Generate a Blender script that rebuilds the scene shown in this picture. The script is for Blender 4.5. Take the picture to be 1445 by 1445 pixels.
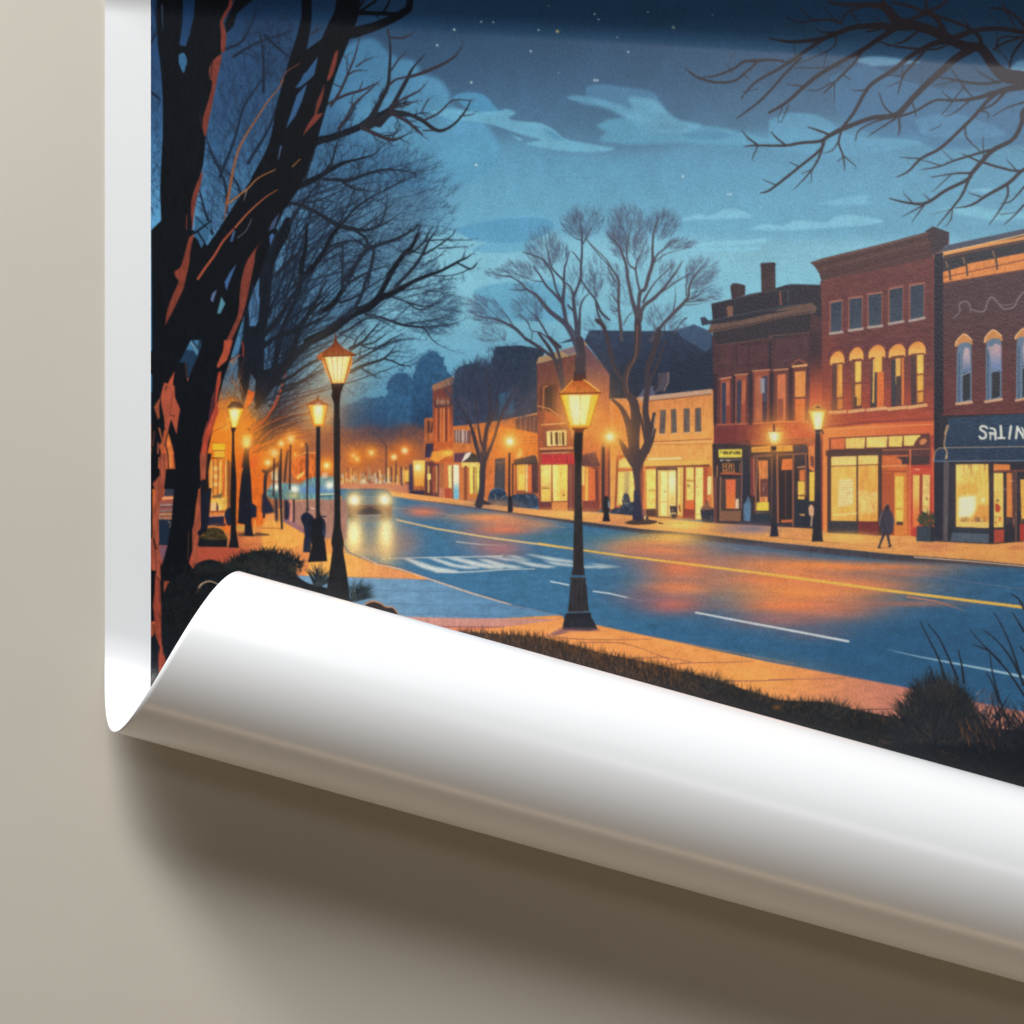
# A printed poster on a beige wall, its lower edge rolling up towards the viewer.
import bpy
import math, random
import numpy as np
# ---------------------------------------------------------------- the printed picture: a small painter
S = 1.1                                   # cells of ink per unit of paper
PX0, PX1, PY0, PY1 = 213.0, 1560.0, -140.0, 1290.0
CW, CH = int(round((PX1-PX0)*S))+1, int(round((PY1-PY0)*S))+1
INK = np.zeros((CH, CW, 3), np.float32)
IDS = np.zeros((CH, CW), np.int16)
rng = random.Random(7)
nrg = np.random.default_rng(11)
CUR = [0]
NAMES = [('printed_picture', None)]
def motif(name, label):
    NAMES.append((name, label)); CUR[0] = len(NAMES)-1
    return CUR[0]
def use(i): CUR[0] = i
def c_(c): return np.array(c, np.float32)/255.0
def P(pts): return [((x-PX0)*S, (y-PY0)*S) for x, y in pts]
def fr(x0, y0, size):                     # points read off an enlargement of the artwork
    k = size/1445.0
    return lambda pts: [(x0+x*k, y0+y*k) for x, y in pts]

def smooth_noise(h, w, cell, seed):
    g = np.random.default_rng(seed)
    cy, cx = cell if isinstance(cell, tuple) else (cell, cell)
    gh, gw = int(h/cy)+3, int(w/cx)+3
    a = g.random((gh, gw)).astype(np.float32)
    y = np.arange(h)/cy; x = np.arange(w)/cx
    yi = y.astype(int); xi = x.astype(int)
    fy = (y-yi).astype(np.float32); fx = (x-xi).astype(np.float32)
    fy = (fy*fy*(3-2*fy))[:, None]; fx = (fx*fx*(3-2*fx))[None, :]
    A = a[yi][:, xi]; B = a[yi][:, xi+1]; C = a[yi+1][:, xi]; D = a[yi+1][:, xi+1]
    return (A*(1-fx)+B*fx)*(1-fy)+(C*(1-fx)+D*fx)*fy
def fbm(h, w, cell, seed, octs=3):
    o = 0; s = 0; a = 1
    for k in range(octs):
        c = tuple(max(1.0, q/2**k) for q in (cell if isinstance(cell, tuple) else (cell, cell)))
        o = o+a*smooth_noise(h, w, c, seed+k*17); s += a; a *= .5
    return o/s
def blur(m, r):
    r = int(round(r))
    if r < 1: return m
    for _ in range(2):
        for ax in (0, 1):
            pad = [(r+1, r) if i == ax else (0, 0) for i in range(m.ndim)]
            q = np.cumsum(np.pad(m, pad, mode='edge'), axis=ax, dtype=np.float64)
            n = m.shape[ax]
            hi = np.take(q, np.arange(2*r+1, 2*r+1+n), axis=ax); lo = np.take(q, np.arange(0, n), axis=ax)
            m = ((hi-lo)/(2*r+1)).astype(np.float32)
    return m

def coverage(cp, pad):
    xs = [p[0] for p in cp]; ys = [p[1] for p in cp]
    x0 = max(0, int(min(xs))-1-pad); x1 = min(CW, int(max(xs))+3+pad)
    y0 = max(0, int(min(ys))-1-pad); y1 = min(CH, int(max(ys))+3+pad)
    if x1 <= x0 or y1 <= y0: return None
    w, h = x1-x0, y1-y0
    SS = 4
    a = np.array(cp, np.float64); b = np.roll(a, -1, axis=0)
    sy = (np.arange(h*SS)+.5)/SS+y0-.5
    acc = np.zeros((h*SS, w+1), np.float32)
    rows_all = []; xs_all = []
    for (ax, ay), (bx, by) in zip(a, b):
        if ay == by: continue
        lo, hi = (ay, by) if ay < by else (by, ay)
        i0, i1 = np.searchsorted(sy, lo), np.searchsorted(sy, hi)
        if i1 <= i0: continue
        r = np.arange(i0, i1)
        rows_all.append(r); xs_all.append(ax+(sy[r]-ay)*(bx-ax)/(by-ay))
    if not rows_all: return None
    R = np.concatenate(rows_all); X = np.concatenate(xs_all)
    o = np.lexsort((X, R)); R = R[o]; X = X[o]
    n = len(R)//2*2
    Ra, Xa, Xb = R[0:n:2], X[0:n:2]-x0+.5, X[1:n:2]-x0+.5
    Xa = np.clip(Xa, 0, w-1e-3); Xb = np.clip(Xb, 0, w-1e-3)
    def edge(Rr, Xx, sgn):                # coverage to the right of Xx, as a cumulative sum
        i = Xx.astype(int); f = (Xx-i).astype(np.float32)
        np.add.at(acc, (Rr, i), sgn*(1-f)); np.add.at(acc, (Rr, np.minimum(i+1, w)), sgn*f)
    edge(Ra, Xa, 1.0); edge(Ra, Xb, -1.0)
    m = np.cumsum(acc, axis=1)[:, :w]
    return x0, y0, np.clip(m.reshape(h, SS, w).mean(1), 0, 1)

def lay(x0, y0, m, col, ident=True):
    h, w = m.shape
    t = INK[y0:y0+h, x0:x0+w]
    t += (col-t)*m[..., None]
    if ident is True:
        q = IDS[y0:y0+h, x0:x0+w]; q[m > .5] = CUR[0]
def poly(pts, col, alpha=1.0, soft=0, grad=None, tex=0, texcell=(9, 3), ident=None, seed=None):
    cp = P(pts)
    pad = int(soft*S*2.2)+1
    r = coverage(cp, pad)
    if r is None: return
    x0, y0, m = r
    if soft: m = blur(m, max(1, soft*S*.6))
    h, w = m.shape
    c = c_(col)
    if grad:                               # (x,y) of the far end and its colour; the near end is (x,y) too
        (ax, ay), (bx, by), c2 = grad
        (ax, ay), (bx, by) = P([(ax, ay), (bx, by)])
        L = (bx-ax)**2+(by-ay)**2
        X = np.arange(w)[None, :]+x0; Y = np.arange(h)[:, None]+y0
        t = np.clip(((X-ax)*(bx-ax)+(Y-ay)*(by-ay))/L, 0, 1)
        t = (t*t*(3-2*t))[..., None].astype(np.float32)
        c = c*(1-t)+c_(c2)*t
    if tex:
        n = fbm(h, w, texcell, seed if seed is not None else int(abs(pts[0][0]*7+pts[0][1]*13)) % 9999, 2)
        c = np.clip(c*(1+tex*(n[..., None]-.5)*2), 0, 1)
    lay(x0, y0, m*alpha, c, (alpha > .7 and soft < 3) if ident is None else ident)
def rect(x0, y0, x1, y1, col, **k): poly([(x0, y0), (x1, y0), (x1, y1), (x0, y1)], col, **k)
def curve(pts, n=8):                       # Catmull-Rom through the points (any number of columns)
    a = np.array(pts, float)
    if len(a) < 3: return [tuple(p) for p in a]
    e = np.vstack([2*a[0]-a[1], a, 2*a[-1]-a[-2]])
    out = []
    for i in range(1, len(e)-2):
        p0, p1, p2, p3 = e[i-1:i+3]
        for k in range(n):
            t = k/n
            out.append(tuple(.5*(2*p1+(p2-p0)*t+(2*p0-5*p1+4*p2-p3)*t*t+(3*p1-p0-3*p2+p3)*t**3)))
    out.append(tuple(a[-1]))
    return out
def blob(pts, col, n=6, **k):
    a = list(pts)
    e = curve(a[-2:]+a+a[:2], n)
    poly(e[2*n:-(2*n)+1] if n else a, col, **k)
def seg(ax, ay, bx, by, ra, rb, c, alpha=1.0, ident=True):       # one tapered stroke, canvas units
    R = max(ra, rb)+1.2
    x0 = max(0, int(min(ax, bx)-R)); x1 = min(CW, int(max(ax, bx)+R)+2)
    y0 = max(0, int(min(ay, by)-R)); y1 = min(CH, int(max(ay, by)+R)+2)
    if x1 <= x0 or y1 <= y0: return
    X = np.arange(x0, x1, dtype=np.float32)[None, :]; Y = np.arange(y0, y1, dtype=np.float32)[:, None]
    dx, dy = bx-ax, by-ay; L = dx*dx+dy*dy+1e-6
    t = np.clip(((X-ax)*dx+(Y-ay)*dy)/L, 0, 1)
    d = np.sqrt((X-ax-t*dx)**2+(Y-ay-t*dy)**2)
    r = ra+(rb-ra)*t
    m = np.clip(r+.5-d, 0, 1)*np.minimum(1, 2*r)*alpha
    tt = INK[y0:y1, x0:x1]; tt += (c-tt)*m[..., None]
    if ident: 
        q = IDS[y0:y1, x0:x1]; q[m > .5] = CUR[0]
def line(pts, w0, col, w1=None, alpha=1.0, n=0, ident=True):     # widths in paper units
    if n: pts = curve(pts, n)
    w1 = w0 if w1 is None else w1
    cp = P(pts); c = c_(col); N = len(cp)-1
    for i in range(N):
        a, b = cp[i], cp[i+1]
        seg(a[0], a[1], b[0], b[1], (w0+(w1-w0)*i/N)*S/2, (w0+(w1-w0)*(i+1)/N)*S/2, c, alpha, ident)
def bough(pts, col, alpha=1.0, n=6, ident=True):                  # points carry their own width: (x, y, w)
    q = curve(pts, n); c = c_(col); cp = P([p[:2] for p in q])
    for i in range(len(q)-1):
        seg(*cp[i], *cp[i+1], max(.15, q[i][2])*S/2, max(.15, q[i+1][2])*S/2, c, alpha, ident)
    return q
def trunk(pts, col, n=8, **k):                                   # a wide stroke as one closed outline
    q = np.array(curve(pts, n)); d = np.gradient(q[:, :2], axis=0)
    d /= np.maximum(1e-6, np.hypot(d[:, 0], d[:, 1]))[:, None]
    nn = np.stack([-d[:, 1], d[:, 0]], 1)
    a = q[:, :2]+nn*q[:, 2:3]/2; b = q[:, :2]-nn*q[:, 2:3]/2
    poly([tuple(p) for p in a]+[tuple(p) for p in b[::-1]], col, **k)
def glow(x, y, r, col, k=1.0, ry=None):                          # ink that fades outward, screened over what is there
    ry = ry or r
    (cx, cy), = P([(x, y)]); rx, ry = r*S, ry*S
    x0 = max(0, int(cx-2.6*rx)); x1 = min(CW, int(cx+2.6*rx)+1); y0 = max(0, int(cy-2.6*ry)); y1 = min(CH, int(cy+2.6*ry)+1)
    if x1 <= x0 or y1 <= y0: return
    X = (np.arange(x0, x1)[None, :]-cx)/rx; Y = (np.arange(y0, y1)[:, None]-cy)/ry
    g = (np.exp(-(X*X+Y*Y))*k).astype(np.float32)
    t = INK[y0:y1, x0:x1]
    t[:] = 1-(1-t)*(1-np.clip(g, 0, 1)[..., None]*c_(col))
def tint(x, y, r, col, k=1.0, ry=None):                          # the same, laid over instead of screened
    ry = ry or r
    (cx, cy), = P([(x, y)]); rx, ry = r*S, ry*S
    x0 = max(0, int(cx-2.6*rx)); x1 = min(CW, int(cx+2.6*rx)+1); y0 = max(0, int(cy-2.6*ry)); y1 = min(CH, int(cy+2.6*ry)+1)
    if x1 <= x0 or y1 <= y0: return
    X = (np.arange(x0, x1)[None, :]-cx)/rx; Y = (np.arange(y0, y1)[:, None]-cy)/ry
    g = np.clip(np.exp(-(X*X+Y*Y))*k, 0, 1).astype(np.float32)[..., None]
    t = INK[y0:y1, x0:x1]; t += (c_(col)-t)*g
def star(x, y, r, col=(225, 235, 235)):
    tint(x, y, r*.8, col, .95)
def twig(x, y, ang, L, w, depth, col, spread=.5, droop=0.0, alpha=1.0, ident=True, kids=(2, 3)):
    """a bare branch that curves and forks; ang in radians, 0 = right, pi/2 = up"""
    n = max(2, int(L/7)); pts = [(x, y)]; a = ang; bend = rng.uniform(-.5, .5)/n
    for i in range(n):
        a += bend+rng.uniform(-.10, .10)-droop/n
        x += math.cos(a)*L/n; y -= math.sin(a)*L/n; pts.append((x, y))
    w1 = max(.35, w*.55)
    line(pts, w, col, w1, alpha, ident=ident)
    if depth > 0:
        for k in range(rng.randint(*kids)):
            i = rng.randint(max(1, n//3), n); px, py = pts[i]
            s = rng.choice((-1, 1))
            twig(px, py, a+s*rng.uniform(.25, 1.0)*spread*1.6, L*rng.uniform(.45, .75), max(.4, w1*rng.uniform(.6, .95)), depth-1, col, spread, droop, alpha, ident, kids)
        twig(x, y, a+rng.uniform(-.3, .3)*spread, L*rng.uniform(.5, .8), w1, depth-1, col, spread, droop, alpha, ident, kids)
def fringe(q, step, L, w, depth, col, spread=.6, side=0, alpha=1.0, ident=True, tip=True, lean=0.0):
    """twigs along a finished bough"""
    acc = 0; 
    for i in range(1, len(q)):
        dx, dy = q[i][0]-q[i-1][0], q[i][1]-q[i-1][1]; acc += math.hypot(dx, dy)
        if acc > step:
            acc = rng.uniform(-.4, .3)*step
            a = math.atan2(-dy, dx)
            s = side or rng.choice((-1, 1))
            f = .45+.55*(1-i/len(q))
            twig(q[i][0], q[i][1], a+s*rng.uniform(.35, .95)+lean, L*rng.uniform(.6, 1.25)*f, min(w, q[i][2]*.6+.3), depth, col, spread, 0, alpha, ident)
    if tip and len(q) > 2:
        dx, dy = q[-1][0]-q[-3][0], q[-1][1]-q[-3][1]
        twig(q[-1][0], q[-1][1], math.atan2(-dy, dx), L*.6, max(.5, q[-1][2]), depth, col, spread, 0, alpha, ident)
def broom(root, c, rx, ry, n, w, col, alpha=.8, ident=True, fine=2):
    """the fan of a bare crown: partial strokes that all point away from the root, filling an oval"""
    (x0, y0) = root
    for i in range(n):
        t = rng.uniform(0, 2*math.pi); r = rng.random()**.42
        ex, ey = c[0]+rx*r*math.cos(t), c[1]+ry*r*math.sin(t)
        d = math.hypot(ex-x0, ey-y0)+1e-6
        L = rng.uniform(.25, .75)*(rx+ry)*.5
        f = max(.05, 1-L/d)
        sx, sy = x0+(ex-x0)*f+rng.uniform(-.12, .12)*rx, y0+(ey-y0)*f+rng.uniform(-.1, .1)*ry
        mx, my = (sx+ex)/2+rng.uniform(-.07, .07)*rx, (sy+ey)/2+rng.uniform(-.07, .07)*ry
        q = curve([(sx, sy), (mx, my), (ex, ey)], 3)
        line(q, w*rng.uniform(.7, 1.3), col, w*.4, alpha, ident=ident)
        for k in range(fine):
            i2 = rng.randint(1, len(q)-1); px, py = q[i2]
            a = math.atan2(ey-sy, ex-sx)+rng.choice((-1, 1))*rng.uniform(.25, .8); l = rng.uniform(.12, .3)*(rx+ry)*.5
            line([(px, py), (px+l*math.cos(a), py+l*math.sin(a))], w*.6, col, w*.35, alpha*.9, ident=ident)
def blades(x0, x1, yf, n, h, col, w=1.2, lean=.25, jit=3, alpha=1.0, ident=True):
    for i in range(n):
        x = rng.uniform(x0, x1); y = yf(x)+rng.uniform(-jit, jit); a = math.pi/2+rng.gauss(0, lean); L = h*rng.uniform(.4, 1.1)
        mx, my = x+math.cos(a)*L*.5, y-math.sin(a)*L*.5
        a += rng.gauss(0, .3)
        c = [v*rng.uniform(.75, 1.25) for v in col] if not isinstance(col, list) else rng.choice(col)
        line([(x, y), (mx, my), (mx+math.cos(a)*L*.5, my-math.sin(a)*L*.5)], w, [min(255, v) for v in c], .3, alpha, ident=ident)
def tuft(cx, cy, n, L, col, a0=.15, a1=2.99, w=1.5, bend=.5, ident=True):
    for i in range(n):
        a = rng.uniform(a0, a1); l = L*rng.uniform(.6, 1.05); x, y = cx+rng.uniform(-.15, .15)*L, cy+rng.uniform(-2, 2)
        b = a+(bend if a < math.pi/2 else -bend)*-rng.uniform(.1, .7)
        c = rng.choice(col)
        line([(x, y), (x+math.cos(a)*l*.55, y-math.sin(a)*l*.55), (x+math.cos(a)*l*.55+math.cos(b)*l*.45, y-math.sin(a)*l*.55-math.sin(b)*l*.45)], w, c, .3, n=4, ident=ident)
def fuzz(pts, n, L, cols, w=.9, alpha=.7, up=(.5, 2.6)):
    """short strokes that break up an outline"""
    q = curve(pts, 6)
    for k in range(n):
        i = rng.randint(0, len(q)-2); t = rng.random()
        x, y = q[i][0]*(1-t)+q[i+1][0]*t, q[i][1]*(1-t)+q[i+1][1]*t+rng.uniform(-1, 4)
        a = rng.uniform(*up); l = L*rng.uniform(.4, 1.2)
        line([(x, y), (x+l*math.cos(a), y-l*math.sin(a))], w, rng.choice(cols), w*.35, alpha, ident=False)
# ---------------------------------------------------------------- sky
def paint_sky():
    Y = np.arange(CH)/S+PY0; X = np.arange(CW)/S+PX0
    keys = [(-140, (18, 46, 76)), (20, (26, 58, 92)), (60, (44, 78, 112)), (120, (56, 93, 128)), (180, (70, 114, 148)), (235, (92, 150, 184)),
            (290, (112, 174, 202)), (360, (126, 192, 216)), (430, (124, 192, 216)), (500, (104, 172, 202)), (560, (80, 146, 182)), (640, (60, 110, 150)), (1300, (30, 50, 70))]
    ks = np.array([k[0] for k in keys]); kc = np.array([k[1] for k in keys], float)/255
    col = np.stack([np.interp(Y, ks, kc[:, i]) for i in range(3)], 1)
    INK[:] = col[:, None, :]
    left = np.clip((560-X)/330, 0, 1)[None, :, None]          # the sky is a deeper blue on the left
    INK[:] = INK*(1-left)+left*INK*np.array([.70, .84, .96], np.float32)
    INK[:] = INK*.91+.09*INK.mean(2)[..., None]*np.array([1.05, 1.04, 1.0], np.float32)
    n = fbm(CH, CW, (60, 190), 5, 3)[..., None]-.5
    INK[:] = np.clip(INK*(1+.12*n), 0, 1)
paint_sky()
# cloud banks
poly(curve([(440, 240), (452, 150), (470, 82), (498, 60), (528, 55), (546, 72), (562, 82), (584, 86), (596, 104), (620, 112), (634, 132), (640, 150), (690, 178), (700, 230), (640, 262), (560, 270)], 5), (72, 130, 170), soft=4, alpha=.8, grad=((500, 60), (600, 200), (90, 154, 190)), tex=.08, texcell=(30, 60), ident=False)
poly(curve([(600, 300), (640, 210), (700, 196), (800, 214), (880, 222), (990, 200), (1080, 185), (1180, 170), (1300, 190), (1450, 205), (1560, 210), (1560, 330), (600, 330)], 5), (92, 156, 190), soft=14, alpha=.55, ident=False)
blob([(640, 140), (655, 131), (680, 133), (695, 146), (701, 158), (672, 160)], (78, 140, 178), soft=.6, ident=False)
poly(curve([(604, 158), (640, 154), (676, 158), (704, 156), (716, 154), (728, 160), (718, 168), (742, 172), (762, 174), (780, 182), (797, 196), (830, 203), (868, 210), (836, 215), (795, 213), (768, 209), (742, 204), (752, 200), (764, 198), (735, 190), (700, 178), (668, 172), (640, 170)], 4), (108, 174, 204), soft=1.8, alpha=.8, grad=((620, 160), (800, 206), (112, 178, 206)), tex=.06, texcell=(14, 40), ident=False)
poly([(764, 180), (782, 188), (797, 199), (782, 197)], (84, 146, 182), soft=.8, ident=False)
poly([(720, 190), (738, 197), (733, 199)], (108, 174, 204), soft=.6, ident=False)
blob([(826, 124), (850, 119), (885, 124), (915, 128), (930, 140), (905, 150), (860, 150), (830, 140)], (80, 128, 164), soft=2, alpha=.8, ident=False)
poly(curve([(798, 138), (812, 135), (842, 139), (872, 148), (892, 152), (886, 138), (902, 138), (928, 142), (942, 158), (960, 170), (992, 177), (972, 187), (946, 190), (914, 184), (884, 168), (858, 154), (824, 147)], 4), (98, 160, 194), soft=2.4, alpha=.72, grad=((800, 138), (900, 170), (110, 176, 206)), tex=.08, texcell=(14, 36), ident=False)
poly(curve([(840, 178), (862, 168), (892, 168), (916, 184), (952, 190), (1000, 178), (1060, 190), (1090, 200), (1040, 206), (960, 202), (900, 204), (850, 200), (848, 194), (856, 188)], 4), (96, 162, 194), soft=2.5, alpha=.75, ident=False)
poly(curve([(960, 190), (1000, 184), (1030, 190), (1020, 196), (975, 196)], 4), (78, 136, 172), soft=2, alpha=.6, ident=False)
for pts, c, so in [
    ([(952, 312), (985, 302), (1000, 306), (1030, 294), (1062, 306), (1030, 309), (985, 310)], (134, 198, 222), 1),
    ([(1056, 323), (1080, 316), (1102, 318), (1128, 311), (1165, 314), (1180, 305), (1200, 303), (1222, 306), (1248, 312), (1220, 318), (1170, 322), (1100, 326)], (136, 200, 224), 1),
    ([(1150, 288), (1180, 282), (1200, 277), (1228, 276), (1222, 284), (1234, 288), (1190, 290)], (120, 184, 212), 1),
    ([(970, 344), (1010, 341), (1050, 340), (1080, 336), (1078, 342), (1040, 346), (985, 349)], (140, 204, 226), 1.2),
    ([(960, 352), (1010, 350), (1066, 348), (1070, 353), (1000, 356)], (136, 200, 224), 1.2),
    ([(1320, 296), (1360, 290), (1400, 296), (1445, 300), (1500, 305), (1400, 312)], (128, 194, 218), 2),
    ([(1365, 268), (1400, 266), (1390, 273)], (134, 198, 222), 1.2),
    ([(714, 329), (730, 325), (765, 328), (745, 333)], (122, 188, 216), 1.5),
    ([(660, 314), (690, 312), (730, 309), (790, 309), (760, 305), (700, 307)], (106, 172, 204), 2)]:
    poly(curve(pts, 4), c, soft=so*1.6, alpha=.75, ident=False)
poly(curve([(640, 324), (668, 316), (694, 312), (716, 308), (770, 309), (780, 324), (742, 342), (690, 342), (664, 338)], 5), (86, 152, 190), soft=1.2, alpha=.8, ident=False)
poly(curve([(662, 352), (690, 357), (742, 354), (760, 344), (690, 342)], 5), (98, 168, 200), soft=1.5, alpha=.7, ident=False)
poly(curve([(668, 410), (700, 400), (740, 398), (790, 402), (800, 450), (700, 452), (672, 440)], 5), (92, 158, 192), soft=3, alpha=.7, ident=False)
# right-hand banks behind the boughs
poly(curve([(1085, 170), (1110, 160), (1150, 162), (1170, 172), (1190, 186), (1230, 196), (1270, 192), (1310, 200), (1200, 220), (1085, 210)], 4), (98, 162, 196), soft=1.2, alpha=.7, ident=False)
poly(curve([(1170, 110), (1210, 92), (1230, 94), (1262, 108), (1300, 120), (1380, 130), (1450, 128), (1560, 130), (1560, 205), (1445, 205), (1330, 210), (1290, 198), (1230, 190), (1180, 160)], 4), (70, 118, 158), soft=2, alpha=.65, ident=False)
poly(curve([(1204, 86), (1226, 80), (1256, 81), (1280, 85), (1300, 88), (1262, 92), (1232, 94)], 4), (112, 166, 202), soft=1.5, alpha=.7, ident=False)
poly(curve([(1410, 110), (1430, 92), (1450, 84), (1560, 76), (1560, 120), (1440, 122)], 4), (120, 176, 210), soft=3, alpha=.6, ident=False)
poly(curve([(1290, 170), (1330, 160), (1370, 166), (1420, 190), (1350, 196), (1300, 190)], 4), (92, 150, 188), soft=2, alpha=.5, ident=False)
for x, y, r, *c in [(641, 42, 2.0), (617, 64, 1.8), (679, 31, 1.6), (696, 31.5, 1.4), (760, 42.5, 1.5), (786.5, 44.5, 2.6, (225, 200, 130)), (749, 72.5, 1.7), (886.5, 73.5, 1.7), (839, 19, 1.6), (844.5, 27, 1.5),
    (950, 38.5, 2.4, (170, 190, 165)), (914, 15.5, 1.2), (665, 116.5, 2.0), (672, 233, 2.2), (839, 113.5, 2.0), (843, 113.5, 1.8), (963.5, 249, 2.0), (1027, 274.5, 1.6), (1031, 274.5, 1.6), (871, 53, 1.1), (774, 7, .9), (788, 103, .9), (1005, 20, .9)]:
    star(x, y, r*.95, *(c or [(232, 240, 240)]))

# ---------------------------------------------------------------- hills and far woods
F6 = fr(440, 330, 360)
motif('printed_hill', 'dark blue wooded hill behind the far end of the street')
poly(F6([(60, 1100), (160, 985), (230, 960), (300, 930), (350, 940), (420, 925), (470, 930), (520, 960), (560, 1000), (640, 1100), (640, 1445), (0, 1445)]), (52, 98, 136), soft=1, tex=.1, grad=((500, 560), (500, 620), (38, 72, 106)), ident=True)
poly(curve(F6([(160, 1020), (260, 985), (380, 970), (480, 985), (560, 1010), (700, 1050), (700, 1300), (160, 1300)]), 3), (44, 80, 116), soft=3, alpha=.8, tex=.12, ident=True)
poly(curve(F6([(430, 990), (434, 880), (450, 830), (490, 800), (530, 800), (560, 830), (572, 850), (600, 800), (640, 800)]), 4)+F6([(700, 1000), (700, 1200), (430, 1200)]), (50, 92, 128), soft=1, tex=.18, texcell=(5, 5), ident=True)
poly(curve(F6([(570, 880), (600, 790), (598, 760), (630, 700), (668, 678), (700, 684), (738, 720), (744, 800)]), 4)+F6([(790, 800), (790, 1250), (560, 1250)]), (48, 88, 124), soft=1, tex=.2, texcell=(5, 5), grad=((600, 510), (600, 620), (34, 64, 96)), ident=True)
for cx, cy, rx, ry in [(562, 545, 14, 16), (605, 520, 20, 20), (598, 545, 30, 25), (540, 575, 40, 12)]:
    for k in range(220):
        t = rng.uniform(0, 6.28); r = rng.random()**.5
        x, y = cx+rx*r*math.cos(t), cy+ry*r*math.sin(t)
        a = rng.uniform(.6, 2.5); L = rng.uniform(3, 7)
        line([(x, y), (x+math.cos(a)*L, y-math.sin(a)*L)], .7, rng.choice([(36, 68, 100), (62, 108, 146), (46, 86, 122)]), .4, .6, ident=False)
fuzz(F6([(430, 990), (434, 880), (450, 830), (490, 800), (530, 800), (560, 830)]), 260, 6, [(50, 92, 128), (42, 80, 114), (58, 102, 138)]); fuzz(F6([(570, 880), (600, 790), (598, 760), (630, 700), (668, 678), (700, 684), (738, 720), (744, 800)]), 340, 7, [(48, 88, 124), (40, 76, 110), (56, 98, 134)]); fuzz(F6([(160, 985), (230, 960), (300, 930), (350, 940), (420, 925), (470, 930)]), 160, 4, [(52, 98, 136), (44, 86, 122)])
for (x0, y0, x1, y1, n) in ((549, 545, 552, 536, 8), (552, 534, 566, 528, 10), (566, 528, 584, 540, 12), (584, 535, 590, 522, 10), (590, 520, 600, 506, 12), (600, 504, 614, 498, 12), (614, 498, 626, 514, 12), (626, 514, 634, 530, 10), (484, 576, 548, 560, 26)):
    for k in range(n*2):
        t = rng.random(); x, y = x0+(x1-x0)*t+rng.uniform(-2, 2), y0+(y1-y0)*t+rng.uniform(-1.5, 6); r = rng.uniform(1.2, 3.6)
        poly([(x+r*rng.uniform(.6, 1.2)*math.cos(q), y+r*rng.uniform(.6, 1.2)*math.sin(q)) for q in np.linspace(0, 5.6, 8)], rng.choice([(48, 88, 124), (42, 80, 114), (54, 96, 132), (46, 84, 120)]), alpha=.85, ident=True)
for k in range(420):
    x, y = rng.uniform(485, 640), rng.uniform(545, 610); a = rng.uniform(1.0, 2.1); L = rng.uniform(5, 14)
    if y > 575 or x > 548: line([(x, y), (x+L*math.cos(a), y-L*math.sin(a))], .9, rng.choice([(36, 68, 100), (32, 58, 88), (54, 96, 132)]), .4, .45, ident=False)
# ---------------------------------------------------------------- lit far end of the street
motif('printed_far_street', 'glowing orange far end of the street with street trees and shopfronts')
poly(curve([(300, 720), (300, 640), (360, 622), (420, 606), (470, 602), (500, 606), (520, 600), (545, 606), (575, 598), (605, 606), (660, 620), (660, 730)], 3), (104, 72, 68), soft=7, grad=((480, 598), (480, 665), (176, 104, 66)), ident=True)
for k in range(900):
    x = rng.uniform(340, 620); y = 600+abs(rng.gauss(0, 26))+(8 if x > 480 else 0)
    a = rng.uniform(.3, 2.8); L = rng.uniform(3, 9)
    c = rng.choice([(96, 58, 60), (70, 56, 72), (190, 100, 48), (150, 80, 50), (214, 120, 56), (60, 60, 84)])
    line([(x, y), (x+math.cos(a)*L, y-math.sin(a)*L)], 1.0, c, .5, .55)
for k in range(160):
    x = rng.uniform(470, 660); y = rng.uniform(572, 612); a = rng.uniform(.8, 2.3); L = rng.uniform(5, 14)
    line([(x, y+16), (x+math.cos(a)*L, y+16-math.sin(a)*L)], .8, (58, 66, 92), .4, .5, ident=False)
tint(535, 612, 34, (60, 64, 88), .6, 16)
for x in range(472, 604, 4):               # shopfronts a few strokes wide
    x += rng.uniform(-1.5, 1.5)
    h = rng.uniform(14, 34)
    line([(x, 690-rng.uniform(0, 5)), (x, 690-h)], rng.uniform(1.2, 3), rng.choice([(238, 178, 84), (90, 60, 66), (200, 110, 60), (150, 92, 70), (248, 214, 130), (70, 58, 72), (226, 150, 70)]), None, .8)
for k in range(120):
    x = rng.gauss(518, 22); y = rng.gauss(676, 6)
    rect(x, y, x+rng.uniform(1, 3), y+rng.uniform(2, 8), rng.choice([(236, 222, 190), (190, 196, 176), (250, 226, 150), (120, 90, 80), (150, 150, 140), (236, 170, 80)]), alpha=.8, soft=.4, ident=False)
poly([(470, 684), (540, 682), (610, 686), (700, 704), (700, 712), (560, 694), (470, 690)], (196, 122, 92), soft=1.5, ident=True)
for x, y, r, k in [(410, 620, 7, .9), (386, 639, 7, .9), (397, 626, 5, .7), (524, 639, 6, .9), (499, 643, 6, .8), (571, 636, 5, 1), (556, 645, 4.5, .95), (461, 657, 6, .7), (378, 652, 7, .7), (417, 640, 3, .7), (504, 648, 5, .6)]:
    tint(x, y, r*2.6, (226, 120, 40), .75*k); tint(x, y, r*1.2, (246, 176, 66), .9*k); tint(x, y, r*.5, (255, 236, 170), k)
tint(570, 640, 22, (206, 104, 44), .6, 16)
tint(571, 636, 4, (255, 232, 170), .95); tint(556, 645, 3.6, (255, 230, 160), .95)
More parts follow.
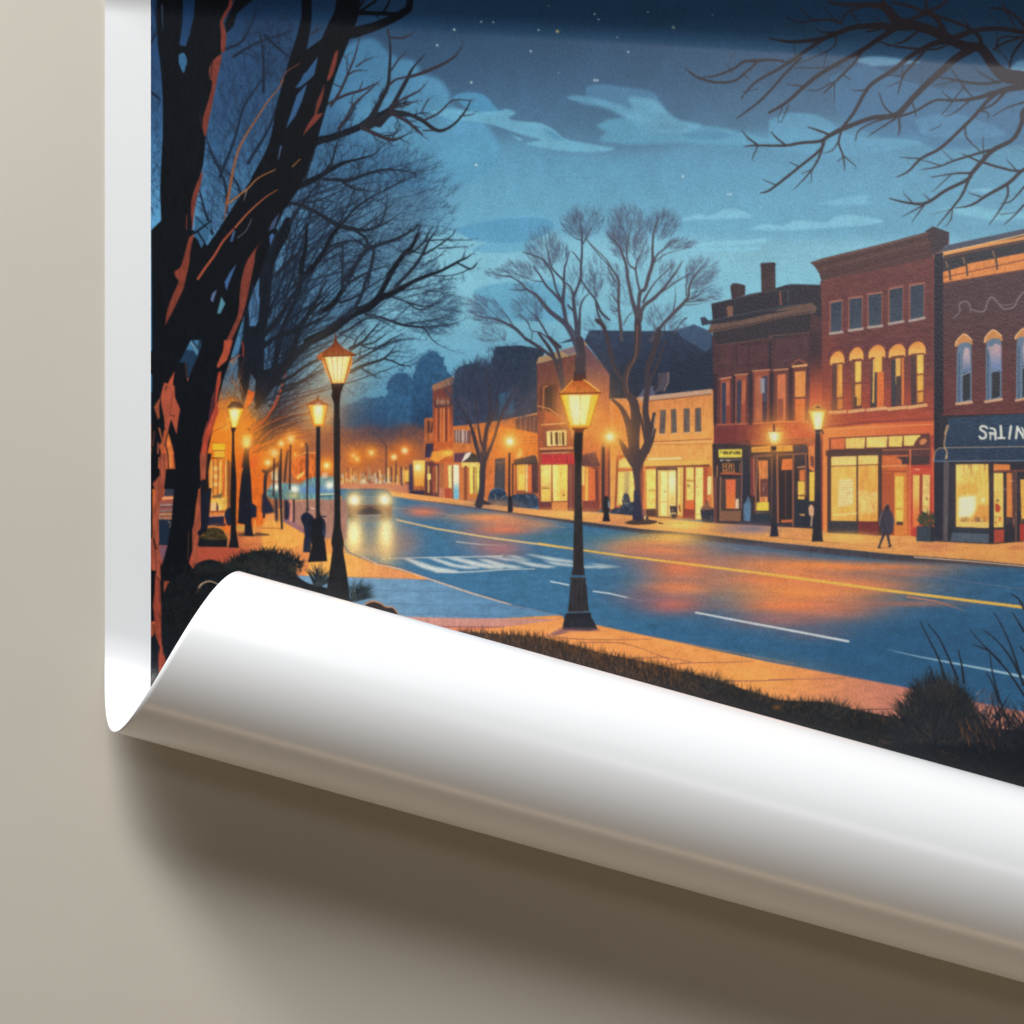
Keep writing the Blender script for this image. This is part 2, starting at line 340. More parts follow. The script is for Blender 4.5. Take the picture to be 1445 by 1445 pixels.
# orange tree ball and near columns
F4 = fr(530, 560, 180)
for p in [([(120, 960), (120, 560), (60, 480)], 2.2), ([(232, 960), (232, 730)], 1.6), ([(300, 1000), (290, 800)], 2.5), ([(345, 960), (345, 800)], 1.5), ([(180, 960), (180, 800)], 1.8)]:
    line(F4(p[0]), p[1], (92, 62, 64), None, .9)
for p in [(205, 780, 1000), (262, 800, 1000), (320, 800, 980)]:
    line(F4([(p[0], p[1]), (p[0], p[2])]), 1.6, (232, 160, 76), None, .9)
rect(*F4([(330, 830)])[0], *F4([(380, 960)])[0], (250, 190, 84))
# ---------------------------------------------------------------- right-hand row of buildings, far to near
def win(pts, frame, panes, sill=None, fw=1.6):
    """one sash: outline polygon, frame colour, list of (u0,v0,u1,v1,colour) panes in its own 0..1 space"""
    poly(pts, frame)
    (ax, ay), (bx, by), (cx, cy), (dx, dy) = pts      # top-left, top-right, bottom-right, bottom-left
    def uv(u, v): return ((ax*(1-u)+bx*u)*(1-v)+(dx*(1-u)+cx*u)*v, (ay*(1-u)+by*u)*(1-v)+(dy*(1-u)+cy*u)*v)
    for u0, v0, u1, v1, c in panes:
        poly([uv(u0, v0), uv(u1, v0), uv(u1, v1), uv(u0, v1)], c, tex=.12, texcell=(12, 3))
    if sill: poly([(dx-2, dy), (cx+2, cy), (cx+2, cy+3.5), (dx-2, dy+3.5)], sill)
def bricks(x0, y0, x1, y1, slope, c, a=.25, step=4):
    y = y0
    while y < y1:
        line([(x0, y), (x1, y+slope*(x1-x0))], .8, c, None, a, ident=False); y += step
motif('printed_building', 'narrow orange shopfront at the far end of the row')
poly(F4([(552, 245), (660, 232), (700, 1130), (420, 1110), (420, 720), (552, 720)]), (176, 98, 58), tex=.2)
poly(F4([(575, 275), (655, 270), (655, 400), (560, 430)]), (150, 84, 58)); line(F4([(600, 280), (600, 400)]), 2.4, (66, 44, 50)); line(F4([(650, 300), (630, 400)]), 2, (80, 50, 52))
poly(F4([(570, 530), (655, 525), (655, 680), (560, 690)]), (58, 48, 72), tex=.2)
poly(F4([(425, 720), (570, 720), (545, 1010), (440, 1010)]), (226, 150, 62), grad=(F4([(500, 1010)])[0], F4([(480, 800)])[0], (252, 196, 90)))
tint(*F4([(480, 800)])[0], 5, (255, 246, 190), .95)
poly(F4([(560, 730), (720, 740), (720, 1150), (560, 1130)]), (96, 58, 58), tex=.4, texcell=(14, 2))
for x, c in [(600, (240, 196, 100)), (660, (200, 96, 60)), (690, (236, 160, 80)), (640, (120, 64, 60))]:
    line(F4([(x, 790), (x, 1080)]), 2.2, c, None, .85)
poly(F4([(585, 870), (625, 870), (625, 940), (590, 940)]), (250, 222, 120))
poly(F4([(380, 1060), (560, 1060), (560, 1140), (380, 1120)]), (52, 44, 66), soft=.8); poly(F4([(385, 760), (415, 760), (430, 1060), (375, 1060)]), (54, 48, 74), soft=.8)
motif('printed_building', 'tall brown brick building with a tan cornice, narrow lit upper windows')
poly(F6([(683, 858), (800, 812), (812, 830), (812, 1300), (690, 1300)]), (112, 62, 58), grad=((620, 545), (620, 630), (196, 96, 52)), tex=.12)
poly(F6([(680, 858), (800, 806), (806, 822), (806, 848), (686, 890)]), (152, 108, 84))
poly(F4([(660, 40), (880, 20), (880, 100), (670, 130)]), (84, 52, 54), tex=.3)
for x, c in [(712, (110, 60, 50)), (740, (214, 120, 64)), (775, (224, 134, 76)), (800, (104, 52, 48)), (828, (220, 116, 60)), (690, (206, 106, 62))]:
    line(F4([(x, 135), (x, 500)]), 2.6, c, None, .9)
for x in (705, 745, 775, 820): tint(*F4([(x, 60)])[0], 2.2, (214, 160, 120), .7, 4)
poly(F4([(640, 620), (900, 600), (1120, 560), (1110, 620), (850, 650), (700, 740), (620, 710)]), (236, 152, 62), grad=(F4([(660, 700)])[0], F4([(1100, 580)])[0], (196, 118, 70)))
tint(*F4([(820, 640)])[0], 9, (255, 208, 80), .8, 5)
motif('printed_building', 'slate roofed building with awnings and a pale yellow shopfront')
poly(curve(F6([(800, 860), (815, 780), (850, 750), (920, 735), (1000, 745), (1020, 720), (1040, 640)]), 3)+F6([(1040, 640), (1180, 632), (1320, 655), (1310, 700), (1290, 760), (1300, 1050), (1050, 1060), (800, 1100)]), (38, 52, 72), tex=.12, texcell=(4, 4), grad=((700, 490), (700, 600), (52, 62, 84)))
poly(F6([(1060, 905), (1145, 890), (1145, 1020), (1065, 1035)]), (56, 88, 116), tex=.1); line(F6([(1103, 900), (1103, 1030)]), 1.2, (36, 48, 68))
for k in range(5): line(F6([(800+k*8, 880+30*k), (870+k*6, 870+30*k)]), .8, (84, 88, 106), None, .7)
poly(F6([(800, 1090), (900, 1080), (1060, 1060), (1290, 1010), (1305, 1010), (1310, 1400), (800, 1400)]), (176, 100, 64), tex=.14, grad=((760, 590), (700, 640), (204, 118, 62)))
poly(F6([(1150, 1045), (1285, 1015), (1285, 1135), (1160, 1110)]), (92, 66, 68), tex=.3, texcell=(20, 3))
for x in (1185, 1210, 1235, 1260): line(F6([(x, 1040), (x, 1125)]), 1.2, (176, 110, 84), None, .8)
line(F6([(1150, 1046), (1285, 1016)]), 1.6, (222, 150, 92))
poly(F4([(890, 375), (1080, 385), (1080, 530), (895, 520)]), (116, 80, 76))
for x in (915, 945, 985, 1000, 1030): line(F4([(x, 385), (x, 515)]), 1.8 if x != 985 else 3, (206, 182, 170), None, .9)
line(F6([(815, 1175), (1290, 1170)]), .8, (150, 84, 62)); line(F6([(1140, 1160), (1290, 1150)]), 1, (140, 80, 66)); line(F6([(1140, 1180), (1290, 1176)]), 1, (140, 80, 66))
poly(F4([(890, 640), (1080, 625), (1000, 745), (890, 740)]), (94, 60, 76)); poly(F4([(1020, 640), (1085, 625), (1060, 690), (970, 745)]), (236, 222, 206))
poly(F4([(1090, 630), (1150, 660), (1180, 740), (980, 745), (1050, 690)]), (66, 62, 56)); 
poly(F4([(775, 740), (960, 745), (960, 1160), (775, 1150)]), (206, 112, 66)); poly(F4([(820, 780), (870, 775), (870, 1040), (830, 1040)]), (238, 222, 138)); poly(F4([(880, 770), (945, 770), (945, 1160), (885, 1160)]), (242, 236, 196), grad=(F4([(900, 930)])[0], F4([(900, 1080)])[0], (120, 186, 206)))
poly(F4([(785, 1040), (850, 1030), (850, 1150), (785, 1150)]), (176, 78, 58)); line(F4([(870, 780), (870, 1160)]), 1.6, (110, 62, 56))
poly(F4([(965, 740), (1190, 740), (1195, 1165), (965, 1165)]), (206, 120, 66)); poly(F4([(970, 745), (1180, 745), (1180, 795), (980, 800)]), (234, 208, 110))
poly(F4([(1065, 800), (1190, 795), (1195, 1100), (1070, 1110)]), (226, 208, 98), tex=.15, texcell=(20, 3))
for x, w in ((1020, 5), (1115, 2), (1140, 1)): line(F4([(x, 800), (x, 1160)]), w, (140, 76, 54))
poly(F4([(1070, 1100), (1195, 1090), (1195, 1165), (1070, 1165)]), (200, 120, 62))
# orange wall with the blue door, dark awning
poly(F4([(1200, 540), (1340, 420), (1445, 330), (1445, 1190), (1240, 1190)]), (206, 112, 60), tex=.12)
F5 = fr(690, 560, 180)
poly(F5([(0, 420), (130, 330), (580, 420), (580, 1180), (0, 1120)]), (204, 112, 62), tex=.14, grad=((700, 680), (715, 622), (232, 128, 52)))
poly(F5([(70, 700), (185, 690), (180, 1080), (60, 1060)]), (74, 72, 78), tex=.15, texcell=(20, 3)); line(F5([(70, 745), (180, 745)]), 1, (120, 104, 92))
for yy in (465, 500, 535): line(F5([(330, yy), (530, yy-8)]), .9, (140, 84, 66), None, .7)
poly(F5([(340, 580), (362, 580), (380, 670), (300, 700)]), (252, 204, 110), soft=.8)
poly(F5([(280, 715), (500, 660), (530, 665), (560, 755), (280, 765)]), (72, 64, 62)); line(F5([(280, 765), (560, 757)]), 1.6, (44, 38, 44))
poly(F5([(300, 770), (560, 760), (560, 1090), (300, 1100)]), (150, 82, 56)); poly(F5([(315, 770), (415, 765), (410, 1060), (320, 1060)]), (242, 178, 80)); poly(F5([(340, 880), (405, 875), (405, 1040), (345, 1040)]), (248, 206, 90))
poly(F5([(420, 765), (440, 765), (440, 1080), (415, 1080)]), (240, 206, 130)); poly(F5([(440, 790), (480, 770), (480, 1080), (440, 1080)]), (226, 112, 62)); poly(F5([(485, 765), (558, 765), (558, 1085), (490, 1085)]), (74, 50, 54), tex=.2)
for k in range(420):                       # twigs that soften the roof line
    x = rng.uniform(641, 764); y = float(np.interp(x, [641, 652, 668, 695, 698, 735, 768], [535, 520, 513, 514, 490, 488, 494]))+rng.uniform(-2, 40)**1.0
    a = rng.uniform(.5, 2.6); L = rng.uniform(4, 12)
    line([(x, y), (x+L*math.cos(a), y-L*math.sin(a))], .8, rng.choice([(58, 72, 96), (30, 42, 60), (72, 82, 104), (44, 56, 76)]), .4, .6, ident=False)
for k in range(150):
    x = rng.uniform(641, 700); y = float(np.interp(x, [641, 652, 668, 695, 698], [535, 522, 515, 515, 496]))+2
    a = rng.uniform(.7, 2.5); L = rng.uniform(5, 16)
    line([(x, y), (x+L*math.cos(a), y-L*math.sin(a))], .9, (46, 62, 86), .4, .7, ident=False)
motif('printed_bush', 'dark blue rounded bushes at the foot of an orange wall')
blob(F5([(-10, 1230), (0, 1110), (40, 1045), (110, 1030), (180, 1060), (215, 1140), (300, 1105), (420, 1100), (530, 1110), (555, 1240), (300, 1260), (100, 1240)]), (44, 62, 86), tex=.3, texcell=(4, 4))
for a in ([(5, 1080), (60, 1040), (130, 1040), (190, 1080)], [(60, 1100), (75, 1130), (75, 1170)], [(130, 1160), (180, 1120), (240, 1130)], [(430, 1120), (470, 1150)], [(520, 1110), (545, 1180)]): line(F5(a), 1.1, (120, 132, 142), .6, n=3)
for k in range(12): line(F5([(400+k*12, 1110), (395+k*13, 1075+rng.uniform(-5, 5))]), 1, (80, 60, 60), .5)
motif('printed_building', 'red brick store with a bright red shop sign and a bay of lit windows')
F7 = fr(760, 330, 360)
poly(F7([(-10, 740), (0, 730), (200, 660), (230, 640), (400, 760), (410, 1560), (0, 1560)]), (104, 62, 60), tex=.12, grad=((770, 520), (790, 640), (158, 78, 56)))
poly(F7([(245, 600), (410, 800), (410, 1560), (215, 1560)]), (104, 74, 84), grad=((832, 500), (850, 590), (200, 106, 66)), tex=.08)
poly(F7([(-15, 738), (0, 700), (90, 672), (190, 640), (270, 600), (275, 625), (200, 690), (0, 742)]), (166, 136, 102)); poly(F7([(120, 660), (200, 640), (260, 605), (250, 660), (170, 690)]), (120, 104, 112)); line(F7([(-10, 740), (200, 690)]), 1.5, (70, 50, 52))
poly(F7([(10, 860), (110, 850), (110, 1010), (0, 1000)]), (84, 50, 50)); poly(F7([(30, 870), (80, 862), (75, 990), (40, 990)]), (52, 38, 44)); line(F7([(25, 1000), (30, 870), (50, 862)]), 1.4, (206, 120, 70)); line(F7([(100, 1010), (115, 870)]), 1.8, (150, 72, 56))
line(F7([(-5, 975), (60, 990), (140, 1050)]), 1.4, (214, 142, 92)); line(F7([(40, 1000), (40, 1070)]), 1.6, (200, 116, 76)); poly(F7([(35, 1010), (70, 1010), (140, 1060), (40, 1072)]), (176, 84, 54))
line(F7([(20, 1082), (150, 1072)]), 2.2, (240, 160, 92)); poly(F7([(25, 1100), (165, 1090), (165, 1205), (25, 1205)]), (132, 70, 56)); poly(F7([(45, 1118), (158, 1110), (158, 1198), (48, 1202)]), (248, 226, 146))
for x, w in ((72, 2.6), (95, 1.2), (103, 3), (120, 1.2), (138, 3.4)): line(F7([(x, 1128), (x+2, 1190)]), w, (60, 42, 40))
line(F7([(10, 1218), (200, 1212)]), 3, (210, 140, 92)); line(F7([(10, 1232), (200, 1226)]), 2.2, (74, 44, 46)); line(F7([(20, 1243), (170, 1238)]), 1, (214, 170, 140))
poly(F7([(18, 1250), (200, 1246), (205, 1304), (18, 1304)]), (190, 48, 58), tex=.08); line(F7([(160, 1250), (160, 1304)]), 1.2, (120, 40, 50))
FG = fr(760, 640, 360)
poly(FG([(0, 66), (210, 60), (345, 60), (345, 330), (0, 320)]), (142, 74, 56)); poly(FG([(12, 66), (72, 64), (70, 275), (15, 272)]), (246, 218, 120), grad=((768, 660), (768, 700), (242, 190, 90))); poly(FG([(78, 64), (165, 62), (162, 268), (82, 270)]), (248, 208, 96), tex=.1, texcell=(20, 3)); poly(FG([(80, 66), (105, 66), (102, 266), (84, 268)]), (252, 226, 130)); poly(FG([(122, 200), (150, 200), (148, 254), (122, 254)]), (244, 186, 84)); tint(*FG([(142, 235)])[0], 1.5, (70, 50, 40), .9); line(FG([(22, 196), (60, 197)]), 1.6, (110, 70, 40))
rect(*FG([(0, 272)])[0], *FG([(75, 305)])[0], (104, 56, 60)); poly(FG([(75, 276), (165, 274), (165, 325), (75, 320)]), (222, 138, 76)); poly(FG([(165, 60), (200, 60), (200, 335), (165, 330)]), (116, 64, 60)); line(FG([(182, 70), (182, 330)]), 1, (170, 100, 86))
poly(FG([(243, 66), (300, 80), (300, 300), (243, 300)]), (214, 120, 66)); poly(FG([(245, 70), (262, 74), (260, 180), (245, 180)]), (250, 204, 110)); poly(FG([(268, 76), (280, 78), (278, 300), (262, 300)]), (244, 186, 84)); poly(FG([(285, 84), (330, 90), (330, 268), (290, 268)]), (222, 110, 62)); line(FG([(325, 80), (330, 270)]), 3, (96, 52, 54)); poly(FG([(250, 268), (345, 264), (345, 330), (250, 330)]), (136, 68, 60))
poly(FG([(243, 10), (320, -10), (350, 70), (243, 72)]), (92, 60, 66), tex=.25)
rect(*FG([(355, -60)])[0], *FG([(376, 340)])[0], (70, 54, 58)); rect(*FG([(378, -40)])[0], *FG([(394, 330)])[0], (170, 84, 62)); rect(*FG([(394, -60)])[0], *FG([(425, 330)])[0], (104, 62, 62)); rect(*FG([(426, -60)])[0], *FG([(442, 330)])[0], (196, 104, 62))
motif('printed_building', 'low orange building with four small dark windows and wide lit glass doors')
poly(F7([(110, 622), (200, 588), (258, 606), (290, 545), (420, 548), (560, 552), (780, 548), (880, 515), (975, 560), (1005, 620), (1005, 900), (560, 940), (400, 940), (402, 796), (256, 600)]), (46, 60, 84), tex=.12, texcell=(6, 6), grad=((880, 470), (900, 540), (36, 46, 66)))
poly(F7([(780, 548), (880, 512), (980, 555), (980, 690), (800, 580)]), (62, 86, 116), alpha=.8, tex=.1)
poly(F7([(980, 640), (700, 880), (985, 880)]), (34, 44, 62), alpha=.8)
poly(F7([(675, 790), (735, 785), (735, 840), (715, 885), (650, 905), (680, 860)]), (78, 72, 84)); line(F7([(735, 785), (735, 840), (710, 890)]), 1, (190, 150, 130)); poly(F7([(560, 930), (600, 870), (650, 860), (660, 915)]), (84, 88, 112))
poly(F7([(405, 935), (560, 928), (1000, 882), (1000, 1560), (405, 1560)]), (218, 138, 78), tex=.08, grad=((900, 570), (920, 640), (240, 162, 84)))
poly(F7([(560, 925), (980, 878), (980, 908), (570, 950)]), (196, 156, 128)); line(F7([(600, 950), (980, 908)]), 1.2, (120, 76, 60)); line(F7([(410, 935), (500, 935)]), 1.4, (190, 140, 110))
poly(F7([(425, 960), (460, 955), (460, 1120), (425, 1120)]), (226, 124, 58), alpha=.7)
for a in ([(690, 1000), (721, 996), (716, 1134), (684, 1135)], [(750, 994), (778, 992), (784, 1128), (752, 1132)], [(822, 990), (855, 988), (856, 1126), (822, 1128)], [(887, 987), (919, 985), (921, 1122), (886, 1125)]):
    poly(F7(a), (98, 88, 84), tex=.15); line(F7([a[3], a[0]]), 1, (150, 90, 60)); line(F7([a[3], a[2]]), 1.4, (232, 184, 130))
line(F7([(650, 1178), (980, 1162)]), 1.1, (140, 80, 56)); line(F7([(640, 1188), (980, 1175)]), 2.6, (244, 174, 100)); line(F7([(650, 1195), (965, 1190)]), .8, (160, 92, 62))
line(F7([(880, 1245), (920, 1200)]), .7, (170, 100, 66), .4)
F8 = fr(850, 580, 180)
line(F8([(520, 545), (890, 535)]), 2.0, (254, 226, 160)); poly(F8([(470, 565), (1210, 560), (1210, 605), (480, 625)]), (240, 178, 84))
poly(F8([(160, 500), (310, 490), (370, 560), (370, 1160), (130, 1120)]), (196, 110, 62)); poly(F8([(180, 640), (190, 560), (250, 525), (310, 530), (340, 650)]), (248, 214, 116)); line(F8([(180, 650), (345, 650)]), 2.2, (214, 134, 70)); poly(F8([(180, 690), (360, 680), (365, 1050), (165, 1070)]), (246, 212, 110), tex=.12, texcell=(30, 4)); poly(F8([(255, 690), (305, 690), (305, 1040), (240, 1040)]), (172, 150, 104), alpha=.8, soft=1); line(F8([(170, 560), (150, 1100)]), 1.6, (130, 66, 50))
poly(F8([(480, 630), (1215, 605), (1215, 660), (490, 660)]), (110, 64, 52)); poly(F8([(490, 640), (1240, 630), (1240, 1240), (480, 1210)]), (206, 112, 62))
poly(F8([(495, 662), (605, 660), (600, 1105), (500, 1110)]), (248, 212, 104), tex=.08); line(F8([(520, 900), (590, 895)]), 1, (150, 96, 50)); poly(F8([(495, 1112), (605, 1105), (610, 1200), (490, 1190)]), (84, 60, 54))
poly(F8([(608, 640), (848, 640), (850, 1210), (612, 1205)]), (84, 64, 56)); poly(F8([(628, 672), (832, 670), (835, 1200), (632, 1195)]), (244, 196, 104)); poly(F8([(660, 690), (735, 690), (735, 1180), (660, 1180)]), (252, 232, 142)); poly(F8([(752, 690), (828, 690), (828, 1180), (750, 1180)]), (252, 228, 140)); line(F8([(742, 680), (742, 1190)]), 1, (190, 110, 60)); line(F8([(650, 690), (650, 1185)]), .9, (206, 130, 70)); line(F8([(660, 1028), (735, 1026)]), .9, (190, 130, 70)); tint(*F8([(705, 912)])[0], 1.2, (110, 84, 50), .9); tint(*F8([(790, 800)])[0], 5, (255, 250, 200), .8, 12); tint(*F8([(790, 1000)])[0], 5, (240, 176, 90), .6, 8)
poly(F8([(855, 640), (915, 640), (910, 1200), (850, 1200)]), (246, 208, 110)); poly(F8([(880, 640), (900, 640), (900, 1200), (880, 1200)]), (232, 170, 84)); line(F8([(930, 630), (920, 1210)]), 3, (136, 66, 50))
poly(F8([(950, 640), (1032, 640), (1035, 1010), (955, 1010)]), (248, 214, 112)); line(F8([(960, 790), (1028, 790)]), 2, (170, 120, 60)); tint(*F8([(975, 845)])[0], 1.6, (60, 50, 40), .9); blob(F8([(955, 1040), (975, 1020), (1010, 1005), (1035, 1020), (1035, 1115), (955, 1115)]), (228, 104, 60)); poly(F8([(925, 1110), (1045, 1115), (1045, 1230), (920, 1215)]), (140, 62, 52))
poly(F8([(1055, 640), (1140, 640), (1135, 1225), (1050, 1225)]), (250, 222, 126), tex=.06); line(F8([(1046, 640), (1046, 1230)]), 1.4, (130, 60, 44)); poly(F8([(1145, 640), (1190, 640), (1185, 1050), (1150, 1050)]), (176, 76, 54)); poly(F8([(1190, 745), (1235, 740), (1232, 940), (1190, 950)]), (252, 226, 150)); poly(F8([(1190, 950), (1235, 940), (1235, 1110), (1180, 1100)]), (214, 122, 72))
motif('printed_chair', 'small dark chair outside the lit glass doors')
poly(F8([(760, 1075), (845, 1075), (850, 1150), (770, 1155)]), (58, 50, 58)); poly(F8([(775, 1165), (840, 1165), (835, 1220), (785, 1215)]), (66, 52, 54)); line(F8([(765, 1160), (768, 1240)]), 1, (140, 110, 80)); line(F8([(870, 1070), (880, 1140)]), 2, (150, 60, 50)); poly(F8([(840, 1170), (900, 1190), (895, 1220), (850, 1210)]), (196, 110, 70))
motif('printed_bush', 'dark bush under the arched shop window')
blob(F8([(100, 1180), (115, 1110), (190, 1095), (225, 1060), (225, 1000), (245, 940), (270, 930), (300, 960), (320, 1030), (370, 1040), (380, 1190), (250, 1215), (130, 1200)]), (46, 56, 76), tex=.35, texcell=(4, 3))
for k in range(26): 
    x, y = rng.uniform(140, 360), rng.uniform(1000, 1150); line(F8([(x, y), (x+rng.uniform(-20, 20), y-rng.uniform(10, 40))]), .9, rng.choice([(90, 100, 116), (30, 36, 50), (130, 130, 130)]), .4)
motif('printed_planter', 'dark round planter with a small orange-brown plant at the corner of the brick building')
# ---------------------------------------------------------------- dark brick building
PLANTER1 = CUR[0]
motif('printed_building', 'dark brick building with two chimneys and a yellow shop sign')
F9 = fr(1085, 330, 360)
poly(F7([(1085, 300), (1090, 288), (1105, 280), (1130, 282), (1170, 292), (1170, 345), (1095, 375)]), (62, 48, 54), tex=.15)
poly(F7([(1258, 165), (1340, 162), (1342, 322), (1262, 335)]), (64, 48, 52), tex=.18, texcell=(4, 10)); line(F7([(1256, 180), (1342, 176)]), 1.4, (48, 38, 44))
poly(F7([(978, 395), (1090, 372), (1200, 340), (1290, 325), (1400, 290), (1440, 284)])+F9([(130, 285), (300, 290), (305, 480), (200, 520)])+F7([(960, 560), (985, 480)]), (46, 44, 54), tex=.12)
line(F7([(978, 398), (1100, 370), (1290, 326), (1420, 320)]), 1.3, (78, 70, 76)); line(F7([(940, 500), (990, 490), (1200, 445), (1440, 405)]), 2.0, (62, 66, 82)); poly(F7([(915, 475), (940, 470), (960, 490), (985, 492), (985, 510), (925, 520)]), (52, 60, 78))
poly(F7([(1065, 410), (1100, 408), (1100, 465), (1070, 470)]), (128, 92, 76)); line(F7([(1367, 330), (1372, 400)]), 2, (150, 90, 76)); line(F7([(1412, 330), (1414, 385)]), 1, (70, 100, 120))
poly(F7([(955, 560), (975, 515), (1150, 490), (1300, 455), (1440, 432)])+F9([(0, 440), (150, 405), (245, 390), (272, 420), (262, 448), (0, 490)])+F7([(1440, 470), (1200, 520), (985, 558)]), (106, 82, 74), tex=.12); line(F7([(960, 552), (1200, 510), (1440, 468)]), 1.6, (66, 52, 54)); line(F9([(0, 484), (240, 440)]), 1.6, (70, 56, 58))
poly(F7([(985, 560), (1200, 520), (1440, 470)])+F9([(0, 490), (240, 450), (300, 480), (300, 1700), (0, 1700)])+F7([(1000, 1630), (990, 1000)]), (74, 50, 56), tex=.12, texcell=(3, 8), grad=((1080, 480), (1090, 620), (104, 56, 58)))
poly(F7([(985, 560), (1440, 470)])+F9([(0, 490), (238, 450), (234, 555), (0, 600)])+F7([(1320, 590), (1010, 630)]), (52, 46, 54), tex=.1)
line(F7([(1010, 632), (1320, 590)])+F9([(0, 580), (228, 560)]), 1.2, (110, 80, 74))
poly(F9([(232, 560), (300, 540), (302, 940), (298, 1000), (230, 1000)]), (58, 44, 52), grad=((1150, 490), (1150, 570), (190, 84, 58)))
for x in (1120, 1195, 1310): line(F7([(x, 620), (x, 760)]), 3 if x == 1310 else 1.2, (56, 42, 50) if x != 1310 else (44, 42, 52))
for a in ([(1030, 640), (1100, 630), (1100, 740), (1035, 745)], [(1125, 640), (1180, 632), (1180, 730), (1128, 740)], [(1195, 640), (1300, 620), (1300, 720), (1195, 735)], [(1345, 610), (1430, 600), (1430, 740), (1345, 750)]): poly(F7(a), (88, 56, 62), alpha=.7, tex=.15)
poly(F9([(30, 600), (220, 585), (220, 720), (130, 720), (110, 760), (30, 760)]), (84, 56, 62), alpha=.7, tex=.15)
for xs in (1000, 1110, 1200, 1318): line(F7([(xs, 800), (xs, 1075)]), 5, (48, 40, 52), None, .85)
def sash(a, l, r, cut=.5): win(a, (150, 80, 62), [(.14, .1, .55, 1, l), (.6, .1, .92, .6, r), (.6, .6, .92, 1, (r[0]*.8, r[1]*.7, r[2]*.8))])
sash(F7([(1030, 820), (1085, 812), (1085, 1075), (1030, 1078)]), (56, 62, 86), (176, 96, 70)); sash(F7([(1115, 805), (1178, 798), (1172, 1075), (1112, 1075)]), (62, 58, 76), (190, 104, 72)); sash(F7([(1218, 782), (1305, 775), (1300, 1065), (1218, 1066)]), (176, 100, 74), (66, 66, 86)); sash(F7([(1335, 775), (1415, 768), (1412, 1060), (1335, 1062)]), (206, 122, 78), (200, 112, 70))
poly(F7([(1255, 820), (1280, 818), (1280, 900), (1258, 905)]), (150, 146, 156))
for a in ([(1025, 822), (1090, 812)], [(1110, 800), (1182, 794)], [(1212, 778), (1310, 770)], [(1330, 772), (1420, 764)]): line(F7(a), 2, (196, 132, 98))
win(F9([(32, 778), (108, 768), (105, 1060), (32, 1062)]), (104, 62, 58), [(.2, .08, .85, 1, (206, 116, 78))]); poly(F9([(50, 935), (82, 935), (80, 1055), (50, 1055)]), (140, 76, 66)); win(F9([(135, 752), (212, 744), (205, 1060), (140, 1062)]), (110, 62, 56), [(.15, .1, .95, .56, (228, 146, 78)), (.15, .6, .95, 1, (224, 116, 60))]); line(F9([(128, 740), (170, 712), (215, 736)]), 2, (150, 84, 66)); line(F9([(135, 752), (212, 744)]), 3, (236, 170, 110)); line(F9([(35, 772), (108, 766)]), 2, (190, 130, 96)); rect(*F9([(110, 760)])[0], *F9([(135, 1060)])[0], (60, 42, 50))
line(F7([(1010, 1082), (1180, 1076)]), 2.4, (176, 92, 72)); line(F7([(1215, 1075), (1440, 1062)]), 2.4, (206, 110, 72)); line(F9([(35, 1066), (215, 1064)]), 2.6, (226, 130, 78))
poly(F7([(995, 1092), (1440, 1072)])+F9([(0, 1072), (300, 1066), (300, 1160), (0, 1170)])+F7([(1300, 1160), (990, 1190)]), (116, 54, 56), tex=.1, grad=((1030, 615), (1130, 610), (196, 82, 58)))
FA = fr(1000, 580, 180)
poly(FA([(40, 370), (440, 380), (480, 390), (1200, 370), (1200, 1330), (60, 1290)]), (58, 48, 54), tex=.12); poly(FA([(470, 330), (1200, 290), (1210, 400), (480, 390)]), (176, 92, 62), alpha=.9); line(FA([(470, 345), (1090, 320)]), 1.4, (130, 70, 58)); line(FA([(480, 395), (1110, 378)]), 1.4, (70, 46, 50))
poly(FA([(110, 436), (378, 430), (376, 526), (112, 528)]), (226, 206, 84))
for i, x in enumerate((140, 165, 190, 212, 236, 258, 282, 305, 328, 350)):      # a line of small letters one cannot read
    y = 462; c = (96, 82, 40)
    if i in (1, 4, 8): line(FA([(x, y), (x+14, y), (x+14, y+24), (x, y+20), (x, y+8)]), 1.3, c)
    elif i in (0, 5): line(FA([(x, y-4), (x, y+12)]), 1.3, c)
    elif i in (2, 7): line(FA([(x, y+24), (x, y), (x+14, y+3), (x+14, y+24)]), 1.3, c)
    else: line(FA([(x, y), (x, y+22), (x+12, y+18)]), 1.3, c)
poly(FA([(108, 540), (380, 545), (375, 735), (120, 735)]), (50, 46, 52)); line(FA([(130, 555), (370, 550)]), 1, (150, 140, 130)); tint(*FA([(145, 560)])[0], 1.5, (240, 230, 210), .8); tint(*FA([(225, 562)])[0], 3, (220, 200, 160), .7, 1.4)
line(FA([(160, 600), (280, 600), (290, 690), (165, 690), (160, 600)]), 1.4, (196, 120, 66)); line(FA([(175, 630), (200, 620), (205, 670), (175, 670)]), 1.4, (206, 130, 70)); line(FA([(230, 670), (230, 625), (255, 615), (262, 670)]), 1.4, (214, 140, 80)); line(FA([(355, 590), (355, 690)]), 1, (176, 120, 70)); line(FA([(140, 708), (368, 712)]), 2.4, (190, 92, 62))
line(FA([(98, 620), (95, 740)]), 1.2, (196, 130, 80)); line(FA([(378, 560), (368, 1100)]), 1.8, (130, 96, 88)); line(FA([(135, 750), (128, 1240)]), 2, (150, 110, 84))
poly(FA([(145, 765), (355, 760), (355, 1120), (145, 1125)]), (78, 62, 60)); poly(FA([(192, 775), (305, 775), (300, 1105), (198, 1105)]), (226, 108, 70), grad=((1025, 680), (1025, 716), (232, 124, 60))); poly(FA([(305, 1000), (340, 990), (340, 1105), (300, 1105)]), (226, 196, 160)); poly(FA([(130, 1130), (365, 1128), (362, 1250), (118, 1245)]), (134, 94, 74))
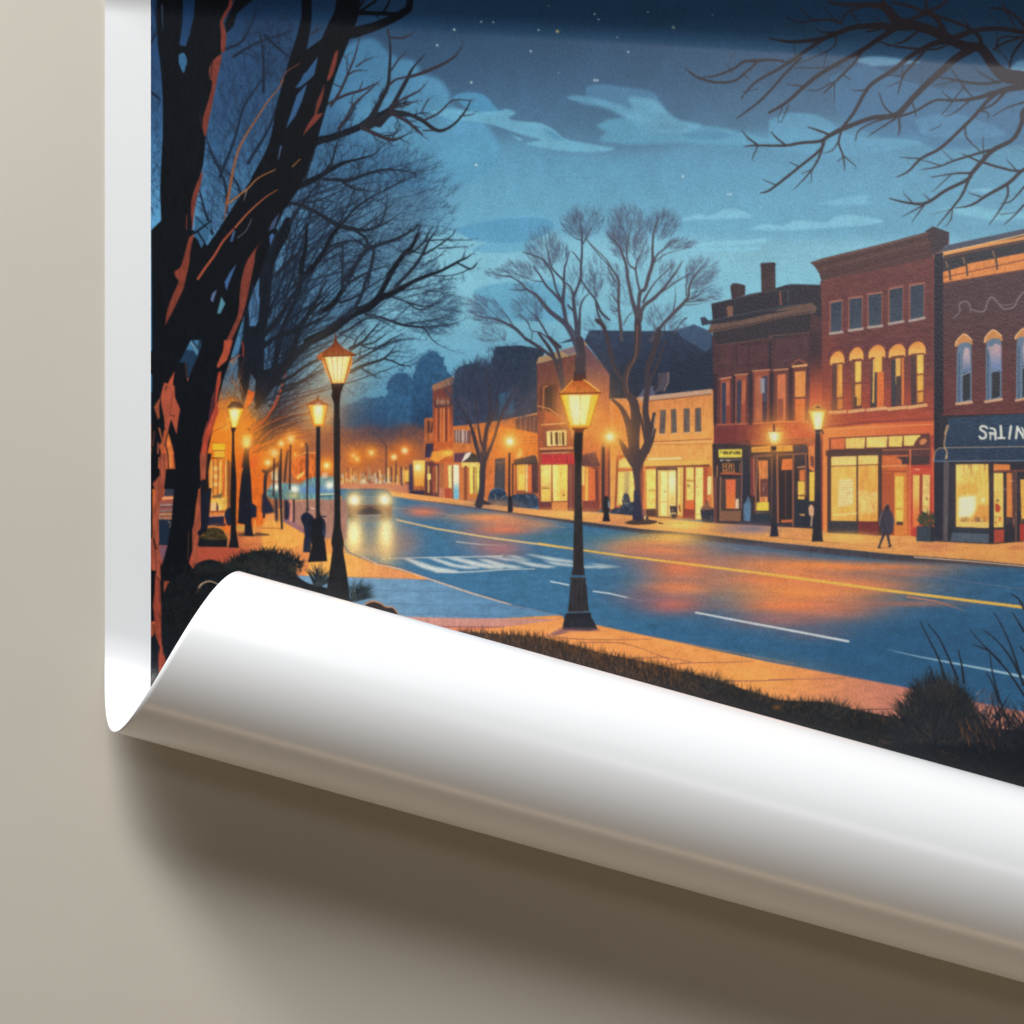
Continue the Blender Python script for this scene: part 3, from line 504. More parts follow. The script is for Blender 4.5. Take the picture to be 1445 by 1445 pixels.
poly(FA([(60, 740), (95, 740), (90, 1270), (55, 1270)]), (110, 66, 64)); poly(FA([(0, 740), (28, 745), (28, 940), (0, 950)]), (252, 220, 140))
poly(FA([(385, 400), (480, 400), (470, 950), (385, 1250)]), (46, 48, 60)); poly(FA([(395, 1060), (425, 1020), (450, 960), (480, 1060), (470, 1250), (395, 1245)]), (88, 118, 148), tex=.12)
poly(FA([(482, 410), (700, 395), (700, 460), (485, 470)]), (232, 172, 78)); line(FA([(482, 445), (700, 425)]), 1, (170, 100, 56)); poly(FA([(760, 395), (948, 385), (955, 455), (765, 460)]), (236, 172, 74)); line(FA([(840, 392), (840, 455)]), 1, (150, 96, 56)); poly(FA([(955, 390), (1105, 380), (1105, 460), (960, 460)]), (50, 50, 66)); line(FA([(500, 515), (1110, 480)]), 2, (130, 92, 76))
poly(FA([(470, 520), (525, 540), (520, 980), (470, 950)]), (116, 60, 60)); line(FA([(510, 540), (515, 950)]), 1.4, (206, 120, 90)); line(FA([(545, 540), (530, 1130)]), 2, (160, 104, 76))
poly(FA([(560, 560), (670, 560), (668, 1030), (575, 1030)]), (216, 128, 72), tex=.15); poly(FA([(580, 770), (668, 765), (668, 970), (585, 975)]), (110, 66, 62)); poly(FA([(545, 1035), (680, 1030), (680, 1130), (540, 1130)]), (232, 200, 74)); line(FA([(530, 1155), (690, 1155)]), 1.4, (160, 130, 96))
poly(FA([(480, 1160), (720, 1150), (720, 1270), (480, 1260)]), (48, 54, 64))
poly(FA([(780, 520), (950, 515), (950, 1240), (780, 1240)]), (50, 42, 48)); poly(FA([(832, 545), (945, 540), (945, 665), (820, 670)]), (232, 122, 62)); line(FA([(870, 680), (872, 1200)]), 1, (120, 74, 60)); poly(FA([(820, 1235), (945, 1230), (945, 1260), (820, 1262)]), (214, 112, 66)); line(FA([(775, 500), (785, 1260)]), 2.4, (170, 104, 76)); line(FA([(955, 500), (955, 1300)]), 2.4, (150, 92, 72)); line(FA([(720, 540), (720, 1200)]), 2.4, (176, 112, 76))
poly(FA([(970, 510), (1090, 505), (1090, 620), (1000, 640)]), (52, 50, 60)); line(FA([(1010, 640), (1090, 630)]), 2, (206, 142, 96)); poly(FA([(1025, 670), (1088, 660), (1088, 790), (1028, 790)]), (216, 116, 62)); poly(FA([(1010, 795), (1088, 795), (1085, 1000), (1010, 1000)]), (240, 190, 76)); line(FA([(1005, 960), (1090, 958)]), 2, (90, 56, 50)); line(FA([(1098, 490), (1100, 960)]), 2, (140, 84, 66)); poly(FA([(970, 1010), (1180, 1000), (1180, 1320), (970, 1320)]), (44, 48, 60), tex=.1); poly(FA([(1020, 1165), (1090, 1165), (1085, 1190), (1040, 1185)]), (206, 150, 90))
poly(FA([(1125, 400), (1200, 390), (1200, 690), (1135, 660)]), (224, 130, 74)); poly(FA([(1140, 690), (1200, 690), (1195, 1020), (1140, 1020)]), (242, 194, 78)); poly(FA([(1150, 500), (1190, 520), (1190, 640), (1155, 620)]), (110, 64, 60)); blob(FA([(1130, 1100), (1160, 1060), (1190, 1100), (1190, 1180), (1140, 1180)]), (220, 170, 130)); line(FA([(1170, 1180), (1160, 1300)]), 2, (206, 170, 140))
use(PLANTER1)
blob(F8([(1115, 1110), (1130, 1080), (1160, 1060), (1175, 1010), (1200, 1030), (1215, 1080), (1260, 1100), (1262, 1130), (1115, 1140)]), (120, 82, 66), tex=.3, texcell=(3, 3))
poly(F8([(1108, 1125), (1262, 1115), (1255, 1275), (1200, 1290), (1130, 1285)]), (46, 48, 62), tex=.1); line(F8([(1110, 1270), (1180, 1292), (1255, 1268)]), 1.3, (176, 130, 96), n=4); line(F8([(1230, 1190), (1235, 1230)]), 1, (110, 112, 124))
# ---------------------------------------------------------------- three storey red brick building
motif('printed_building', 'three storey red brick building with arched lit windows and a wide shopfront')
poly(F9([(290, 270), (340, 240), (920, 100), (1020, 60), (1020, 0), (935, 250), (935, 1720), (300, 1680), (300, 500)]), (106, 60, 60), tex=.14, texcell=(3, 10), grad=((1235, 480), (1225, 600), (164, 74, 58)))
poly(F9([(300, 480), (310, 1000), (300, 1700), (560, 1700), (420, 900), (380, 600)]), (176, 76, 54), alpha=.28, soft=16, ident=False)
poly(F9([(310, 880), (620, 860), (930, 900), (930, 1080), (310, 1110)]), (196, 84, 56), alpha=.38, soft=10, ident=False)
bricks(1161, 400, 1316, 600, -.13, (80, 42, 48), .38, 3.4)
poly(F9([(232, 163), (300, 140), (650, 55), (895, -10), (925, -40), (1020, -8), (1012, 60), (935, 120), (930, 130), (620, 205), (335, 262), (300, 280), (285, 225), (255, 180)]), (84, 58, 58), tex=.12)
poly(F9([(885, -15), (928, -42), (1020, -8), (1012, 60), (930, 120), (915, 40)]), (60, 50, 58), tex=.1)
for o, c, w in ((0, (126, 92, 82), 1.2), (22, (58, 40, 44), 1.5), (48, (112, 78, 72), 1.0), (92, (60, 44, 48), 1.2), (108, (136, 86, 76), 1.3)): line(F9([(255+o*.5, 160+o), (650, 62+o), (905, -5+o)]), w, c, None, .85)
poly(F9([(335, 200), (920, 60), (925, 125), (335, 258)]), (78, 50, 52), alpha=.6)
for a in ([(350, 390), (412, 378), (410, 550), (350, 560)], [(455, 368), (526, 358), (524, 532), (457, 542)], [(563, 345), (637, 335), (635, 515), (566, 525)], [(683, 315), (757, 300), (755, 490), (683, 505)], [(800, 295), (877, 282), (875, 470), (800, 488)]):
    q = F9(a); poly([(q[0][0]-2, q[0][1]-2.5), (q[1][0]+1.5, q[1][1]-2.5), (q[2][0]+1, q[2][1]), (q[3][0]-2, q[3][1])], (150, 92, 80)); poly(q, (52, 62, 80), tex=.12, grad=(q[0], q[2], (60, 72, 88)))
    line([(q[3][0]-1, q[3][1]+1.5), (q[2][0]+1.5, q[2][1]+1.5)], 3.6, (176, 160, 150)); line([q[0], q[1]], 1.2, (176, 118, 100))
L = [([(358, 735), (420, 728), (422, 1000), (352, 1005)], 640, 0), ([(467, 712), (528, 706), (526, 990), (468, 1000)], 640, 1), ([(576, 700), (652, 694), (652, 980), (570, 990)], 618, 2), ([(690, 695), (766, 686), (766, 975), (690, 985)], 636, 3), ([(802, 680), (880, 674), (880, 962), (804, 976)], 578, 4)]
for a, top, k in L:
    q = F9(a); mx = (a[0][0]+a[1][0])/2
    line(F9([(a[0][0]-18, a[0][1]-25), (a[0][0]-12, a[0][1]-70), (mx, min(top, a[0][1]-92)), (a[1][0]+12, a[1][1]-72), (a[1][0]+16, a[1][1]-20)]), 2.4, (96, 52, 56), n=4)
    poly(curve(F9([(a[0][0]-12, a[0][1]+8), (a[0][0]-10, a[0][1]-30), ((a[0][0]*2+mx)/3, a[0][1]-58), (mx, a[0][1]-70), ((a[1][0]*2+mx)/3, a[1][1]-58), (a[1][0]+6, a[1][1]-30), (a[1][0]+6, a[1][1]+8)]), 3), (234, 148, 72), grad=(F9([(mx, a[0][1]-70)])[0], F9([(mx, a[0][1])])[0], (250, 180, 92)))
    poly(q, (106, 60, 54))
    def uv(u, v, q=q): return ((q[0][0]*(1-u)+q[1][0]*u)*(1-v)+(q[3][0]*(1-u)+q[2][0]*u)*v, (q[0][1]*(1-u)+q[1][1]*u)*(1-v)+(q[3][1]*(1-u)+q[2][1]*u)*v)
    def pane(u0, v0, u1, v1, c): poly([uv(u0, v0), uv(u1, v0), uv(u1, v1), uv(u0, v1)], c, tex=.1, texcell=(14, 3))
    if k == 0: pane(.46, .03, .92, .72, (232, 162, 76)); pane(.5, .06, .68, .7, (214, 140, 66)); pane(.05, .03, .36, 1, (92, 62, 58)); pane(.5, .75, .95, .97, (200, 120, 60))
    if k == 1: pane(.34, .05, .92, .46, (240, 184, 86)); pane(.34, .5, .92, .93, (226, 160, 74)); pane(.02, .05, .24, 1, (120, 74, 58)); pane(.24, .75, .5, .95, (90, 62, 54))
    if k == 2: pane(.08, .06, .5, .98, (74, 62, 66)); pane(.3, .0, .85, .3, (246, 184, 84)); pane(.5, .3, .98, 1, (222, 116, 60)); pane(.18, .04, .3, .9, (232, 180, 90))
    if k == 3: pane(.05, .08, .4, .98, (64, 60, 68)); pane(.36, .05, .72, .55, (236, 180, 88)); pane(.4, .4, .8, .95, (80, 64, 62)); pane(.8, .05, .98, .98, (226, 124, 62))
    if k == 4: pane(.46, .03, .93, .4, (244, 190, 88)); pane(.46, .43, .93, .73, (236, 176, 78)); pane(.46, .76, .93, .96, (222, 150, 70)); pane(.02, .05, .36, 1, (78, 58, 58)); line([uv(.44, .42), uv(.97, .41)], 1.1, (150, 86, 50)); line([uv(.5, .75), uv(.97, .74)], .8, (170, 96, 50))
    line([(q[3][0]-3, q[3][1]+2), (q[2][0]+2, q[2][1]+2)], 5, (226, 166, 112)); line([(q[3][0]-3, q[3][1]+5), (q[2][0]+2, q[2][1]+5)], 1.2, (150, 70, 54))
poly(F9([(305, 1105), (600, 1075), (935, 1062), (935, 1090), (935, 1140), (340, 1160), (335, 1700), (305, 1700)]), (236, 134, 70), grad=((1165, 610), (1310, 605), (214, 100, 60))); line(F9([(330, 1090), (620, 1062), (935, 1050)]), 2, (140, 66, 56)); line(F9([(340, 1108), (930, 1078)]), 1, (250, 170, 100))
poly(F9([(340, 1155), (910, 1130), (912, 1240), (340, 1225)]), (96, 52, 52))
for x0, x1, c in ((350, 432, (220, 112, 66)), (434, 546, (248, 200, 104)), (552, 672, (250, 206, 110)), (678, 758, (250, 200, 100)), (764, 858, (248, 204, 108))):
    t0 = 1162-(x0-340)*.045; t1 = 1162-(x1-340)*.045; poly(F9([(x0, t0), (x1, t1), (x1-6, t1+62), (x0, t0+58)]), c, tex=.06)
blob(F9([(822, 1212), (836, 1165), (870, 1142), (905, 1145), (905, 1212)]), (98, 58, 54)); blob(F9([(850, 1180), (870, 1160), (895, 1168), (880, 1190), (860, 1195)]), (206, 130, 84))
poly(F9([(320, 1226), (912, 1212), (912, 1262), (320, 1256)]), (92, 58, 58)); line(F9([(325, 1232), (910, 1218)]), 1.3, (176, 108, 84))
FB = fr(1085, 660, 360)
poly(FB([(330, -100), (640, -110), (640, 390), (330, 372)]), (70, 52, 52)); 
poly(FB([(352, -55), (495, -60), (495, 303), (352, 300)]), (244, 180, 84), tex=.08, texcell=(26, 8)); poly(FB([(354, -62), (496, -66), (496, -12), (354, -10)]), (250, 208, 118)); line(FB([(350, -8), (498, -12)]), 1.3, (96, 62, 50)); poly(FB([(505, -66), (618, -68), (616, 304), (505, 303)]), (242, 166, 76), tex=.14, texcell=(30, 4)); poly(FB([(505, -68), (618, -70), (618, -18), (505, -14)]), (248, 200, 108)); line(FB([(505, -14), (618, -18)]), 1.3, (96, 62, 50)); line(FB([(500, -66), (500, 304)]), 1.8, (64, 48, 48))
poly(FB([(396, 68), (474, 64), (474, 210), (392, 222)]), (252, 226, 170), alpha=.75)
for y in range(80, 215, 16): line(FB([(402, y), (472 if (y//16) % 2 else 458, y-1)]), 1.5, (232, 166, 96), None, .75)
line(FB([(365, 268), (495, 258)]), 1.8, (252, 214, 130)); poly(FB([(505, 130), (614, 140), (610, 255), (510, 262)]), (250, 206, 120), alpha=.6, soft=2)
for k in range(28): 
    x = rng.uniform(515, 605); y = rng.uniform(130, 240); line(FB([(x, y), (x+rng.uniform(-12, 12), y+rng.uniform(-16, 16))]), .9, rng.choice([(255, 234, 170), (224, 130, 66)]), .5)
poly(FB([(335, 303), (500, 304), (500, 382), (335, 366)]), (56, 56, 64), tex=.1); poly(FB([(504, 306), (622, 306), (622, 388), (504, 382)]), (112, 48, 50), tex=.12)
poly(FB([(640, -70), (790, -72), (795, 385), (640, 388)]), (204, 104, 56), tex=.08); poly(FB([(660, -60), (750, -60), (750, -16), (660, -14)]), (214, 112, 66)); poly(FB([(752, -62), (790, -62), (790, -20), (752, -18)]), (76, 56, 62)); poly(FB([(720, -62), (912, -66), (908, -20), (800, -14)]), (74, 54, 58)); line(FB([(640, -8), (776, -12)]), 2, (236, 150, 92)); line(FB([(650, 20), (775, 20)]), 1.4, (150, 62, 50)); poly(FB([(700, 30), (775, 30), (782, 380), (710, 382)]), (222, 130, 62)); poly(FB([(714, 50), (762, 48), (760, 310), (716, 312)]), (246, 192, 82), tex=.1); line(FB([(720, 232), (750, 232)]), 1, (120, 80, 50)); rect(*FB([(722, 306)])[0], *FB([(758, 324)])[0], (66, 54, 50)); line(FB([(705, 30), (705, 380)]), 1.5, (150, 62, 46)); poly(FB([(640, 30), (700, 30), (700, 380), (640, 386)]), (176, 84, 52))
poly(FB([(793, -10), (938, -14), (945, 385), (795, 392)]), (190, 68, 54), tex=.08); poly(FB([(805, 4), (925, 0), (925, 38), (805, 40)]), (206, 78, 60)); poly(FB([(815, 42), (852, 42), (850, 330), (815, 340)]), (246, 190, 96), grad=((1290, 690), (1290, 735), (228, 120, 66))); poly(FB([(872, 40), (912, 40), (908, 262), (868, 262)]), (248, 202, 116), tex=.2, texcell=(6, 3)); line(FB([(862, 40), (858, 300)]), 3, (140, 62, 50)); line(FB([(826, 10), (850, 9)]), 1.4, (246, 190, 140)); tint(*FB([(893, 175)])[0], 2, (120, 80, 60), .8)
line(FB([(800, -100), (797, 385)]), 2, (226, 120, 72)); line(FB([(928, -110), (935, 380)]), 3.5, (214, 92, 62))
poly(F9([(935, 120), (985, 100), (985, 1720), (935, 1720)]), (44, 42, 54), tex=.1); line(F9([(934, 130), (937, 1000)]), 1.4, (140, 74, 66), None, .7)
# ---------------------------------------------------------------- brick building with the dark awning
motif('printed_building', 'brick building on the corner with blue framed arched windows above a dark awning')
BB = CUR[0]
poly([(1322, 366), (1445, 342), (1560, 318), (1560, 790), (1322, 780)], (82, 58, 62), tex=.14, texcell=(3, 10), grad=((1390, 420), (1380, 590), (104, 56, 56)))
bricks(1326, 400, 1560, 585, -.1, (66, 42, 50), .36, 3.4)
poly([(1332, 354), (1337, 347), (1445, 324), (1560, 300), (1560, 340), (1445, 366), (1330, 388)], (50, 50, 60), tex=.1); poly([(1337, 346), (1445, 323), (1560, 298), (1560, 306), (1445, 331), (1330, 357), (1319, 360)], (74, 80, 98))
line([(1319, 362), (1334, 358), (1392, 346), (1445, 336), (1560, 312)], 4.6, (226, 152, 88)); line([(1322, 366), (1392, 351), (1445, 341), (1560, 316)], 1.6, (120, 72, 56)); line([(1319, 359), (1380, 346), (1445, 331), (1560, 306)], 1.6, (250, 196, 130))
poly([(1330, 384), (1362, 375), (1366, 372), (1445, 357), (1560, 332), (1560, 356), (1445, 380), (1331, 399)], (226, 138, 74), tex=.1); line([(1330, 392), (1445, 367), (1560, 342)], 1.4, (130, 72, 52)); line([(1330, 400), (1445, 381), (1560, 357)], 1.5, (110, 66, 60))
for x, y in ((1336, 369), (1360, 363), (1402, 354), (1462, 342)): line([(x, y), (x+3, y+9), (x+5, y+26)], 3.2, (62, 56, 58), 2.2, n=3); line([(x-1.5, y), (x+1, y+9)], 1, (206, 150, 100))
poly(F9([(935, 115), (985, 105), (985, 240), (990, 1720), (935, 1720)]), (38, 38, 50), tex=.1)
line(F9([(1045, 480), (1080, 440), (1078, 400), (1110, 382), (1135, 400), (1140, 440)]), 1.3, (140, 126, 130), n=4); line(F9([(1145, 430), (1215, 440), (1240, 380), (1262, 360), (1290, 385), (1330, 425), (1385, 415), (1410, 370), (1445, 330), (1500, 360)]), 1.6, (140, 126, 132), n=4); line(F9([(1310, 400), (1350, 405), (1385, 395)]), 2, (120, 110, 120), None, .7)
W8 = [([(1064, 640), (1147, 630), (1148, 962), (1060, 970)], 568, 1105), ([(1228, 620), (1316, 610), (1318, 945), (1228, 958)], 545, 1270), ([(1402, 600), (1490, 590), (1490, 935), (1398, 950)], 535, 1446), ([(1572, 575), (1655, 566), (1655, 920), (1570, 934)], 515, 1614)]
for a, top, mx in W8:
    x0, x1 = a[0][0], a[1][0]
    poly(curve(F9([(x0-10, a[0][1]), (x0-4, top+45), (mx, top), (x1+2, top+40), (x1+4, a[1][1])]), 4), (206, 138, 82)); line(F9([(x0-8, a[0][1]-5), (x0, top+38), (mx, top), (x1+2, top+34)]), 1.6, (246, 196, 140), n=4)
    poly(curve(F9([(x0, a[0][1]+30), (x0+8, a[0][1]-10), (mx, top+48), (x1-6, a[1][1]-10), (x1, a[1][1]+30)]), 4)+F9(a[2:]), (104, 124, 146)); 
    inn = F9([(x0+34, a[0][1]+60), (x0+42, a[0][1]+15), (mx+10, top+75), (x1-14, a[1][1]+20), (x1-8, a[1][1]+70), (x1-8, a[2][1]-25), (x0+34, a[3][1]-22)])
    poly(inn, (196, 170, 176), grad=(F9([(mx, top+90)])[0], F9([(mx, top+250)])[0], (84, 112, 152)))
    poly(F9([(x0+34, a[0][1]+150), (x1-8, a[1][1]+150), (x1-8, a[2][1]-25), (x0+34, a[3][1]-22)]), (46, 50, 58), tex=.12); line(F9([(x0+34, a[0][1]+160), (x1-8, a[1][1]+152)]), 1.4, (166, 176, 190)); line(F9([(x0+12, a[0][1]+40), (x0+12, a[3][1]-10)]), 2.2, (70, 92, 120))
    line(F9([(x0-2, a[3][1]-6), (x1, a[2][1]-8)]), 4.2, (206, 164, 130)); line(F9([(x0-6, a[3][1]+4), (x1+2, a[2][1]+2)]), 1.2, (110, 60, 58))
poly(F9([(1238, 640), (1316, 628), (1318, 780), (1262, 785), (1252, 700)]), (190, 160, 166), alpha=.8, grad=((1400, 490), (1400, 520), (120, 140, 180)))
line([(1328, 586), (1445, 583), (1560, 580)], 2, (150, 62, 58)); poly([(1325, 586), (1560, 580), (1560, 800), (1325, 800)], (46, 44, 54), tex=.1)
poly([(1338, 590), (1445, 584), (1560, 580), (1560, 651), (1445, 651), (1318, 652), (1321, 637), (1332, 632)], (44, 66, 90), tex=.14, texcell=(8, 3), grad=((1400, 590), (1400, 650), (42, 60, 84)))
FC = fr(1265, 600, 180)
line(FC([(420, 405), (435, 300), (480, 262), (560, 256), (1000, 250), (1445, 242), (1700, 240), (2350, 232)]), 1.2, (176, 156, 130)); line(FC([(420, 408), (900, 405), (1445, 402), (2350, 398)]), 1.3, (120, 134, 152)); line(FC([(590, 0), (560, 90), (540, 200), (545, 260), (570, 300), (560, 380)]), 1.6, (206, 160, 110), n=3); line(FC([(570, 0), (545, 100)]), 1, (240, 200, 150)); poly(FC([(565, 310), (580, 370), (545, 390)]), (206, 170, 130))
motif('printed_lettering', 'white hand drawn capital letters on the dark awning')
WL = (226, 226, 214)
line(FC([(1025, 35), (1000, 14), (960, 14), (948, 45), (985, 72), (1010, 95), (1005, 140), (960, 150), (938, 128)]), 2.7, WL, 3.0, n=4)
line(FC([(1062, 160), (1062, 105), (1050, 85)]), 2.4, WL, 1.9); line(FC([(1060, 35), (1100, 42), (1118, 70), (1120, 160)]), 2.7, WL, 2.9, n=3); line(FC([(1055, 85), (1125, 90)]), 2.1, WL); line(FC([(1050, 92), (1118, 112)]), 1.9, WL)
line(FC([(1180, 10), (1186, 140)]), 3.4, WL, 3.7); line(FC([(1148, 146), (1222, 146)]), 2.9, WL)
line(FC([(1295, 14), (1286, 80), (1276, 152)]), 3.4, WL, 2.9)
line(FC([(1352, 148), (1368, 20)]), 3.4, WL, 3.0); line(FC([(1368, 20), (1420, 110), (1436, 146)]), 3.2, WL, 2.7); line(FC([(1418, 30), (1436, 60), (1436, 140)]), 2.4, WL)
use(BB)
poly(FC([(440, 420), (540, 420), (530, 1320), (440, 1310)]), (42, 44, 58), tex=.12); poly(FC([(535, 415), (595, 415), (580, 1310), (525, 1310)]), (92, 84, 88), tex=.12); poly(FC([(595, 420), (670, 420), (640, 1330), (585, 1320)]), (44, 48, 60)); 
poly(FC([(672, 445), (1040, 440), (1050, 1165), (672, 1150)]), (244, 190, 84), tex=.08, texcell=(20, 8), grad=(FC([(900, 700)])[0], FC([(700, 480)])[0], (246, 206, 110)))
poly(FC([(680, 680), (905, 640), (905, 800), (690, 830)]), (238, 172, 72), alpha=.7); poly(FC([(915, 620), (1040, 610), (1040, 900), (920, 900)]), (244, 196, 92)); poly(FC([(705, 810), (900, 800), (890, 980), (830, 1040), (700, 1050)]), (255, 246, 196), soft=2.5); tint(*FC([(980, 850)])[0], 3, (255, 246, 190), .9); poly(FC([(930, 910), (1045, 905), (1045, 1070), (870, 1070), (880, 1000)]), (236, 160, 76), soft=1)
for x, y0, y1 in ((765, 445, 510), (845, 450, 600), (820, 450, 500), (1000, 445, 570), (940, 445, 640)): line(FC([(x, y0), (x-6, y1)]), 1.4 if x != 940 else .7, (196, 120, 56) if x in (765, 940) else (120, 78, 50), .5)
for k in range(26):
    x = rng.uniform(690, 1035); h = rng.uniform(15, 70); rect(*FC([(x, 1100-h)])[0], *FC([(x+rng.uniform(10, 26), 1100)])[0], rng.choice([(110, 84, 66), (206, 120, 66), (250, 214, 120), (84, 80, 84), (226, 150, 70)]), alpha=.8, soft=.4)
poly(FC([(680, 1095), (1045, 1100), (1048, 1165), (675, 1150)]), (246, 196, 110), alpha=.8)
poly(FC([(640, 1165), (1050, 1170), (1050, 1230), (630, 1215)]), (42, 52, 66)); poly(FC([(628, 1215), (1048, 1232), (1045, 1335), (610, 1315)]), (80, 92, 106), tex=.1); poly(FC([(1048, 420), (1098, 420), (1095, 1345), (1045, 1340)]), (44, 42, 50))
poly(FC([(1098, 440), (1285, 445), (1285, 510), (1098, 515)]), (226, 132, 66)); poly(FC([(1100, 540), (1208, 540), (1210, 1155), (1102, 1160)]), (246, 202, 100), tex=.1); blob(FC([(1115, 900), (1145, 890), (1175, 930), (1160, 985), (1120, 975)]), (190, 70, 50)); tint(*FC([(1145, 855)])[0], 2, (80, 60, 56), .9); 
for k in range(12): 
    x, y = rng.uniform(1110, 1195), rng.uniform(1000, 1120); rect(*FC([(x, y)])[0], *FC([(x+14, y+24)])[0], rng.choice([(200, 80, 54), (110, 84, 60), (240, 170, 90)]), alpha=.8)
line(FC([(1098, 520), (1445, 515), (2300, 500)]), 2, (140, 74, 60)); poly(FC([(1245, 540), (1305, 540), (1310, 1045), (1245, 1040)]), (226, 132, 66)); poly(FC([(1230, 1050), (1310, 1045), (1320, 1110), (1225, 1130)]), (56, 54, 62)); poly(FC([(1103, 1185), (1220, 1180), (1215, 1325), (1103, 1335)]), (176, 72, 58)); line(FC([(1350, 530), (1352, 1310)]), 2, (120, 84, 74)); line(FC([(1320, 540), (1325, 1150)]), 1.4, (150, 80, 60)); poly(FC([(1400, 615), (1900, 615), (1900, 1110), (1415, 1105)]), (242, 178, 76), tex=.1); poly(FC([(1420, 1060), (1900, 1060), (1900, 1105), (1420, 1105)]), (70, 60, 56)); poly(FC([(1395, 1115), (1900, 1115), (1900, 1320), (1395, 1310)]), (170, 56, 48))
# goods and fittings glimpsed through the lit glass
for x0, y0, x1, y1 in ((1174, 660, 1206, 733), (1212, 660, 1236, 733), (1351, 658, 1393, 700), (764, 657, 777, 704), (781, 657, 800, 704), (911, 664, 926, 718), (931, 668, 953, 726), (969, 664, 979, 700), (982, 662, 991, 728), (873, 668, 894, 710), (1069, 655, 1084, 718), (1127, 682, 1136, 703), (1413, 670, 1440, 740), (734, 660, 742, 690), (664, 662, 677, 695)):
    for q in range(int((x1-x0)*1.1)):
        x = rng.uniform(x0, x1); y = y0+(y1-y0)*rng.random()**.7; L = rng.uniform(2, 9)
        if rng.random() < .6: line([(x, y), (x+rng.uniform(-.5, .5), min(y1, y+L))], rng.uniform(.6, 1.6), rng.choice([(214, 130, 60), (255, 236, 160), (196, 116, 62), (250, 214, 120), (150, 96, 60)]), .5, .5, ident=False)
        else: line([(x, y), (min(x1, x+L*.7), y)], rng.uniform(.6, 1.2), rng.choice([(206, 130, 70), (255, 240, 180), (170, 104, 60)]), None, .45, ident=False)
# ---------------------------------------------------------------- pavement across the street, road
motif('printed_pavement', 'orange lit pavement in front of the row of shops')
top = [(470, 690), (560, 694), (640, 704), (700, 713), (760, 719), (842, 723), (900, 728), (950, 733), (1003, 738), (1060, 741), (1145, 746), (1170, 752), (1240, 756), (1285, 756), (1320, 764), (1400, 768), (1445, 764), (1560, 772)]
bot = [(1560, 812), (1445, 797), (1370, 790), (1259, 782), (1180, 774), (1085, 765), (1000, 755), (910, 747), (830, 737), (760, 728), (680, 717), (589, 705), (470, 693)]
poly(top+bot, (228, 156, 88), tex=.08, texcell=(3, 30))
for x, y, r, c, k in [(960, 740, 34, (246, 206, 100), .9), (1190, 758, 46, (248, 190, 96), .8), (1390, 778, 60, (240, 160, 84), .6), (1060, 746, 36, (110, 108, 140), .8), (800, 726, 40, (250, 190, 100), .7), (870, 738, 22, (206, 130, 96), .6), (700, 712, 30, (214, 150, 96), .6), (1320, 772, 26, (206, 120, 90), .6), (1130, 756, 20, (222, 138, 96), .5), (1030, 748, 18, (150, 120, 130), .4)]:
    tint(x, y, r, c, k, 7)
line([(1085, 757), (1180, 766), (1262, 774)], .8, (120, 76, 60), .4, .8); poly([(1430, 770), (1560, 776), (1560, 784), (1420, 774)], (200, 110, 80), alpha=.6, soft=1)
motif('printed_kerb', 'dark kerb along the far side of the street')
kb = [(589, 705), (680, 717), (760, 728), (830, 737), (910, 747), (1000, 755), (1085, 765), (1180, 774), (1259, 782), (1370, 790), (1445, 797), (1560, 812)]
poly(kb+[(1560, 817), (1445, 802), (1370, 797), (1259, 792), (1180, 784), (1085, 774), (1000, 764), (910, 754), (830, 743), (760, 732), (680, 720)], (60, 62, 74), tex=.12)
line([(1290, 786), (1370, 792), (1445, 799), (1560, 812)], 1.4, (236, 196, 160))
motif('printed_road', 'wet blue asphalt street reflecting orange shop light')
poly([(440, 689), (500, 690), (589, 706), (680, 719), (760, 731), (830, 742), (910, 753), (1000, 763), (1085, 773), (1180, 783), (1259, 791), (1370, 797), (1445, 802), (1560, 817), (1560, 1045), (1445, 1004), (1279, 970), (1085, 934), (845, 883), (794, 869), (721, 853), (614, 819), (532, 796), (487, 780), (430, 760)], (62, 110, 144), tex=.1, texcell=(3, 8), grad=((800, 740), (1000, 960), (50, 96, 132)))
poly([(1085, 940), (1279, 972), (1445, 1006), (1445, 880), (1300, 870), (1150, 900)], (42, 86, 122), alpha=.6, soft=18, ident=False)
FD = fr(440, 640, 360)
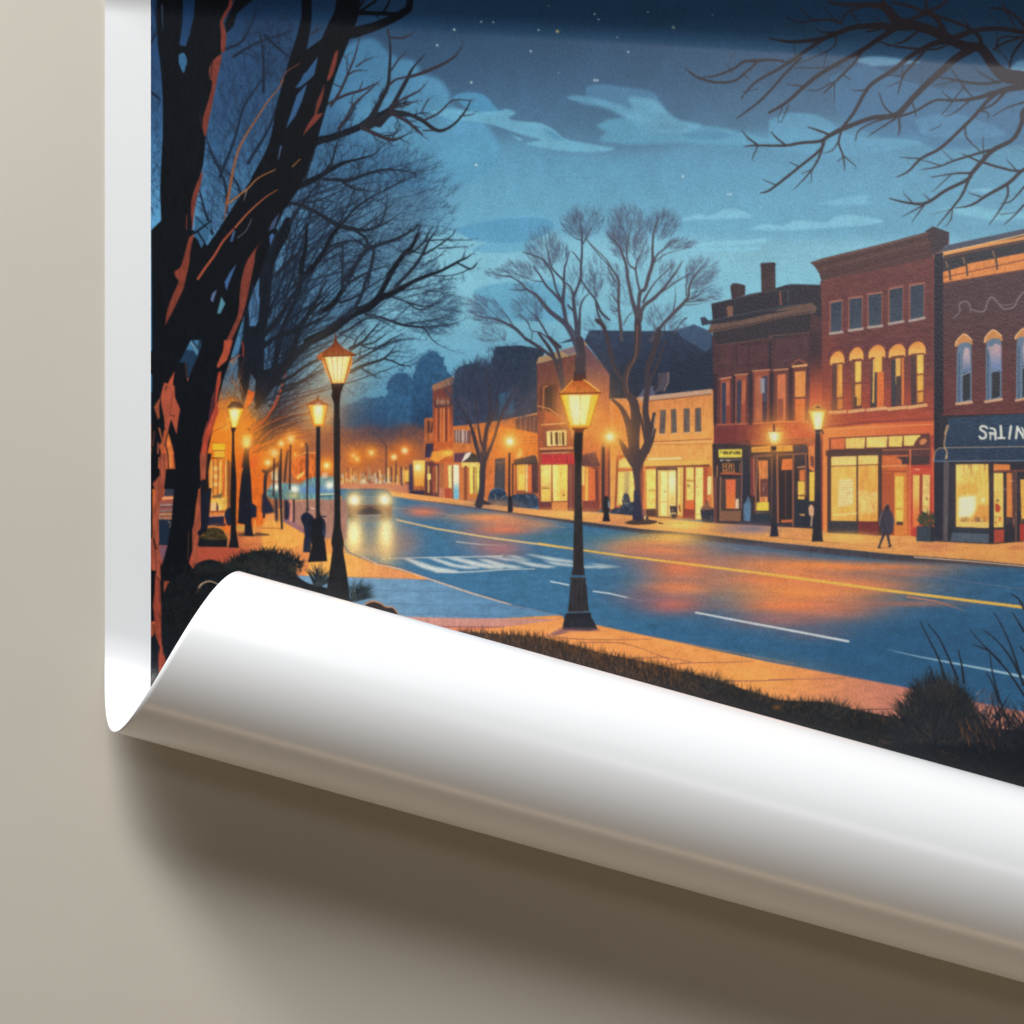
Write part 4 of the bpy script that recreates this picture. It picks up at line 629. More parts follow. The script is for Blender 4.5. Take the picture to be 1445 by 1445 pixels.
for x, y, rx, ry, c, k in [(598, 722, 22, 6, (206, 120, 96), .8), (640, 716, 60, 5, (120, 110, 130), .4), (690, 730, 46, 5, (226, 150, 96), .85), (720, 737, 40, 4, (222, 140, 92), .6), (712, 748, 40, 8, (214, 124, 92), .85), (706, 775, 30, 12, (170, 114, 118), .6), (690, 760, 34, 12, (180, 116, 110), .4), (760, 741, 22, 4, (200, 150, 110), .5),
    (930, 765, 56, 8, (240, 184, 92), .95), (925, 776, 60, 8, (226, 148, 92), .8), (945, 757, 34, 4, (250, 200, 96), .7), (960, 800, 46, 18, (214, 124, 88), .75), (900, 778, 28, 14, (160, 110, 112), .4), (955, 830, 44, 10, (222, 132, 88), .7), (950, 853, 40, 11, (176, 106, 104), .75), (900, 843, 34, 9, (120, 96, 116), .4),
    (1060, 790, 70, 10, (190, 128, 104), .55), (1110, 815, 100, 15, (226, 136, 88), .9), (1140, 836, 90, 13, (246, 156, 84), .95), (1120, 855, 70, 10, (238, 140, 84), .8), (1200, 826, 80, 9, (216, 134, 92), .7), (1100, 875, 60, 10, (160, 112, 112), .6), (1180, 860, 60, 14, (190, 124, 104), .55), (1150, 895, 44, 8, (110, 100, 118), .45), (1290, 852, 60, 3, (190, 118, 96), .55),
    (1210, 800, 110, 5, (222, 138, 88), .8), (1130, 797, 60, 5, (240, 150, 80), .7), (1270, 810, 60, 4, (196, 124, 100), .5), (1040, 770, 90, 3, (120, 118, 140), .3), (780, 758, 90, 5, (60, 110, 138), .6)]:
    tint(x, y, rx*1.15, [min(255, c[0]*1.05), c[1]*.97, c[2]*.9], min(1, k*1.25), ry*1.25)
for k in range(260):                       # broken horizontal streaks inside the reflections
    cx, cy, sx, sy = rng.choice([(930, 772, 60, 16), (1125, 830, 100, 26), (955, 830, 50, 22), (1200, 806, 90, 10), (710, 740, 46, 14), (1090, 800, 80, 14)])
    x = rng.gauss(cx, sx*.6); y = rng.gauss(cy, sy*.6); L = rng.uniform(8, 40)
    line([(x-L, y-L*.11), (x, y), (x+L, y+L*.12)], .5, rng.choice([(246, 170, 92), (232, 136, 88), (250, 196, 100), (150, 108, 118), (90, 100, 128)]), .5, .38, ident=False)
n = fbm(CH, CW, (2.2, 34), 81, 3)           # horizontal streaks of wet asphalt
m = (IDS == CUR[0]); INK[m] *= (1+.16*(n[m]-.5)[:, None]); 
y0_, y1_ = int((690-PY0)*S), int((1050-PY0)*S)
sub = INK[y0_:y1_]; mm = m[y0_:y1_]; bl = blur(sub.copy(), 2); sub[mm] = sub[mm]*.4+bl[mm]*.6
motif('printed_road_marking', 'yellow centre line of the street')
line(FD([(480, 375), (700, 425), (1000, 475), (1445, 535)]), 2.2, (226, 190, 130), 2.4)
FE = fr(760, 640, 360)
line(FE([(0, 508), (200, 540), (480, 580), (960, 640), (1445, 702)])+[(1250, 833), (1445, 857), (1560, 871)], 2.0, (236, 184, 80), 4.4); line([(1280, 842), (1320, 848), (1362, 862)], 2.2, (206, 124, 90), .6)
line([(1010, 770), (1200, 796), (1400, 826), (1560, 846)], .9, (160, 130, 140), None, .5); line(FD([(440, 305), (700, 335), (1000, 380), (1445, 420)]), 1.2, (206, 150, 120), .8, .6); line(FD([(820, 500), (960, 515), (1100, 522)]), 1.4, (206, 196, 180), .5)
motif('printed_road_marking', 'white dashes and arrows painted on the near lane')
line(FE([(890, 900), (1150, 950), (1445, 1005)])+[(1197, 905)], 2.4, (206, 214, 214), 3.2); line(FE([(70, 724), (170, 745)]), 1.6, (206, 216, 216), 2); line(FE([(310, 780), (400, 792), (500, 815)]), 1.8, (210, 218, 218), 1.6); line(FE([(500, 815), (640, 845)]), 1, (150, 150, 160), .4)
line(FB([(670, 1030), (850, 1070), (1000, 1098), (1250, 1145), (1445, 1185), (1900, 1280)]), .6, (150, 184, 200), 4.8); line(FD([(1350, 724), (1445, 742)]), 1, (206, 216, 216), 1.6)
motif('printed_crosswalk', 'white zebra crossing bars on the street')
FX = fr(540, 740, 360)
XW = (204, 210, 206)
for a in ([(115, 192), (150, 192), (300, 240), (430, 262), (420, 271), (300, 269), (225, 247)], [(250, 188), (300, 190), (420, 228), (550, 241), (550, 250), (470, 251), (385, 238)], [(345, 186), (420, 186), (560, 218), (690, 240), (680, 251), (600, 251), (500, 230)], [(530, 196), (590, 198), (700, 226), (810, 242), (740, 250), (655, 238)], [(590, 183), (650, 183), (720, 194), (850, 200), (800, 207), (700, 204)], [(735, 208), (800, 211), (900, 226), (995, 241), (930, 247), (845, 238)], [(800, 167), (850, 171), (1000, 194), (1085, 207), (1085, 219), (960, 206)], [(900, 203), (980, 214), (1085, 228), (1085, 240), (975, 229)], [(1130, 235), (1240, 235), (1365, 241), (1240, 247), (1130, 246)], [(1140, 219), (1230, 225), (1340, 238), (1220, 232)], [(685, 176), (740, 176), (825, 192), (770, 192)]):
    poly(FX(a), XW, soft=.35, alpha=.95, ident=True)
for a, w0, w1 in (([(300, 269), (420, 271), (560, 265), (700, 255), (860, 252)], 1.8, 1.2), ([(0, 196), (130, 190), (350, 186), (600, 181), (680, 178)], 1.0, 1.6)):
    line(FX(a), w0, (208, 208, 196), w1, .95, n=3)
# ---------------------------------------------------------------- bare trees in the middle distance
TC = (64, 66, 82)
GB = fr(660, 280, 200); GC = fr(830, 280, 200)
def g3(f, pts, kk=200/1445.0): return [f([(x, y)])[0]+(w*kk,) for x, y, w in pts]
motif('printed_tree', 'small bare tree with a forked trunk in front of the awnings')
T1 = (58, 52, 62)
haze0 = [(640, 545, 18, 16, 60), (655, 528, 22, 14, 70), (690, 506, 20, 16, 60), (668, 520, 24, 14, 70)]
for cx, cy, rx, ry, n in haze0: broom((675, 600), (cx, cy), rx, ry, n, .9, (56, 72, 94), .6, ident=False, fine=3)
for cx, cy, rx, ry, n in [(668, 548, 30, 26, 90), (706, 545, 30, 32, 90), (735, 565, 26, 22, 60), (654, 575, 22, 20, 50), (690, 520, 34, 20, 60)]:
    broom((684, 640), (cx, cy), rx, ry, n, 1.1, rng.choice([(58, 64, 84), (48, 54, 74), (70, 70, 88)]), .7, ident=False, fine=2)
for p in [[(676, 712, 11), (680, 690, 8), (681, 665, 8.5), (683, 648, 7)], [(681, 655, 7), (672, 628, 6), (664, 600, 4), (652, 578, 2.4), (642, 560, 1)], [(682, 645, 7), (686, 610, 5.5), (692, 580, 3.6), (690, 545, 2), (684, 520, 1)], [(684, 650, 6), (696, 622, 4), (706, 590, 3), (720, 560, 1.6), (735, 540, .8)], [(684, 646, 4), (676, 610, 2.6), (672, 570, 1.6), (668, 540, .8)], [(688, 606, 3), (700, 575, 2), (704, 545, 1)], [(664, 600, 2.6), (650, 590, 1.4), (640, 588, .8)]]: bough(p, T1)
for a in ([(674, 625), (681, 655)], [(700, 632), (688, 652)], [(677, 625), (684, 645)], [(712, 615), (692, 640)]): line(a, 1.0, (170, 124, 104), .6, .8, ident=False)
poly([(668, 713), (676, 706), (684, 706), (696, 712)], T1)
motif('printed_tree', 'tall bare tree behind the large lamp with rounded twig crowns')
for c, rx, ry, root, n in [((765, 346), 25, 27, (776, 390), 130), ((826, 308), 27, 21, (822, 350), 120), ((808, 312), 22, 16, (822, 345), 50), ((730, 378), 24, 12, (765, 405), 80), ((745, 432), 26, 22, (758, 452), 90), ((700, 385), 16, 8, (730, 395), 36), ((682, 436), 26, 20, (720, 462), 100), ((670, 428), 14, 14, (700, 450), 50), ((790, 352), 14, 16, (790, 395), 40), ((840, 380), 14, 26, (842, 420), 40), ((812, 395), 16, 30, (815, 430), 40), ((738, 405), 14, 10, (760, 420), 26), ((690, 470), 24, 14, (712, 480), 50), ((840, 460), 20, 18, (848, 480), 40)]:
    broom(root, c, rx*1.05, ry*1.05, int(n*1.7), .75, rng.choice([(66, 80, 104), (74, 84, 106)]), .55, ident=False, fine=3)
for p in [[(1150, 1620, 62), (1090, 1440, 62), (1030, 1320, 60), (975, 1260, 50), (830, 1145, 42), (700, 990, 32), (600, 925, 24), (540, 860, 16), (440, 800, 12), (330, 785, 9), (250, 760, 5)],
    [(600, 930, 14), (500, 935, 9), (420, 928, 4)], [(1010, 1290, 40), (985, 1150, 38), (970, 1050, 34), (985, 900, 28), (980, 840, 24), (990, 700, 18), (1010, 640, 14), (1035, 540, 7)],
    [(960, 1060, 34), (880, 970, 24), (800, 890, 20), (740, 790, 15), (670, 690, 9)], [(760, 850, 10), (650, 835, 7), (560, 790, 6), (480, 770, 4)], [(945, 1020, 24), (900, 920, 18), (865, 780, 18), (800, 660, 16), (720, 600, 12), (560, 550, 7)], [(980, 840, 20), (900, 760, 16), (850, 690, 14), (820, 560, 10), (800, 470, 7), (790, 380, 4)],
    [(1110, 1440, 50), (1110, 1300, 44), (1090, 1150, 36), (1080, 1010, 32), (1110, 930, 24), (1150, 820, 24), (1155, 680, 22), (1165, 540, 18), (1160, 350, 14), (1150, 250, 8), (1140, 150, 4)],
    [(1130, 1440, 40), (1140, 1250, 26), (1150, 1100, 18), (1180, 1030, 14), (1230, 970, 8)], [(1090, 1160, 24), (1020, 1090, 18)], [(1080, 1010, 22), (1050, 910, 16), (1000, 860, 12)], [(1140, 640, 12), (1100, 580, 10), (1060, 540, 6)], [(1160, 430, 10), (1090, 400, 8), (1000, 310, 6), (940, 230, 3)], [(1165, 480, 10), (1210, 390, 8), (1270, 290, 5)],
    [(600, 1445, 26), (500, 1340, 32), (400, 1280, 26), (280, 1230, 16), (120, 1200, 8), (0, 1150, 4)], [(480, 1330, 14), (400, 1200, 9), (330, 1120, 5)], [(840, 1445, 16), (760, 1300, 18), (700, 1210, 12), (640, 1160, 5)], [(840, 1440, 16), (740, 1370, 12), (650, 1345, 8), (610, 1260, 12), (520, 1180, 6)], [(650, 1445, 9), (660, 1350, 8)],
    [(1150, 820, 14), (1220, 930, 16), (1300, 1030, 20), (1360, 1160, 24), (1445, 1240, 20)], [(1300, 1030, 12), (1330, 1180, 20), (1400, 1330, 26)], [(1200, 400, 8), (1290, 520, 8), (1445, 700, 8)], [(1300, 1000, 8), (1290, 850, 8), (1300, 760, 4)], [(860, 1445, 6), (875, 1330, 4)]]: bough(g3(GB, p), TC)
for p in [[(818, 480, 11), (822, 505, 9), (822, 545, 8)], [(790, 490, 5), (775, 476, 4)], [(760, 470, 3), (780, 500, 5), (792, 540, 4), (794, 560, 2)]]: bough(p, (58, 54, 66))
for a in ([(555, 880), (690, 985), (820, 1140)], [(1010, 1200), (1050, 1330), (1100, 1420)], [(280, 1245), (350, 1265)]): line(GB(a), .9, (150, 150, 160), .5, .6, n=3, ident=False)
for p in [[(742, 478, 4), (765, 493, 4.4), (790, 512, 3)], [(775, 478, 3), (788, 498, 4), (796, 545, 3)]]: bough(p, (58, 56, 70))
motif('printed_tree', 'big bare tree with a forked trunk in front of the low orange building')
T3 = (76, 72, 82)
for c, rx, ry, root, n in [((884, 316), 31, 28, (893, 370), 200), ((870, 335), 15, 25, (885, 370), 70), ((937, 312), 24, 18, (922, 352), 120), ((963, 342), 22, 8, (930, 362), 70), ((992, 380), 24, 21, (966, 412), 140), ((1000, 413), 22, 12, (972, 425), 60), ((946, 382), 16, 16, (932, 412), 50), ((905, 345), 12, 24, (900, 390), 50), ((862, 385), 12, 18, (872, 405), 40), ((838, 395), 12, 20, (842, 430), 40), ((866, 420), 10, 24, (872, 440), 30), ((935, 445), 26, 18, (925, 470), 60), ((880, 400), 16, 30, (888, 430), 30), ((960, 460), 14, 8, (940, 470), 30)]:
    broom(root, c, rx*1.05, ry*1.05, int(n*1.7), .75, rng.choice([(80, 90, 112), (72, 82, 106)]), .6, ident=False, fine=3)
for p in [[(505, 1500, 66), (510, 1340, 64), (500, 1200, 56), (470, 1110, 44), (435, 980, 34), (405, 820, 28), (385, 680, 24), (330, 520, 18), (270, 430, 12), (250, 340, 6)], [(510, 1230, 44), (515, 1080, 36), (530, 960, 36), (580, 920, 34), (620, 780, 36), (655, 660, 32), (655, 520, 22), (665, 380, 16), (700, 250, 9), (740, 170, 4)], [(530, 960, 22), (500, 840, 18), (480, 730, 16), (420, 680, 14), (395, 600, 14), (400, 480, 12), (430, 330, 7), (440, 200, 4)], [(485, 720, 18), (500, 640, 12), (540, 560, 8), (570, 460, 4)],
    [(530, 1250, 40), (560, 1110, 36), (680, 1010, 34), (800, 880, 24), (900, 740, 16), (960, 640, 8)], [(560, 1060, 24), (600, 980, 20), (680, 860, 12), (800, 740, 8), (880, 660, 4)], [(700, 990, 16), (800, 920, 14), (900, 850, 12), (1000, 790, 8), (1060, 760, 4)], [(650, 690, 24), (700, 580, 16), (770, 520, 12), (850, 450, 8), (950, 420, 4)], [(670, 660, 10), (740, 600, 8), (840, 550, 6), (1000, 510, 3), (1060, 490, 2)], [(720, 660, 6), (750, 600, 5), (760, 540, 3)],
    [(640, 1445, 44), (740, 1310, 34), (850, 1190, 36), (950, 1090, 32), (1020, 1000, 26), (1030, 900, 18), (1080, 800, 14), (1150, 700, 8)], [(990, 1050, 14), (1100, 1000, 10), (1180, 930, 6)], [(1000, 1060, 12), (1150, 1040, 9), (1330, 990, 4)], [(980, 1090, 8), (1100, 1080, 6), (1220, 1050, 3)], [(1000, 990, 12), (1000, 850, 8), (1020, 770, 5)], [(870, 1140, 14), (890, 1000, 7), (885, 870, 3)],
    [(340, 1445, 38), (330, 1300, 32), (310, 1110, 28), (310, 950, 24), (310, 830, 20), (240, 720, 16), (180, 620, 10), (60, 500, 7), (0, 440, 6)], [(310, 1080, 14), (260, 1010, 9), (230, 970, 5)], [(290, 1200, 7), (220, 1090, 5)], [(270, 850, 14), (200, 700, 8)], [(360, 1290, 9), (400, 1210, 9), (450, 1160, 7)], [(720, 1430, 14), (780, 1310, 8), (660, 1060, 4)], [(870, 1380, 14), (940, 1270, 10), (1000, 1220, 16)], [(700, 1400, 6), (660, 1200, 5), (640, 1090, 3)]]: bough(g3(GC, p), T3)
H7 = fr(760, 330, 360); 
for p in [[(560, 500, 36), (560, 640, 36), (545, 700, 28), (510, 760, 34), (490, 840, 30), (500, 900, 34), (540, 960, 50), (550, 1060, 54), (540, 1160, 60), (540, 1240, 62)], [(680, 540, 26), (660, 640, 34), (620, 760, 34), (615, 880, 30), (605, 1000, 34), (620, 1100, 40), (620, 1180, 46), (590, 1250, 50), (560, 1300, 56)], [(330, 490, 22), (370, 530, 22), (400, 640, 22), (430, 760, 20), (480, 840, 18), (510, 920, 30)], [(420, 940, 16), (470, 990, 24), (510, 1080, 40), (530, 1170, 50)], [(655, 1020, 18), (645, 1080, 22), (640, 1160, 26), (610, 1230, 40)], [(460, 1170, 18), (500, 1240, 40), (545, 1300, 56)], [(720, 600, 8), (680, 720, 14), (640, 820, 18), (620, 880, 18)], [(575, 1020, 10), (590, 1090, 16), (610, 1180, 24)], [(660, 1110, 12), (640, 1180, 20)], [(700, 800, 6), (650, 880, 10)], [(545, 1240, 70), (560, 1310, 66), (570, 1440, 50), (566, 1540, 50), (562, 1600, 60)]]:
    bough([H7([(x, y)])[0]+(w*360/1445,) for x, y, w in p], (62, 54, 62))
for p in ([(560, 520), (550, 690), (515, 760), (500, 830), (505, 900)],): line(H7(p), 1.6, (150, 96, 72), 1, .8, n=3, ident=False)
line(H7([(660, 1030), (650, 1110), (640, 1150)]), 1, (236, 200, 160), .6, .8, ident=False)
poly(F8([(355, 900), (430, 900), (450, 1140), (470, 1230), (340, 1230), (350, 1150)]), (48, 48, 70)); poly(F8([(455, 600), (480, 640), (478, 1200), (455, 1190), (430, 900), (430, 700)]), (226, 104, 58), alpha=.6, soft=1, ident=False)
poly(curve(F8([(245, 1265), (340, 1235), (480, 1225), (625, 1250), (560, 1280), (400, 1290), (300, 1285)]), 3), (56, 46, 50), alpha=.9); poly(F8([(490, 1190), (500, 1140), (520, 1200), (525, 1250), (490, 1250)]), (70, 62, 60)); line(F8([(495, 1180), (480, 1230)]), 1.2, (230, 190, 130)); line(F8([(640, 1268), (680, 1275)]), 2, (70, 56, 50)); line(F8([(660, 1275), (900, 1270)]), .7, (150, 110, 70), None, .6)
# ---------------------------------------------------------------- street lamps across the road
def small_lamp(px, py, y1, bw, r, ray=True):
    tint(px, py, r*4.2, (238, 140, 60), .6); tint(px, py, r*1.9, (250, 180, 70), .8)
    if ray:
        for k in range(26):
            a = rng.uniform(0, 6.28); L = r*rng.uniform(1.6, 3.4); line([(px, py), (px+math.cos(a)*L, py+math.sin(a)*L)], 1.1, (252, 186, 84), .3, .45, ident=False)
    tint(px, py, r*1.0, (255, 228, 130), .9); tint(px, py, r*.55, (255, 250, 220), 1)
    ring = [(px+r*.8*math.cos(t), py+r*.8*math.sin(t)) for t in np.linspace(0, 6.28, 14)]
    poly(ring, (255, 250, 220), alpha=.05, ident=True)
DK = (50, 44, 50)
motif('printed_street_lamp', 'thin lamp with a glowing globe by the blue bushes'); small_lamp(719.5, 623, 722, 5, 7)
line([(719, 640), (718.5, 700)], 2.4, DK, 3); line([(723.5, 655), (723.5, 700)], 2, (70, 56, 54)); poly([(717, 700), (722.5, 700), (724, 720), (722, 723), (717, 723), (716.5, 720)], (40, 38, 46))
motif('printed_street_lamp', 'lamp with a glowing globe on a black post beside the low orange building'); small_lamp(860.5, 616.5, 736, 8, 8)
poly([(851, 700), (857, 700), (859, 704), (859, 725), (861, 736), (850, 736), (852, 725)], (34, 34, 44)); line([(851.5, 632), (852, 705)], 3, (66, 50, 52)); poly([(857, 702), (861, 706), (860, 720), (857, 715)], (60, 62, 74)); line([(859, 708), (859.5, 716)], 1.2, (170, 190, 200))
motif('printed_street_lamp', 'narrow lamp in front of the dark brick building')
line([(1092.6, 632), (1092, 700), (1092, 742)], 5.2, (54, 48, 56), 6.5); poly([(1088.5, 738), (1096, 738), (1098, 752), (1099, 757), (1086, 757), (1087, 752)], (40, 42, 56)); small_lamp(1093, 616, 757, 10, 8, True)
poly([(1083, 609), (1104, 609), (1100, 622), (1096, 627), (1089, 627)], (250, 210, 100), alpha=.55, ident=True); line([(1083, 609), (1104, 608)], 1.6, (206, 120, 60)); line([(1084, 610), (1088, 614)], 1.2, (255, 240, 190)); tint(1092, 616, 4.5, (255, 252, 226), 1, 6); line([(1092, 600), (1092, 608)], 3, (120, 64, 56)); poly([(1088, 630), (1096, 630), (1095, 635), (1089, 635)], (60, 48, 50))
motif('printed_street_lamp', 'lantern on a stout post in front of the three storey brick building')
tint(1153, 592, 34, (240, 140, 70), .6); tint(1153, 590, 14, (252, 196, 76), .7)
poly(FA([(1210, 210), (1262, 210), (1270, 1000), (1200, 1000)]), (56, 46, 50)); poly(FA([(1205, 900), (1265, 900), (1280, 1340), (1295, 1480), (1165, 1480), (1180, 1340)]), (42, 42, 52)); 
poly(F9([(240, 985), (275, 962), (305, 985), (325, 1002), (222, 1005)]), (206, 140, 60)); poly(F9([(258, 985), (278, 975), (296, 988)]), (90, 56, 46)); poly(F9([(225, 1002), (322, 1000), (300, 1108), (256, 1112)]), (248, 206, 92)); poly(F9([(248, 1010), (305, 1008), (288, 1105), (264, 1106)]), (255, 238, 150)); tint(*F9([(278, 1060)])[0], 5, (255, 252, 214), .95, 12); line(F9([(225, 1004), (256, 1112)]), 1.2, (206, 140, 50)); line(F9([(322, 1002), (300, 1110)]), 1.2, (206, 140, 50)); line(F9([(222, 1005), (325, 1002)]), 1.5, (226, 160, 60)); poly(F9([(258, 1108), (300, 1108), (292, 1122), (264, 1122)]), (70, 50, 46)); line(F9([(300, 1110), (308, 1132)]), 2, (90, 60, 50))
motif('printed_person', 'person in a long dark coat walking along the lit pavement')
poly(FB([(658, 215), (668, 203), (680, 212), (686, 240), (700, 262), (706, 290), (704, 335), (700, 372), (690, 378), (640, 375), (634, 340), (624, 330), (628, 285), (640, 250), (652, 235)]), (62, 58, 72), tex=.15); poly(FB([(660, 218), (668, 206), (678, 216), (678, 240), (668, 244)]), (58, 44, 50)); line(FB([(640, 255), (628, 290), (626, 330)]), 1.4, (120, 116, 130), .8); line(FB([(658, 215), (668, 204)]), 1, (206, 160, 110)); line(FB([(700, 270), (708, 300), (704, 340)]), 2, (84, 80, 92), 1)
line(FB([(655, 370), (640, 405), (622, 450)]), 4, (52, 52, 68), 2.4); line(FB([(672, 370), (676, 405), (686, 444)]), 4.2, (56, 54, 68), 2.6); line(FB([(618, 453), (632, 452)]), 1.8, (40, 40, 52)); line(FB([(678, 446), (692, 444)]), 1.8, (40, 40, 52)); line(FB([(736, 400), (734, 455)]), .7, (150, 90, 60), None, .8); line(FB([(640, 455), (734, 457)]), .8, (130, 84, 64), .4, .8)
motif('printed_planter', 'square grey planter with a leafy green shrub by the red shop door')
poly(FB([(838, 330), (920, 335), (915, 420), (834, 416)]), (58, 68, 78), tex=.12); poly(FB([(915, 330), (945, 340), (940, 418), (912, 420)]), (46, 48, 60))
for k in range(170):
    a = rng.uniform(0, 6.28); r = rng.random()**.5; x, y = FB([(892+46*r*math.cos(a), 295+44*r*math.sin(a))])[0]
    b = rng.uniform(.2, 2.9); line([(x, y), (x+3.5*math.cos(b), y-3.5*math.sin(b))], 1.3, rng.choice([(46, 64, 52), (60, 78, 54), (36, 48, 52), (80, 92, 60)]), .6)
# ---------------------------------------------------------------- the car with its headlights on
motif('printed_car', 'oncoming car with bright headlights on the wet street')
blob(FD([(200, 290), (210, 225), (240, 205), (330, 202), (420, 208), (450, 240), (455, 330), (440, 375), (390, 392), (250, 392), (205, 370)]), (94, 116, 128), soft=1.2, ident=True)
poly(FD([(250, 205), (420, 205), (400, 250), (270, 250)]), (84, 112, 128), soft=1, ident=True); poly(FD([(200, 290), (455, 290), (452, 372), (205, 370)]), (104, 74, 66), soft=1.5, ident=True); poly(curve(FD([(255, 330), (300, 308), (350, 308), (392, 330), (388, 350), (260, 350)]), 3), (44, 44, 56)); line(FD([(250, 352), (390, 348)]), 1.4, (150, 160, 170)); poly(FD([(262, 356), (388, 352), (380, 375), (275, 380)]), (96, 112, 126), soft=.6)
line(FD([(215, 232), (240, 208), (330, 203), (425, 208), (448, 236)]), 1.2, (58, 70, 84), None, .7, n=3, ident=False); line(FD([(205, 292), (330, 300), (455, 290)]), 1.6, (60, 52, 56), None, .8, n=3); poly(FD([(205, 345), (255, 352), (250, 392), (215, 388)]), (48, 42, 46), soft=1, ident=True); poly(FD([(395, 352), (452, 345), (440, 385), (400, 392)]), (54, 44, 46), soft=1, ident=True); line(FD([(270, 246), (400, 246)]), 1, (150, 170, 180), None, .6)
for x, y in ((500, 706), (543, 705)):
    tint(x, y, 15, (246, 190, 100), .6); tint(x, y, 9, (255, 232, 160), .85); tint(x, y, 5.5, (255, 252, 232), 1)
for x in (500, 545):
    tint(x, 765, 24, (226, 172, 108), .7, 34); tint(x, 760, 11, (248, 212, 124), .92, 30); tint(x, 752, 8, (255, 242, 180), .95, 20)
tint(575, 765, 22, (170, 120, 110), .5, 22); tint(520, 778, 40, (206, 160, 110), .5, 10)
# ---------------------------------------------------------------- left side: pavement, shops, cars and people under the trees
FL = fr(213, 640, 180); FM = fr(213, 480, 180); FN = fr(370, 580, 180); F1 = fr(140, 660, 360)
motif('printed_pavement', 'near pavement in orange lamp light and blue shade')
poly([(213, 735), (360, 722), (400, 716), (440, 690), (482, 700), (487, 780), (532, 796), (614, 819), (721, 853), (794, 869), (800, 885), (760, 905), (600, 900), (213, 900)], (226, 146, 76), tex=.07, grad=((380, 740), (330, 800), (190, 88, 62)))
poly([(213, 770), (300, 770), (345, 775), (380, 790), (330, 840), (213, 840)], (176, 78, 58), alpha=.8, soft=3)
poly(FN([(380, 1020), (820, 1000), (960, 1010), (960, 1445), (480, 1445), (400, 1330), (240, 1260), (250, 1030)]), (166, 120, 104), soft=1.5, tex=.1, ident=True); poly(FN([(270, 1200), (480, 1330), (500, 1445), (420, 1380), (220, 1260)]), (140, 96, 110), alpha=.7, soft=1.5)
poly(FN([(0, 1240), (210, 1240), (350, 1320), (480, 1390), (520, 1480), (300, 1560), (0, 1560)]), (240, 162, 76), tex=.06); line(FN([(0, 1325), (210, 1330)]), .9, (150, 90, 52)); line(FL([(1250, 845), (1445, 845)]), .9, (170, 100, 56)); line(FL([(980, 1045), (1445, 1000)]), 1, (170, 100, 56), .6)
poly(F1([(1110, 470), (1180, 480), (1200, 560), (1110, 620), (1040, 470)]), (214, 128, 76), alpha=.6, soft=2)
poly([(440, 783), (486, 780), (533, 797), (560, 806), (590, 818), (520, 822), (430, 822)], (238, 170, 84), tex=.06, grad=((470, 790), (560, 815), (222, 146, 92)))
poly([(420, 812), (520, 816), (612, 818), (721, 853), (794, 868), (700, 873), (590, 873), (520, 860), (430, 840)], (108, 146, 174), tex=.1, texcell=(6, 14), grad=((520, 825), (700, 865), (92, 134, 168)))
poly([(560, 870), (640, 872), (794, 874), (800, 887), (760, 900), (650, 890), (570, 880)], (196, 138, 124), tex=.06); poly([(590, 884), (794, 884), (860, 886), (850, 920), (760, 905), (640, 893)], (222, 132, 96), tex=.06); line([(600, 884), (700, 885), (800, 882)], 1.1, (120, 76, 80))
line(FD([(290, 590), (370, 625), (500, 655), (700, 722), (900, 790), (1130, 856)]), 2.6, (216, 176, 146), 1.6); line(FD([(370, 622), (480, 640), (640, 690)]), 1, (120, 84, 80), .6); line(FD([(1130, 858), (1420, 920)]), 1.2, (110, 120, 140), .7)
for a in ([(200, 700), (480, 705), (690, 722)], [(330, 770), (600, 782), (860, 780)], [(420, 850), (700, 858), (1130, 856)], [(480, 905), (900, 915), (1330, 940)]): line(FD(a), .9, (76, 100, 128), .6, .7, n=3)
line(FD([(180, 515), (210, 560), (350, 620)]), 1.4, (90, 84, 96), .8)
# shops and glow behind the trunks
motif('printed_shopfront', 'glowing orange shopfronts seen between the trunks on the left')
poly([(213, 600), (225, 560), (300, 560), (345, 590), (378, 620), (380, 700), (372, 740), (330, 752), (213, 760)], (226, 108, 38), soft=3, ident=True, tex=.12)
tint(332, 590, 60, (240, 130, 40), .5, 60)
poly(FM([(760, 700), (920, 650), (1060, 720), (1150, 860), (1290, 1000), (1300, 1445), (640, 1445), (700, 1000)]), (238, 122, 34), soft=2, ident=True); poly(FM([(700, 1170), (840, 1170), (840, 1250), (700, 1250)]), (246, 196, 44)); poly(FM([(720, 1260), (838, 1250), (838, 1330), (720, 1330)]), (246, 184, 56)); tint(*FM([(850, 985)])[0], 7, (255, 214, 90), .9, 4)
line(FM([(700, 1040), (860, 960)]), 1.2, (120, 60, 30)); line(FM([(690, 1165), (910, 1165)]), 1.2, (176, 84, 36)); line(FM([(940, 1065), (1060, 1075)]), 1.2, (150, 70, 36)); line(FM([(700, 1250), (850, 1250)]), 1.2, (130, 66, 36)); line(FM([(690, 1335), (850, 1335)]), 1.5, (90, 50, 36))
poly(FM([(1060, 1000), (1290, 1000), (1240, 1300), (1200, 1445), (1000, 1445)]), (226, 84, 44), soft=3, alpha=.8, ident=True); poly(FM([(920, 1000), (970, 1050), (960, 1445), (1040, 1445), (1040, 1100)]), (222, 96, 40), alpha=.6, soft=2)
poly(FL([(660, 80), (870, 40), (870, 720), (640, 700)]), (220, 128, 48), tex=.25, texcell=(12, 3))
for x, w, c in ((690, 2.2, (250, 190, 90)), (735, 4, (242, 150, 60)), (760, 1.2, (130, 66, 40)), (790, 2.6, (250, 196, 96)), (828, 2, (214, 96, 50)), (710, 1, (120, 66, 46)), (850, 1.4, (240, 196, 120)), (675, 1.6, (236, 160, 84))): line(FL([(x, 90), (x-4, 470)]), w, c, None, .9)
for y in (170, 260, 350): tint(*FL([(735, y)])[0], 3, (252, 224, 150), .8, 3)
